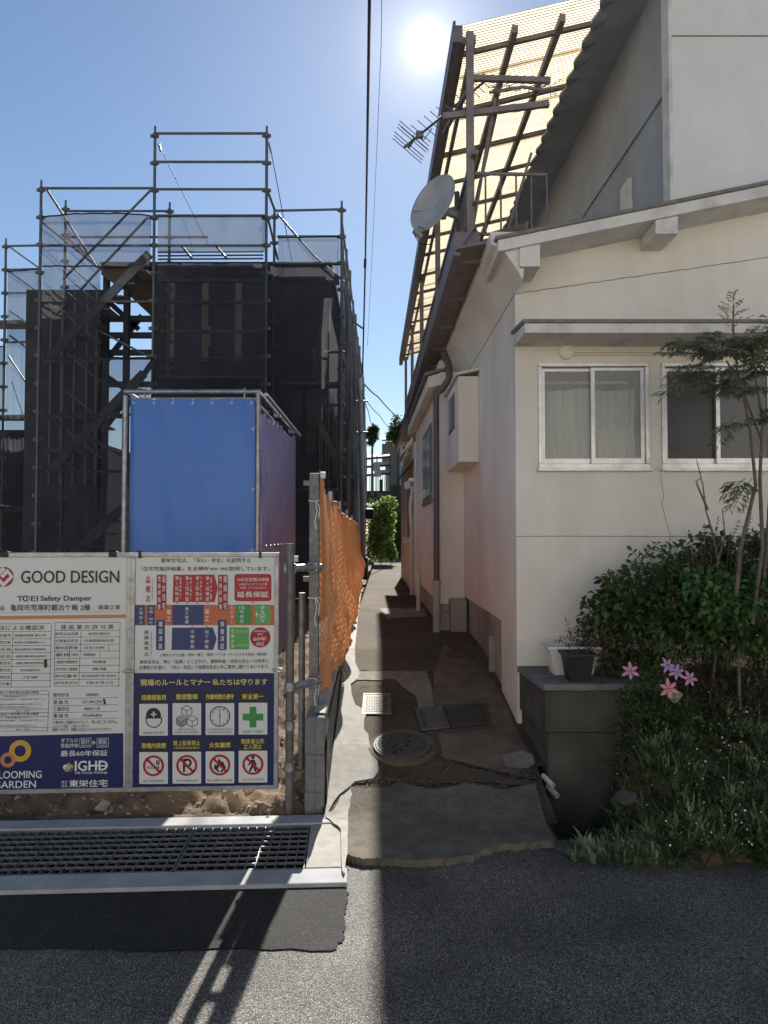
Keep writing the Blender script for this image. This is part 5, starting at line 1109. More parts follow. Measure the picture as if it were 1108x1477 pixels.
MB().beam(A(.98, 5.6, 4.83), A(.82, 7.4, 3.8), .022, .03).build('brace', M_wood, bc); MB().beam(A(1.3, 5.9, 4.6), A(1.0, 6.0, 3.6), .02, .03).build('brace', M_wood, bc)
MB().beam(A(.75, 5.5, 4.9), A(.66, 6.6, 5.15), .03, .03).build('brace', M_wood, bc)
MB().beam(A(.95, 5.55, 4.85), A(.79, 6.4, 3.6), .02, .025).build('brace', M_wood, bc)
ra = empty('balcony_railing', (.7, 5.5, 3.6)); tag(ra, 'dark bar railing round the roof balcony above the alley', 'railing')
# front end railing with rounded frame, then the long side
mb = MB(); z0r, z1r = 3.75, 4.22; mb.path([A(.78, 5.47, z1r), A(1.32, 5.47, z1r - .01)], .014, 8); mb.build('top_rail', M_brown, ra)
MB().path([A(.78, 5.47, z0r + .05), A(.80, 5.47, z0r + .01), A(1.1, 5.47, z0r), A(1.16, 5.47, z0r + .03), A(1.17, 5.47, z0r + .10)], .014, 8).build('bottom_rail', M_brown, ra)
for i in range(5): MB().tube(A(.86 + .115 * i, 5.47, z0r), A(.86 + .115 * i, 5.47, z1r - .01), .0075, 6).build('baluster', M_brown, ra)
MB().beam(A(.77, 5.4, 4.35), A(.77, 16, 4.35), .04, .04).build('top_rail', M_brown, ra); MB().beam(A(.77, 5.4, 3.62), A(.77, 16, 3.62), .03, .03).build('bottom_rail', M_brown, ra); MB().beam(A(.77, 5.4, 3.98), A(.77, 16, 3.98), .02, .02).build('middle_rail', M_brown, ra)
b0 = None
for i in range(88):
    Y = 5.6 + .12 * i
    if b0 is None: b0 = MB().tube(A(.77, Y, 3.62), A(.77, Y, 4.35), .0085, 6).build('baluster', M_brown, ra)
    else: o = b0.copy(); COL.objects.link(o); o.location = (-.018 * .12 * i, .12 * i, 0)
MB().bx(*[A(.62, 5.4, 0).x, A(.80, 5.4, 0).x], 5.38, 5.41, 3.52, 3.74).build('end_board', M_brown, ra)
mb = MB(); 
def fsc(u, v): Y = 5.35 + 9.4 * u; return A(.565 + .22 * v, Y, 3.46 + .33 * v)
mb = MB(); mb.grid(fsc, 60, 3); mb.build('lower_skirt', M_brown, ra)
# second storey end further back under canopy: drying pole with old bamboo
mb = MB(); mb.path([A(.9, 5.52, 4.87), A(1.15, 5.5, 4.90), A(1.3, 5.5, 4.88), A(1.42, 5.5, 4.90)], .012, 6)
for i in range(40): t = rnd.random(); L_ = .95 + .45 * t; p = A(L_, 5.5, 4.89 + rnd.uniform(-.03, .03)); mb.tube(p, p + Vector((rnd.uniform(-.08, .08), rnd.uniform(-.03, .03), rnd.uniform(-.06, .04))), .003, 4)
tag(mb.build('dry_vine', M_wood), 'dried vine tangled along the cross beam under the canopy', 'vine')

# ---------------------------------------------------------------- dish and antenna
ds = empty('satellite_dish', (0, 0, 0)); tag(ds, 'grey satellite dish on a bracket at the balcony edge', 'satellite dish')
dc = P(623, 292, 5.9); ax = Vector((.42, .62, .55)).normalized(); ax = Vector((-.66, -.66, .30)).normalized()
rt_ = ax.cross(Vector((0, 0, 1))).normalized(); upv = rt_.cross(ax).normalized()
def dish(u, v):
    r = v; t = 2 * math.pi * u; return dc + rt_ * (.225 * r * math.cos(t)) + upv * (.26 * r * math.sin(t)) + ax * (-.055 * (1 - r * r))
M_dish = mat('dish_grey', (.36, .37, .37), (.44, .45, .45), .5, 5, dirt=(.25, .24, .22), dscale=6, damt=.5)
mb = MB(); mb.grid(dish, 48, 12); o = mb.build('reflector', M_dish, ds); so_ = o.modifiers.new('s', 'SOLIDIFY'); so_.thickness = .008
lp = P(597, 332, 5.62); mb = MB(); mb.path([dc - upv * .25 + ax * .0, dc - upv * .28 + ax * .08, lp + Vector((.03, .02, -.01))], .009, 6); mb.build('feed_arm', M_dish, ds)
MB().tube(lp + ax * -.01, lp - ax * .08, .026, 12).build('feed_horn', M_dish, ds)
MB().path([lp, lp + Vector((.01, 0, -.05)), lp + Vector((.05, .05, -.09)), lp + Vector((.14, .1, -.07))], .004, 5).build('cable', M_black, ds)
bk_ = dc - ax * .07; MB().box(bk_ + Vector((.03, .04, 0)), (.10, .08, .14)).build('mount', M_dish, ds, bevel=.01); MB().beam(bk_, A(.72, 6.1, bk_.z), .04, .05).build('arm', M_dish, ds)
MB().tube(A(.72, 6.1, 3.6), A(.72, 6.1, bk_.z + .2), .022, 10).build('mast', M_galvd, ds)
an = empty('tv_antenna', (0, 0, 0)); tag(an, 'many rod television antenna pointing out over the alley', 'antenna')
b0_, b1_ = P(584, 212, 5.6), P(706, 112, 6.2)
MB().beam(b0_, b1_, .02, .02).build('boom', M_galvd, an); bd = (b1_ - b0_).normalized(); sd = bd.cross(Vector((0, 0, 1))).normalized(); sd = (sd * .35 + bd.cross(sd) * .9).normalized()
ed = (P(640, 0, 5.6) - P(612, -24, 5.6)).normalized()
for k in range(15):
    t = .04 + .95 * k / 14; c = b0_.lerp(b1_, t); ln = (.11 if k > 1 else .15) * (1 - .35 * t); MB().tube(c - ed * ln, c + ed * ln, .0035, 5).build('element', M_galvd, an)
c = b0_.lerp(b1_, .10)
for sgn in (-1, 1):
    e2 = (bd.cross(ed)).normalized() * .06 * sgn; MB().beam(c, c + e2 - bd * .05, .012, .012).build('reflector_arm', M_galvd, an)
    for k in range(3): cc = c - bd * .05 + e2 * (.4 + .5 * k); MB().tube(cc - ed * .15, cc + ed * .15, .0035, 5).build('element', M_galvd, an)
MB().box(b0_.lerp(b1_, .16), (.06, .05, .05)).build('junction_box', M_galvd, an, bevel=.01)
q = b0_.lerp(b1_, .66); MB().tube(q, A(.74, 6.0, 5.0), .012, 8).build('mast', M_galvd, an)
MB().path([b0_.lerp(b1_, .16), b0_.lerp(b1_, .2) + Vector((0, 0, -.07)), b0_.lerp(b1_, .3) + Vector((0, 0, -.03))], .004, 5).build('cable', M_black, an)
# ================================================================== COVERS IN THE ALLEY
def tilt_frame(Y, X):
    s = (gz(Y + .1) - gz(Y - .1)) / .2; v = Vector((0, 1, s)).normalized(); u = Vector((1, 0, 0)); n_ = u.cross(v).normalized(); return Vector((X, Y, gz(Y))), u, v, n_
c = G(580, 1078); o_, u_, v_, n_ = tilt_frame(c.y, c.x)
def W(a_, b_, h=0, F_=None): return o_ + u_ * a_ + v_ * b_ + n_ * h
mh = empty('manhole_cover', (0, 0, 0)); tag(mh, 'round ribbed cast iron manhole cover with star emblem in the alley', 'manhole cover')
def annulus(r0, r1, h0, h1, n=56):
    mb = MB(); vs = []
    for (r, h) in ((r0, h0), (r0, h1), (r1, h1), (r1, h0)): vs += [W(r * math.cos(2 * math.pi * i / n), r * math.sin(2 * math.pi * i / n), h) for i in range(n)]
    return mb.add(vs, [(k * n + i, k * n + (i + 1) % n, ((k + 1) % 4) * n + (i + 1) % n, ((k + 1) % 4) * n + i) for k in range(4) for i in range(n)])
annulus(.178, .210, -.02, .008).build('mortar_collar', M_alley2, mh)
annulus(.166, .1755, -.02, .020).build('frame_ring', M_ironlt, mh)
mb = MB(); nn = 48; mb.add([W(.163 * math.cos(2 * math.pi * i / nn), .163 * math.sin(2 * math.pi * i / nn), .012) for i in range(nn)], [tuple(range(nn))]); mb.build('plate', M_iron, mh)
annulus(.150, .163, .012, .022).build('rim', M_ironlt, mh); annulus(.042, .048, .012, .020).build('emblem_ring', M_ironlt, mh)
mb = MB(); ang = R(52)
for k in range(-9, 10):
    off = k * .0155; h = math.sqrt(max(0, .149 ** 2 - off ** 2)); seg = []
    t0 = -h
    while t0 < h - .01:
        t1 = min(h, t0 + .044); mid = (t0 + t1) / 2
        if math.hypot(mid, off) > .056 and not (abs(off - .02) < .04 and -.13 < mid < -.07 and False):
            a0 = (t0 * math.cos(ang) - off * math.sin(ang), t0 * math.sin(ang) + off * math.cos(ang)); a1 = ((t1 - .006) * math.cos(ang) - off * math.sin(ang), (t1 - .006) * math.sin(ang) + off * math.cos(ang))
            pr = Vector((-math.sin(ang), math.cos(ang))) * .0042
            q = [W(a0[0] - pr.x, a0[1] - pr.y, .012), W(a1[0] - pr.x, a1[1] - pr.y, .012), W(a1[0] + pr.x, a1[1] + pr.y, .012), W(a0[0] + pr.x, a0[1] + pr.y, .012)]
            q += [p + n_ * .008 for p in q]; mb.hexa(q)
        t0 = t1
mb.build('rib', M_ironlt, mh)
mb = MB(); pts = []
for i in range(16): r = (.034, .016)[i % 2] if i % 4 < 2 else (.022, .014)[i % 2]; a_ = 2 * math.pi * i / 16 + .4; pts.append((r * math.cos(a_), r * math.sin(a_)))
mb.add([W(x, y, .020) for x, y in pts] + [W(x, y, .012) for x, y in pts], [tuple(range(16))] + [(i, i + 16, (i + 1) % 16 + 16, (i + 1) % 16) for i in range(16)]); mb.build('star_emblem', M_ironlt, mh)
for (a_, b_) in ((.045, .10), (-.045, -.095)):
    mb = MB(); q = [W(a_ - .013, b_ - .009, .0205), W(a_ + .013, b_ - .009, .0205), W(a_ + .013, b_ + .009, .0205), W(a_ - .013, b_ + .009, .0205)]; mb.add(q, [(0, 1, 2, 3)]); mb.build('lift_slot', M_dark, mh)
def square_cover(pts, lab, grp, m, worn=True):
    g4 = [G(*p) for p in pts]    # near-left, near-right, far-right, far-left
    e = empty('inspection_cover', (0, 0, 0)); tag(e, lab, 'inspection cover', grp)
    f = lambda a_, b_, h: (g4[0].lerp(g4[1], a_)).lerp(g4[3].lerp(g4[2], a_), b_) + Vector((0, 0, h))
    def slab(a0, a1, b0, b1, h0, h1, nm, mt):
        mb = MB(); mb.hexa([f(a0, b0, h0), f(a1, b0, h0), f(a1, b1, h0), f(a0, b1, h0), f(a0, b0, h1), f(a1, b0, h1), f(a1, b1, h1), f(a0, b1, h1)]); return mb.build(nm, mt, e)
    slab(-.04, 1.04, -.05, 1.05, .0, .006, 'recess', M_dark)
    for q in ((-.02, 1.02, -.03, .02), (-.02, 1.02, .98, 1.03), (-.02, .02, .021, .979), (.98, 1.02, .021, .979)): slab(*q, .006, .013, 'frame_rail', m)
    slab(.035, .965, .04, .96, .006, .010, 'plate', m)
    mb = MB(); nr = 11
    for j in range(nr):
        b = .07 + .86 * (j + .5) / nr
        for k in range(9):
            a_ = .07 + .86 * (k + (.25 if j % 2 else .6)) / 9.3
            q = (a_, a_ + .055, b - .016, b + .016); mb.hexa([f(q[0], q[2], .010), f(q[1], q[2], .010), f(q[1], q[3], .010), f(q[0], q[3], .010), f(q[0], q[2], .0145), f(q[1], q[2], .0145), f(q[1], q[3], .0145), f(q[0], q[3], .0145)])
    mb.build('tread_studs', m, e, kind='stuff')
    return e, f, slab
gp = 'square iron covers set in the alley floor'
e, f, slab = square_cover([(523, 1031), (564, 1031.5), (563, 1003), (525, 1003)], 'small pale square cover half in sunlight at the left of the alley', gp, mat('worn_zinc', (.13, .115, .09), (.20, .18, .145), .6, 40, metal=.2, bump=.3))
slab(.66, .90, .12, .42, .0148, .016, 'hinge_block', M_iron); slab(.66, .90, .56, .86, .0148, .016, 'hinge_block', M_iron)
e, f, slab = square_cover([(608, 1055), (648, 1050), (638, 1021), (598, 1024)], 'dark square cover with two lifting holes, left one of the adjoining pair', gp, M_ironlt)
slab(.10, .26, .14, .44, .0148, .016, 'lift_block', M_iron); slab(.10, .26, .52, .82, .0148, .016, 'lift_block', M_iron)
square_cover([(652, 1050), (704, 1045), (692, 1017), (642, 1020)], 'plain darker square cover, right one of the adjoining pair', gp, M_iron)
c = G(663, 945); o_, u_, v_, n_ = tilt_frame(c.y, c.x)
rc = empty('round_cover', (0, 0, 0)); tag(rc, 'small rusty round cover in the damp mortar near the house plinth', 'inspection cover')
M_rust = mat('rusty_iron', (.07, .045, .035), (.12, .075, .055), .85, 30, bump=.4)
annulus(.115, .128, .0, .012).build('ring', M_rust, rc); mb = MB(); mb.add([W(.114 * math.cos(2 * math.pi * i / 32), .114 * math.sin(2 * math.pi * i / 32), .008) for i in range(32)], [tuple(range(32))]); mb.build('plate', M_rust, rc)

# ================================================================== RETAINING PLANTER, PIT, PIPES
tp = empty('concrete_planter_wall', (1.1, 4.6, -.2)); tag(tp, 'dark weathered concrete retaining block with a slab on top beside the house corner', 'wall')
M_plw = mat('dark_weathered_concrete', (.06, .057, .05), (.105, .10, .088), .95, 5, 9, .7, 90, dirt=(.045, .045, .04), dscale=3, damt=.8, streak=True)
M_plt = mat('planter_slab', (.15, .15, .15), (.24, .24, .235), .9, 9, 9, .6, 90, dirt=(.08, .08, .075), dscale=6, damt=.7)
xl_ = P(783, 985, 4.33).x; 
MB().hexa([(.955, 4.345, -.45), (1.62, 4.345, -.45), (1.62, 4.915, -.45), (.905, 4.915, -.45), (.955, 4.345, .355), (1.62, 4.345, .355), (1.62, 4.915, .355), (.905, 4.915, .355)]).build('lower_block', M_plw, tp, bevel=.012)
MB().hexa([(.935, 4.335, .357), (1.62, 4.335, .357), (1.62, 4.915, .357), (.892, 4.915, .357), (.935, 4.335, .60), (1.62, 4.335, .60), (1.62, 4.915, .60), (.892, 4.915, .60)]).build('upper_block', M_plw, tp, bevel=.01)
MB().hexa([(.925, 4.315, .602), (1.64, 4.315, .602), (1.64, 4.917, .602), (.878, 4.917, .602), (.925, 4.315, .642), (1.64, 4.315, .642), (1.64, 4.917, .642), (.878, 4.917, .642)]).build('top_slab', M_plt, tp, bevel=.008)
px_ = P(790, 1145, 4.3)
for (dx, dz, L_, lb) in ((-.004, .036, .0, 'upper of two short grey pipe ends sticking out above the pit'), (.022, -.022, .03, 'lower of two short grey pipe ends sticking out above the pit')):
    q = P(793, 1133, 4.33) + Vector((dx, 0, dz - .01)); mb = MB(); mb.tube(q + Vector((-.03, .03, .02)), q + Vector((.012, -.05, -.012)), .017, 14, caps=False); mb.tube(q + Vector((.012, -.05, -.012)), q + Vector((-.03, .03, .02)), .0125, 14, caps=False)
    mb.disc(q + Vector((.012, -.0505, -.012)), (.42, -.8, -.32), .017, 14, .0125)
    o = mb.build('pipe_end', M_pipew); tag(o, lb, 'pipe', 'pipe ends above the pit'); MB().disc(q + Vector((.004, -.034, -.006)), (.42, -.8, -.32), .0122, 14).build('bore', M_dark, o)
mb = MB(); mb.bx(.87, .90, 3.6, 4.9, -.45, .2); 
# soil bank
bk = MB()
def bz(x, y):
    t = max(0, (y - 3.38) / 1.5); e_ = min(1, max(0, (x - 1.22) / .25)); 
    if x > 1.55: pass
    return -.04 + (.68 * min(1, t) ** .8) * e_ + .02 * math.sin(x * 11 + y * 7) * e_ - (1 - e_) * (.30 if y > 3.7 else .0)
bk.grid(lambda a_, b_: (lambda x, y: (x, y, bz(x, y) + rnd.uniform(-.008, .008)))(.93 + 3.2 * a_, 3.40 + 1.5 * b_), 110, 60)
tag(bk.build('planting_bank', M_soil), kind='structure')
st2 = MB()
for (px, py, s_, lb) in ((972, 1005, .07, 'pale grey stone below the pink flowers'), (1000, 1240, .05, 'mossy brown stone at the foot of the bank by the road'), (900, 1150, .10, 'mossy boulder at the right edge of the pit')):
    Y = {1005: 4.0, 1240: 3.42, 1150: 3.75}[py]; p = P(px, py, Y); mb = MB(); rock(mb, p, s_); tag(mb.build('stone', M_stone if py == 1005 else M_plw, bevel=.02, seg=3), lb, 'stone')

# ---------------------------------------------------------------- pots
def pot(px, py, Y, wt, wb, h, d, m, lab, rim=.012):
    b = P(px, py, Y); zt = .6425
    e = empty('plant_pot', (b.x, Y, zt)); tag(e, lab, 'plant pot')
    o4 = lambda w_, dd, z: [(b.x - w_ / 2, Y - dd / 2, z), (b.x + w_ / 2, Y - dd / 2, z), (b.x + w_ / 2, Y + dd / 2, z), (b.x - w_ / 2, Y + dd / 2, z)]
    mb = MB(); out_ = o4(wb, d * .7, zt) + o4(wt, d, zt + h); mb.hexa(out_); mb.f.pop(1); mb.sm.pop(1)
    inn = o4(wb - .01, d * .7 - .01, zt + .01) + o4(wt - .01, d - .01, zt + h); mb.add(inn, [(0, 1, 2, 3), (4, 5, 1, 0), (5, 6, 2, 1), (6, 7, 3, 2), (7, 4, 0, 3)])
    mb.build('body', m, e)
    mb = MB(); a_, b2 = o4(wt + 2 * rim, d + 2 * rim, zt + h - .014), o4(wt + 2 * rim, d + 2 * rim, zt + h + .002); c_ = o4(wt - .008, d - .008, zt + h + .002); d_ = o4(wt - .008, d - .008, zt + h - .014)
    mb.add(a_ + b2 + c_ + d_, [(0, 1, 5, 4), (1, 2, 6, 5), (2, 3, 7, 6), (3, 0, 4, 7), (4, 5, 9, 8), (5, 6, 10, 9), (6, 7, 11, 10), (7, 4, 8, 11), (8, 9, 13, 12), (9, 10, 14, 13), (10, 11, 15, 14), (11, 8, 12, 15)]); mb.build('rim', m, e, bevel=.002)
    mb = MB(); q = o4(wt - .012, d - .012, zt + h * .82); mb.add(q, [(0, 1, 2, 3)]); mb.build('potting_soil', M_soil, e); return b.x, Y, zt + h * .82
pot(824, 966, 4.66, .31, .24, .175, .18, M_whitep, 'white plastic trough standing on the concrete slab behind the black pot')
pt = pot(833, 977, 4.44, .165, .12, .165, .16, M_black, 'square black plastic pot on the concrete slab in front of the white trough')

# ================================================================== PLANTS
nr = np.random.default_rng(5)
def leaf_mat(name, a_, b_, tr=.35, rough=.5):
    return mat(name, a_, b_, rough, 9, 4, transl=tr, spec=.35, tone=(.4, .62))
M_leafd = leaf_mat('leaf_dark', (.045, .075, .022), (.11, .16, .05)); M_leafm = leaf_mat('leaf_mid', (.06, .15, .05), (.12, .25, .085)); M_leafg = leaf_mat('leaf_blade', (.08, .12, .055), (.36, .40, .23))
M_leafp = leaf_mat('leaf_purple', (.04, .028, .03), (.09, .05, .045)); M_leafy = leaf_mat('leaf_yellow_green', (.15, .22, .04), (.42, .48, .14), .45); M_nand = leaf_mat('leaf_nandina', (.12, .14, .09), (.26, .28, .18), .35)  # purple weeds, yellow-green far bushes, grey-green nandina
M_bark = mat('bark', (.10, .085, .07), (.19, .165, .135), .95, 30, 8, .6, 90)
M_pink = mat('petal_pink', (.72, .30, .48), (.80, .45, .62), .6, 20, transl=.4); M_lilac = mat('petal_lilac', (.58, .32, .66), (.7, .45, .76), .6, 20, transl=.4); M_white = mat('tiny_white_petal', (.7, .7, .66), (.75, .75, .7), .7, 9)
def leaves(pos, dirs, ln, wd, droop=.25, fold=.25, nrm_up=None):
    """arrays -> folded pointed leaves of 6 triangles"""
    n_ = len(pos); d = dirs / np.linalg.norm(dirs, axis=1, keepdims=True)
    up = np.tile([0, 0, 1.0], (n_, 1)) + nr.normal(0, .45, (n_, 3)); s = np.cross(d, up); s /= np.linalg.norm(s, axis=1, keepdims=True) + 1e-9; u = np.cross(s, d)
    ln = np.asarray(ln).reshape(-1, 1) * np.ones((n_, 1)); wd = np.asarray(wd).reshape(-1, 1) * np.ones((n_, 1))
    p0 = pos; p1 = pos + d * ln * .45; p2 = pos + d * ln - u * ln * droop; pts = [p0, p1 - u * ln * droop * .2, p2, p1 + s * wd / 2 + u * wd * fold, p1 - s * wd / 2 + u * wd * fold, pos + d * ln * .78 + s * wd * .3 - u * ln * droop * .55 + u * wd * fold * .5, pos + d * ln * .78 - s * wd * .3 - u * ln * droop * .55 + u * wd * fold * .5]
    V = np.stack(pts, 1).reshape(-1, 3); base = (np.arange(n_) * 7)[:, None]
    fs = []
    for f in ((0, 1, 3), (0, 4, 1), (1, 2, 5), (1, 6, 2), (1, 5, 3), (1, 4, 6)): fs.append(base + np.array(f))
    Fa = np.concatenate(fs, 0); return V, Fa
def arr_obj(name, V, Fa, m, parent=None):
    me = bpy.data.meshes.new(name); me.vertices.add(len(V)); me.vertices.foreach_set('co', np.asarray(V, dtype=np.float32).ravel())
    k = Fa.shape[1]; me.loops.add(Fa.size); me.loops.foreach_set('vertex_index', Fa.astype(np.int32).ravel()); me.polygons.add(len(Fa)); me.polygons.foreach_set('loop_start', np.arange(0, Fa.size, k, dtype=np.int32))
    me.update(calc_edges=True); me.materials.append(m); return link(name, me, parent)
def blades(bases, n_per, ln, wd, spread=.5, droop=.35):
    B_ = np.repeat(bases, n_per, 0) + nr.normal(0, .012, (len(bases) * n_per, 3)) * [1, 1, .2]; n_ = len(B_); t = nr.random(n_) * 2 * np.pi; sp2 = nr.random(n_) * spread + .08
    d = np.stack([np.cos(t) * sp2, np.sin(t) * sp2, np.ones(n_)], 1); d /= np.linalg.norm(d, axis=1, keepdims=True); L_ = ln * nr.uniform(.55, 1.15, n_)[:, None]; s = np.stack([-np.sin(t), np.cos(t), np.zeros(n_)], 1); h = np.stack([np.cos(t), np.sin(t), np.zeros(n_)], 1)
    w_ = wd * nr.uniform(.6, 1.2, n_)[:, None]; rows = []
    for k, (f, ww) in enumerate(((0, .5), (.35, 1), (.7, .75))):
        c_ = B_ + d * L_ * f + h * L_ * droop * f ** 2 * sp2[:, None] * 1.5 - np.array([0, 0, 1]) * L_ * droop * f ** 3 * .6; rows += [c_ - s * w_ * ww / 2, c_ + s * w_ * ww / 2]
    rows.append(B_ + d * L_ + h * L_ * droop * sp2[:, None] * 1.5 - np.array([0, 0, 1]) * L_ * droop * .6)
    V = np.stack(rows, 1).reshape(-1, 3); b = (np.arange(n_) * 7)[:, None]; Fa = np.concatenate([b + np.array(f) for f in ((0, 1, 3), (0, 3, 2), (2, 3, 5), (2, 5, 4), (4, 5, 6))], 0); return V, Fa
def pts_on_bank(px0, px1, py0, py1, n_, lift=0):
    out_ = []
    while len(out_) < n_:
        px, py = nr.uniform(px0, px1), nr.uniform(py0, py1); d = ray(px, py); Y = 3.38
        while Y < 4.88 and CAMZ + d.z / d.y * Y > bz(d.x / d.y * Y, Y): Y += .02
        p = P(px, py, Y)
        if p.x > 1.05: out_.append((p.x, p.y, bz(p.x, p.y) + lift))
    return np.array(out_)
gn = 'clumps of striped leaf grass on the bank'
clumps = [((870, 1010, 1085, 1130), 34, .17, 'pale striped grass clump in the middle of the bank', M_leafg), ((812, 880, 1180, 1232), 20, .13, 'grass clump overhanging the pit at the corner of the apron', M_leafg), ((880, 960, 1120, 1250), 30, .15, 'grass clump at the lower left of the bank above the road', M_leafg),
          ((960, 1060, 1130, 1240), 30, .15, 'darker grass clump at the lower middle of the bank', M_leafg), ((1040, 1125, 1050, 1250), 34, .18, 'grass clump at the lower right picture edge', M_leafg), ((1020, 1120, 940, 1050), 22, .2, 'long leaved grass clump at the right picture edge beside the flowers', M_leafg), ((880, 960, 930, 990), 16, .17, 'grass clump behind the left pink flower', M_leafg)]
for (q, n_, ln, lb, m) in clumps:
    V, Fa = blades(pts_on_bank(*q, n_), 16, ln, .0115, .85, .35); tag(arr_obj('grass_clump', V, Fa, m), lb, 'grass clump', gn)
V, Fa = blades(pts_on_bank(800, 1140, 1000, 1262, 520), 7, .10, .008, .9, .4); tag(arr_obj('grass', V, Fa, M_leafd), kind='stuff')
V, Fa = blades(np.array([[rnd.uniform(.86, 1.35), rnd.uniform(3.42, 3.62), .0] for _ in range(60)]), 14, .10, .008, .9, .4); tag(arr_obj('grass', V, Fa, M_leafg), kind='stuff')
b_ = pts_on_bank(850, 1140, 980, 1262, 2600, .05); b_[:, 2] += nr.random(len(b_)) * .07; V, Fa = leaves(b_, nr.normal(0, 1, (len(b_), 3)) + [0, -.4, .3], nr.uniform(.015, .035, len(b_)), nr.uniform(.012, .02, len(b_))); tag(arr_obj('ground_cover', V, Fa, M_leafd), kind='stuff')
b_ = pts_on_bank(930, 1140, 930, 1060, 1700, .05); b_[:, 2] += nr.random(len(b_)) * .16; V, Fa = leaves(b_, nr.normal(0, 1, (len(b_), 3)), nr.uniform(.02, .045, len(b_)), nr.uniform(.008, .014, len(b_))); tag(arr_obj('ground_cover', V, Fa, M_leafp), kind='stuff')
sb = MB()
for i in range(110):
    p = pts_on_bank(860, 1110, 1020, 1255, 1, .09)[0]; sb.disc(p + nr.normal(0, .01, 3), (nr.normal(0, .4), -1, .5), rnd.uniform(.003, .0055), 6)
tag(sb.build('tiny_white_flowers', M_white), kind='stuff')
V, Fa = blades(pts_on_bank(862, 960, 960, 1080, 40), 12, .15, .010, .9, .4); tag(arr_obj('grass_clump', V, Fa, M_leafd), 'dark grass clump spilling over the right end of the concrete block', 'grass clump', gn)
# big green shrub
def shrub(name, lab, ells, n_, ln, wd, m, stems, cat='shrub', twig=.004):
    e = empty(name, stems[0][0]); tag(e, lab, cat); Vs = []; 
    pos = []; dr = []
    tot = sum(q[1][0] * q[1][1] * q[1][2] for q in ells)
    for (c_, r) in ells:
        k = int(n_ * r[0] * r[1] * r[2] / tot); d = nr.normal(0, 1, (k, 3)); d /= np.linalg.norm(d, axis=1, keepdims=True); rad = nr.random(k) ** .45
        lump = 1 + .16 * np.sin(d[:, 0] * 7 + c_[0] * 9) * np.sin(d[:, 2] * 8 + 2) + .1 * np.sin(d[:, 1] * 13 + d[:, 0] * 5)
        pos.append(np.array(c_) + d * np.array(r) * (rad * lump)[:, None]); dr.append(d + nr.normal(0, .7, (k, 3)) + [0, 0, -.1])
    pos = np.concatenate(pos); dr = np.concatenate(dr); L_ = nr.uniform(.6, 1.15, len(pos)) * ln
    V, Fa = leaves(pos, dr, L_, L_ * wd); V = V - np.array(e.location); arr_obj('foliage', V, Fa, m, e)
    mb = MB()
    for s_ in stems: mb.path(s_, .012, 6, .004)
    for i in range(60):
        c_, r = ells[rnd.randrange(len(ells))]; b0 = Vector(stems[rnd.randrange(len(stems))][-1]); t_ = Vector(c_) + Vector([rnd.uniform(-.8, .8) * k for k in r]); mb.path([b0, b0.lerp(t_, .5) + Vector((0, 0, .03)), t_], twig, 4, twig * .4)
    mb.build('stems', M_bark, e); return e
c0 = P(990, 845, 4.6)
shrub('green_shrub', 'dense dark green leafy shrub against the house wall', [((2.02, 4.58, 1.20), (.42, .26, .27)), ((1.62, 4.55, 1.10), (.34, .24, .22)), ((1.40, 4.55, .98), (.20, .2, .18)), ((2.35, 4.5, 1.25), (.3, .28, .28)), ((1.9, 4.45, .98), (.5, .25, .18)), ((2.2, 4.4, 1.0), (.35, .3, .2))] + [((rnd.uniform(1.3, 2.4), rnd.uniform(4.3, 4.6), rnd.uniform(1.15, 1.5) - .25 * (k % 2)), (rnd.uniform(.05, .11),) * 3) for k in range(26)], 9000, .05, .62, M_leafd, [[(1.8, 4.6, .55), (1.8, 4.6, .9)], [(2.0, 4.55, .55), (2.05, 4.55, .95)]])
shrub('green_shrub', 'brighter green foliage patch over the purple weeds, in front of the dense shrub', [((2.0, 4.30, 1.10), (.20, .14, .14)), ((2.2, 4.28, 1.16), (.22, .14, .14)), ((1.86, 4.30, 1.22), (.14, .1, .1))], 1900, .05, .62, M_leafm, [[(2.05, 4.3, .5), (2.05, 4.3, 1.0)]])
shrub('green_shrub', 'brownish twiggy low shrub between the pots and the dense green shrub', [((1.36, 4.55, .93), (.17, .16, .17)), ((1.22, 4.6, .82), (.12, .14, .14)), ((1.5, 4.5, .8), (.2, .15, .16))], 1300, .022, .6, M_leafp, [[(1.35, 4.6, .63), (1.35, 4.6, .8)], [(1.25, 4.6, .63), (1.22, 4.6, .8)]], twig=.003)
shrub('creeping_plant', 'small leaved dark creeper hanging over the right end of the concrete block', [((1.52, 4.24, .58), (.20, .10, .16)), ((1.44, 4.22, .38), (.15, .09, .18)), ((1.62, 4.15, .45), (.2, .12, .2)), ((1.5, 4.5, .72), (.2, .2, .08))], 3600, .026, .6, M_leafd, [[(1.5, 4.25, .3), (1.5, 4.25, .5)]], 'creeper', .002)
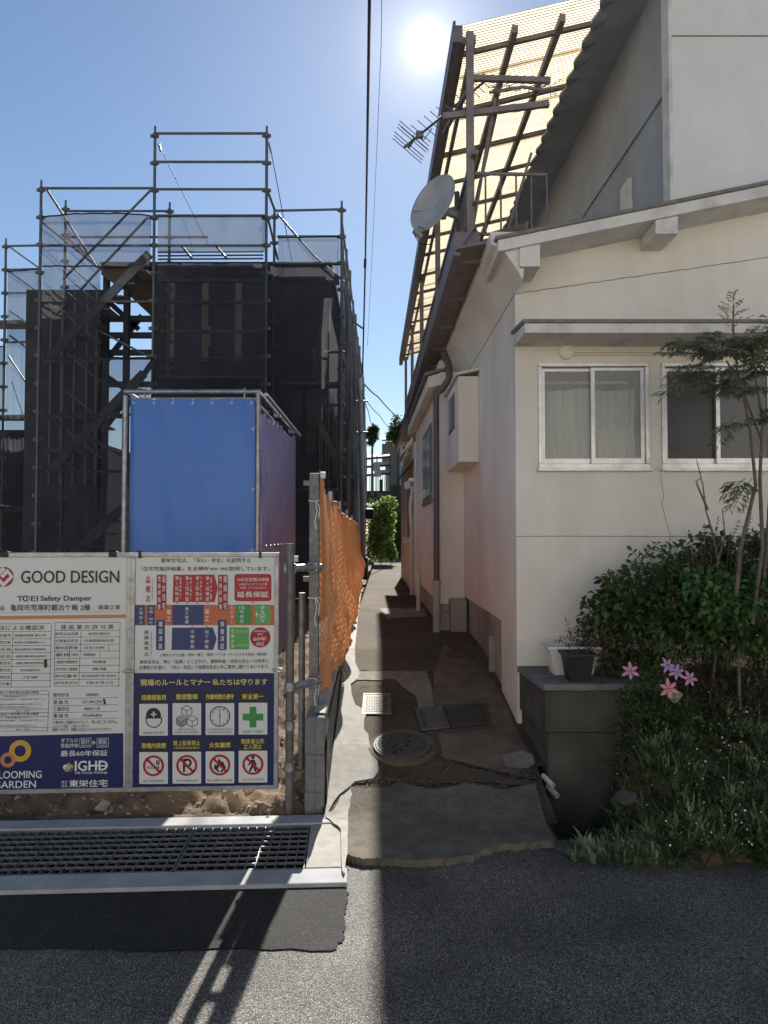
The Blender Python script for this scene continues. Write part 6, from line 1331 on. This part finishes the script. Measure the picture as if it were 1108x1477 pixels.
# branch with bigger leaves at the shrub's upper left
def leafy_twig(name, lab, paths, m, ln, wd, step, cat='plant', r0=.005, pair=True, droop=.2, mb_m=None):
    e = empty(name, paths[0][0]); tag(e, lab, cat); mb = MB(); ps = []; ds_ = []
    for pth in paths:
        mb.path(pth, r0, 5, r0 * .35); pth = [Vector(p) for p in pth]
        for a_, b_ in zip(pth[:-1], pth[1:]):
            L_ = (b_ - a_).length; k = max(1, int(L_ / step)); d = (b_ - a_).normalized(); s = d.cross(Vector((rnd.random() - .5, 1, rnd.random() - .5))).normalized()
            for i in range(k):
                q = a_.lerp(b_, (i + .5) / k)
                for sg_ in ((-1, 1) if pair else (rnd.choice((-1, 1)),)): ps.append(q); ds_.append(d * .4 + s * sg_ + Vector((rnd.uniform(-.3, .3), rnd.uniform(-.5, .3), rnd.uniform(-.2, .3))))
        ps.append(pth[-1]); ds_.append(pth[-1] - pth[-2])
    mb.build('stems', mb_m or M_bark, e); n_ = len(ps); L_ = nr.uniform(.65, 1.1, n_) * ln
    V, Fa = leaves(np.array([tuple(p) for p in ps]), np.array([tuple(p) for p in ds_]), L_, L_ * wd, droop); arr_obj('foliage', V - np.array(e.location), Fa, m, e); return e
def pp_(l, Y): return [P(a_, b_, Y) for a_, b_ in l]
leafy_twig('leafy_branch', 'single branch with large oval leaves reaching left in front of the wall', [pp_([(960, 850), (935, 820), (912, 795)], 4.5), pp_([(935, 820), (915, 812), (885, 832)], 4.5), pp_([(925, 806), (940, 790), (948, 785)], 4.5), pp_([(925, 840), (900, 845), (878, 832)], 4.5)], M_leafd, .05, .5, .03, 'branch')
leafy_twig('potted_twigs', 'sparse twigs with small dry leaves growing from the black pot', [[(pt[0] + dx, pt[1], pt[2]), (pt[0] + dx * 3, pt[1] - .02, pt[2] + .06 + abs(dx)), (pt[0] + dx * 7, pt[1] - .02, pt[2] + .10 + h)] for dx, h in ((-.02, .0), (.0, .07), (.02, .02), (-.01, .12), (.03, .09), (.035, .15), (.045, .05))], M_leafp, .016, .55, .018, 'plant', .002)
for i, (x, y0, y1, dx, lb) in enumerate(((1000, 810, 768, -6, 'leftmost'), (1018, 812, 758, -2, 'second'), (1030, 800, 748, 6, 'third'), (1052, 800, 752, 14, 'fourth'), (1075, 800, 742, 8, 'rightmost'))):
    leafy_twig('herb_spire', 'upright stalk of paired small leaves above the shrub, %s of five' % lb, [pp_([(x, y0 + 30), (x + dx * .3, (y0 + y1) / 2), (x + dx, y1)], 4.35)] + [pp_([(x + k, y0 + 30), (x + k + dx * .5, y1 + 14 + abs(k))], 4.33) for k in (-5, 7)], M_leafp, .017, .7, .018, 'plant', .0022)
leafy_twig('bare_shoot', 'bare forked brown shoot rising in front of the wall below the right window', [pp_([(1040, 830), (1028, 770), (1018, 735), (1014, 700), (1005, 664)], 4.3), pp_([(1021, 735), (1008, 705), (1004, 695), (1010, 690)], 4.3), pp_([(1036, 805), (1046, 775), (1042, 735)], 4.3)], M_leafp, .012, .5, .12, 'plant', .007)
# nandina like tree
nd = empty('nandina_tree', P(1085, 1000, 4.15)); tag(nd, 'slender multi stemmed shrub tree with feathery leaves in front of the right window', 'tree')
mb = MB(); NS = [[(1062, 860), (1068, 790), (1090, 700), (1082, 620), (1070, 560), (1048, 520)], [(1085, 900), (1100, 790), (1096, 690), (1100, 610), (1092, 560), (1085, 500)], [(1096, 900), (1106, 790), (1112, 690), (1120, 600), (1125, 520)], [(1100, 640), (1085, 600), (1065, 545), (1058, 480), (1058, 440)]]
tips = []
for i, s_ in enumerate(NS): pth = pp_(s_, 4.15 + .04 * i); mb.path(pth, .013 if i < 3 else .007, 7, .005); tips += pth[-3:]
mb.build('trunk', M_bark, nd)
PSn = []; DSn = []; mb = MB()
def frond(b, d, L_, n_=6):
    b = Vector(b); d = Vector(d).normalized(); pts = [b + d * L_ * t - Vector((0, 0, 1)) * L_ * .30 * t * t for t in (0, .35, .7, 1)]; mb.path(pts, .003, 4, .0012)
    for k in range(n_):
        t = .25 + .75 * k / n_; q = b + d * L_ * t - Vector((0, 0, 1)) * L_ * .30 * t * t; s = d.cross(Vector((0, 0, 1))).normalized()
        for sg_ in (-1, 1):
            sd_ = (d * .5 + s * sg_ * .8 + Vector((rnd.uniform(-.2, .2), rnd.uniform(-.2, .2), rnd.uniform(-.3, .2)))).normalized(); l2 = L_ * .32 * (1 - .4 * t); mb.path([q, q + sd_ * l2], .0012, 3)
            for j in range(4):
                tt = .35 + .65 * j / 3; PSn.append(tuple(q + sd_ * l2 * tt)); DSn.append(tuple(sd_ + Vector((rnd.uniform(-.5, .5), rnd.uniform(-.5, .5), -.35))))
    PSn.append(tuple(pts[-1])); DSn.append(tuple(d - Vector((0, 0, .5))))
crown = [(1010, 510), (1030, 495), (1048, 520), (1062, 505), (1080, 500), (1095, 485), (1060, 540), (1085, 545), (1105, 520), (1040, 545), (1100, 560), (1118, 500), (1035, 520), (1010, 530), (1095, 600)]
for (x, y) in crown:
    Yc = 4.15 + rnd.uniform(-.2, .2); c_ = P(x + rnd.uniform(-8, 8), y + rnd.uniform(-14, 22), Yc)
    for k in range(5 if x > 1020 else 3): a_ = rnd.random() * 6.28; frond(c_, (math.cos(a_) - .35, math.sin(a_) * .8, rnd.uniform(-.1, .55)), rnd.uniform(.14, .24))
for s_, e_ in (((1040, 530), (985, 515)), ((1035, 520), (975, 490)), ((1030, 540), (968, 545)), ((1050, 500), (1000, 478)), ((1060, 600), (1040, 620)), ((1085, 690), (1062, 712)), ((1075, 690), (1055, 700))):
    a_, b_ = P(*s_, 4.15), P(*e_, 4.05); frond(a_, b_ - a_, (b_ - a_).length * 1.2, 8)
mb.build('twigs', M_bark, nd); n_ = len(PSn); L_ = nr.uniform(.7, 1.15, n_) * .046
V, Fa = leaves(np.array(PSn), np.array(DSn), L_, L_ * .21, .3); arr_obj('crown', V - np.array(nd.location), Fa, M_nand, nd)
# seed panicle at the top
mb = MB(); base_ = P(1056, 478, 4.2); top_ = P(1058, 420, 4.2); mb.path([base_, top_], .003, 4, .001)
for k in range(26):
    t = k / 26; q = base_.lerp(top_, t); a_ = rnd.random() * 6.28; l_ = .11 * (1 - t) + .02; tip = q + Vector((math.cos(a_) * l_, math.sin(a_) * l_ * .5, l_ * .55)); mb.path([q, tip], .0013, 3)
    for j in range(5): mb.box(q.lerp(tip, .4 + .15 * j) + Vector((rnd.uniform(-.006, .006),) * 3), (.006, .006, .006))
for k in range(60): q = P(rnd.uniform(1075, 1112), rnd.uniform(470, 510), 4.1); mb.box(q, (.006, .006, .006))
mb.build('seed_heads', mat('seed_head', (.25, .22, .16), (.35, .3, .22), .9, 9), nd, kind='stuff')
# pink rain lilies
def lily(px, py, Y, s_, m, lab, ang=0, tilt=.35):
    c_ = P(px, py, Y); e = empty('rain_lily', c_ + Vector((0, 0, -.16))); tag(e, lab, 'flower', 'pink star flowers on the bank')
    ax_ = Vector((rnd.uniform(-.2, .2), -1, tilt)).normalized(); u2 = ax_.cross(Vector((0, 0, 1))).normalized(); v2 = u2.cross(ax_); p0 = None
    for k in range(6):
        t = ang + math.pi / 3 * k; d = u2 * math.cos(t) + v2 * math.sin(t); s2 = ax_.cross(d); l_ = s_ * (1 if k % 2 else .9); w_ = s_ * .19
        vs = [c_, c_ + d * l_ * .45 + s2 * w_ + ax_ * l_ * .18, c_ + d * l_ * .45 - s2 * w_ + ax_ * l_ * .18, c_ + d * l_ * .45 + ax_ * l_ * .10, c_ + d * l_ * .8 + s2 * w_ * .7 + ax_ * l_ * .16, c_ + d * l_ * .8 - s2 * w_ * .7 + ax_ * l_ * .16, c_ + d * l_ * .8 + ax_ * l_ * .12, c_ + d * l_ + ax_ * l_ * .05]
        mb = MB(); mb.add(vs, [(0, 3, 1), (0, 2, 3), (3, 6, 4, 1), (2, 5, 6, 3), (4, 6, 7), (6, 5, 7)], True); mb.build('petal', m, e)
    mb = MB(); mb.path([c_, c_ - ax_ * .02 + Vector((0, 0, -.02)), c_ + Vector((0, .03, -.16))], .002, 5); mb.build('stem', M_leafm, e)
    mb = MB(); [mb.path([c_, c_ + ax_ * .018 + u2 * .006 * math.cos(k) + v2 * .006 * math.sin(k)], .0012, 4) for k in range(5)]; mb.build('stamens', mat('stamen_yellow', (.6, .5, .1), (.7, .55, .15), .7), e)
lily(909, 968, 3.95, .052, M_pink, 'pink star flower on its own, farthest left on the bank', .5)
lily(962, 960, 3.95, .046, M_lilac, 'lilac pink star flower at the upper left of the cluster of four', .1)
lily(976, 970, 3.93, .046, M_lilac, 'lilac pink star flower in the middle of the cluster, overlapping its neighbour', .7)
lily(994, 979, 3.92, .048, M_pink, 'pale pink star flower at the right end of the cluster', .2)
lily(964, 993, 3.90, .058, mat('petal_salmon', (.82, .33, .40), (.88, .45, .52), .6, 20, transl=.4), 'largest salmon pink flower, lowest of the cluster in front of the stone', .4, .1)

# ================================================================== FAR END OF THE ALLEY
def far_shrub(name, lab, px0, px1, py0, py1, Y, n_, ln, m, cat='shrub', m2=None):
    a_, b_ = P(px0, py1, Y), P(px1, py0, Y); cx, cz = (a_.x + b_.x) / 2, (a_.z + b_.z) / 2; rx, rz = (b_.x - a_.x) / 2, (b_.z - a_.z) / 2
    rr = random.Random(int(px0 * 7 + py0)); ells = [((cx, Y, cz - rz * .1), (rx * .75, rx * .7, rz * .75))]
    for k in range(13): t = rr.uniform(-.85, .8); q_ = rr.uniform(.22, .42); ells.append(((cx + rx * rr.uniform(-.75, .75) * (1 - .35 * abs(t)), Y + rx * rr.uniform(-.6, .3), cz + rz * t), (rx * q_ * 1.3, rx * q_, rx * q_)))
    return shrub(name, lab, ells, n_, ln, .5, m, [[(cx, Y, .5), (cx, Y, cz)]], cat, .008)
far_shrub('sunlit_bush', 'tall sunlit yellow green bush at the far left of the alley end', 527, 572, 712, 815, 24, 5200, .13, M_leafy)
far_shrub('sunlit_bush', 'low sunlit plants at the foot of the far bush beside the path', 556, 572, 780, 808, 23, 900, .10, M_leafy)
far_shrub('sunlit_bush', 'pale leaved plant on the right of the far path end', 584, 600, 742, 812, 19, 1500, .11, leaf_mat('leaf_pale', (.16, .26, .12), (.42, .5, .34), .4))
far_shrub('round_topped_tree', 'dark tree crown above the roof at the end of the alley', 560, 600, 600, 650, 36, 2600, .22, M_leafd, 'tree')
# slim tree with a round top
e = empty('slim_tree', P(538, 715, 30)); tag(e, 'slim tree with a small oval crown above the far balcony', 'tree'); a_ = P(537, 715, 30); b_ = P(537, 650, 30); MB().path([a_, b_, P(538, 610, 30)], .06, 6, .03).build('trunk', M_bark, e)
c_ = P(536.5, 628, 30); d = nr.normal(0, 1, (1300, 3)); d /= np.linalg.norm(d, axis=1, keepdims=True); cl = nr.normal(0, 1, (26, 3)); cl /= np.linalg.norm(cl, axis=1, keepdims=True); cl = cl * np.array([.26, .26, .46]) * (nr.random(26) ** .4)[:, None]; pos = np.array(c_) + cl[nr.integers(0, 26, 1300)] + d * .10 * nr.random((1300, 1)); V, Fa = leaves(pos, d + nr.normal(0, .5, (1300, 3)), .13, .07); arr_obj('crown', V - np.array(e.location), Fa, M_leafd, e)
# black pole, meter
ep = empty('utility_pole', P(527, 820, 17)); tag(ep, 'slim grey pole at the far end of the orange net', 'pole'); q = P(527, 820, 17); MB().tube((q.x - .03, 17, .5), (q.x - .14, 17, P(520, 545, 17).z), .055, 12).build('shaft', M_pipeg, ep)
MB().tube((q.x - .03, 17, .5), (q.x - .035, 17, 1.0), .10, 12).build('base_sleeve', M_black, ep)
for py in (579, 624): z = P(520, py, 17).z; MB().tube((q.x - .22, 16.95, z), (q.x + .06, 16.95, z), .02, 8).build('step_bolt', M_galv, ep)
q = P(533, 741, 16.9); e = MB().box(q, (.20, .16, .24)).build('meter_box', M_black, bevel=.04); tag(e, 'black box fixed on the far slim pole above the net', 'box')
# far houses
fh = empty('far_house', P(565, 800, 38)); tag(fh, 'dark grey house with corrugated balcony roof closing the far end of the alley', 'house')
M_farw = mat('far_grey_wall', (.24, .24, .24), (.30, .30, .30), .9, 1); M_farb = mat('far_brown_wall', (.22, .19, .16), (.28, .24, .2), .9, 1); M_farroof = mat('far_roof', (.34, .35, .36), (.42, .43, .44), .7, 3)
def fb(nm, px0, px1, py0, py1, Y, m, d=.3): a_, b_ = P(px0, py1, Y), P(px1, py0, Y); return MB().bx(a_.x, b_.x, Y, Y + d, a_.z, b_.z).build(nm, m, fh)
fb('wall', 556, 590, 637, 715, 38, M_farw, 4); fb('wall', 563, 604, 700, 806, 36, M_sheath, 3); fb('wall', 578, 604, 640, 700, 37, M_farb, 3); fb('wall', 551, 566, 640, 668, 38.5, M_farw); fb('wall', 527, 566, 708, 725, 35, M_sheath, .4)
a_, b_ = P(551, 637, 37.6), P(582, 629, 37.6); MB().hexa([(a_.x, 37.4, a_.z), (b_.x, 37.4, a_.z), (b_.x, 41, b_.z + .3), (a_.x, 41, b_.z + .3), (a_.x, 37.4, a_.z + .1), (b_.x, 37.4, a_.z + .1), (b_.x, 41, b_.z + .4), (a_.x, 41, b_.z + .4)]).build('roof', M_farroof, fh)
for i in range(3):
    y_ = 659 + i * 12; a_, b_ = P(527, y_, 36), P(563, y_ - 3, 36); mb = MB(); mb.hexa([(a_.x, 35.5, a_.z - .12), (b_.x, 35.5, b_.z - .12), (b_.x, 36.5, b_.z + .12), (a_.x, 36.5, a_.z + .12), (a_.x, 35.5, a_.z - .09), (b_.x, 35.5, b_.z - .09), (b_.x, 36.5, b_.z + .15), (a_.x, 36.5, a_.z + .15)]); mb.build('roof_panel', M_farroof if i != 1 else M_roofp, fh)
    MB().beam(P(526, y_ + 3, 35.4), P(564, y_, 35.4), .07, .09).build('beam', M_sheath, fh)
for i in range(12): x = 533 + i * 2.6; fb('baluster', x, x + 1.1, 686, 708, 34.9, M_pipew, .05)
for x in (528, 536, 543, 562, 573): fb('post', x, x + 1.6, 655, 715, 34.8, M_sheath, .1)
MB().tube(P(579, 700, 34), P(579, 626, 34), .07, 8).build('vent_pipe', M_pipeg, fh); MB().tube(P(577, 626, 34), P(586, 624, 34), .07, 8).build('vent_cowl', M_pipew, fh)
q = P(544, 677, 34.5); mb = MB(); mb.grid(lambda u, v: q + Vector(((u - .5) * .35 + .05 * math.sin(v * 7), .04 * math.sin(u * 9), (v - .5) * .7)), 6, 6); tag(mb.build('laundry', M_dish), 'grey garment hanging on the far balcony', 'garment'); q = P(550, 700, 34.5); mb = MB(); mb.grid(lambda u, v: q + Vector(((u - .5) * .16, .03 * math.sin(u * 9), (v - .5) * .55)), 5, 5); tag(mb.build('laundry', M_black), 'dark garment hanging below the grey one on the far balcony', 'garment')
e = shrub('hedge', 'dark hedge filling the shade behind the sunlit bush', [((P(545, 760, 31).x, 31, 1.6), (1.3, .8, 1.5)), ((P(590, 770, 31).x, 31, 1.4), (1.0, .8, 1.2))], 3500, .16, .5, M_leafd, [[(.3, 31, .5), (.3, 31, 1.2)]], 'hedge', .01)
q = G(581, 797); mb = MB(); rock(mb, (q.x, 22.0, gz(22) + .12), .18); tag(mb.build('watering_bag', M_teal), 'small crumpled teal bag on the ground at the far end of the path', 'bag')
# backdrop of distant ground cover to close the view
# ================================================================== OVERHEAD WIRES
def wire(pts, r, lab, m=M_black):
    mb = MB(); out_ = []
    for (a_, b_) in zip(pts[:-1], pts[1:]):
        for k in range(16): t = k / 16; p = Vector(a_).lerp(Vector(b_), t); p.z -= .35 * math.sin(math.pi * t) * ((Vector(b_) - Vector(a_)).length / 60); out_.append(p)
    out_.append(Vector(pts[-1])); mb.path(out_, r, 6); tag(mb.build('overhead_cable', m), lab, 'cable', 'overhead cables')
wire([P(534, -330, 5.2), P(533, 0, 7.0), P(529, 260, 11.5), P(527, 380, 15.0), P(523, 540, 17.0)], .017, 'thick black bundled cable hanging along the alley from the top of the picture')
wire([P(553, -300, 6), P(550, 60, 9), P(540, 300, 14.0), P(530, 500, 18)], .004, 'thin pale wire to the right of the thick cable', M_galvd)
wire([P(523, 551, 17), P(545, 572, 22), P(580, 606, 34)], .02, 'wire running down from the pole towards the far tree')
wire([P(523, 570, 17), P(548, 600, 24), P(567, 622, 34)], .012, 'thin wire below the first one running to the far roof'); wire([P(523, 568, 17), P(531, 592, 22), P(537, 615, 30)], .012, 'short wire dropping behind the slim tree')
q = P(526, 380, 15); tag(MB().tube(P(527, 374, 14.8), P(526.5, 386, 15.1), .028, 8).build('cable_joint', M_black), 'small sleeve joint on the thick cable', 'cable joint')
e = MB().tube(P(521, 540, 16.8), P(522.5, 556, 16.8), .06, 8).build('cable_clamp', M_pipeg); tag(e, 'grey clamp where the cables meet the pole', 'cable clamp')
e = MB().tube(P(519, 545, 16.6), P(519.5, 562, 16.6), .05, 8).build('insulator', M_whitep); tag(e, 'white insulator at the pole top', 'insulator')

# ================================================================== THE OTHER SIDE OF THE STREET (unseen house and wall, added to bounce sunlight into the shade)
op = empty('unseen_bounce_house', (0, -7.5, 0)); tag(op, kind='structure')
M_opw = mat('pale_siding', (.62, .58, .52), (.70, .66, .60), .85, 3, 6, .2, 60)
mb = MB(); xs_ = [-13, -9.5, -7.7, -3.5, -1.7, 2, 4.2, 8, 9.8, 13]; zs_ = [-.1, .9, 2.1, 3.6, 4.8, 5.8]
for i in range(9):
    for j in range(5):
        if i % 2 and j % 2: mb.bx(xs_[i], xs_[i + 1], -7.75, -7.7, zs_[j], zs_[j + 1]); continue
        mb.bx(xs_[i], xs_[i + 1], -7.7, -7.5, zs_[j], zs_[j + 1])
clean(mb.build('front_wall', M_opw, op))
mb = MB(); mb.hexa([(-13.5, -12, 7.6), (13.5, -12, 7.6), (13.5, -12, 7.7), (-13.5, -12, 7.7), (-13.5, -7.0, 5.75), (13.5, -7.0, 5.75), (13.5, -7.0, 5.85), (-13.5, -7.0, 5.85)]); mb.build('roof', M_flash, op)
MB().bx(-13, 13, -16, -7.8, -.1, 5.7).build('body', M_opw, op)
for i in (1, 3, 5, 7):
    for j in (1, 3): MB().bx(xs_[i] + .03, xs_[i + 1] - .03, -7.68, -7.66, zs_[j] + .03, zs_[j + 1] - .03).build('pane', MC['dim_glass'], op)
MB().bx(-16, 16, -5.2, -5.05, 0, 1.1).build('unseen_bounce_wall', M_opw, op)
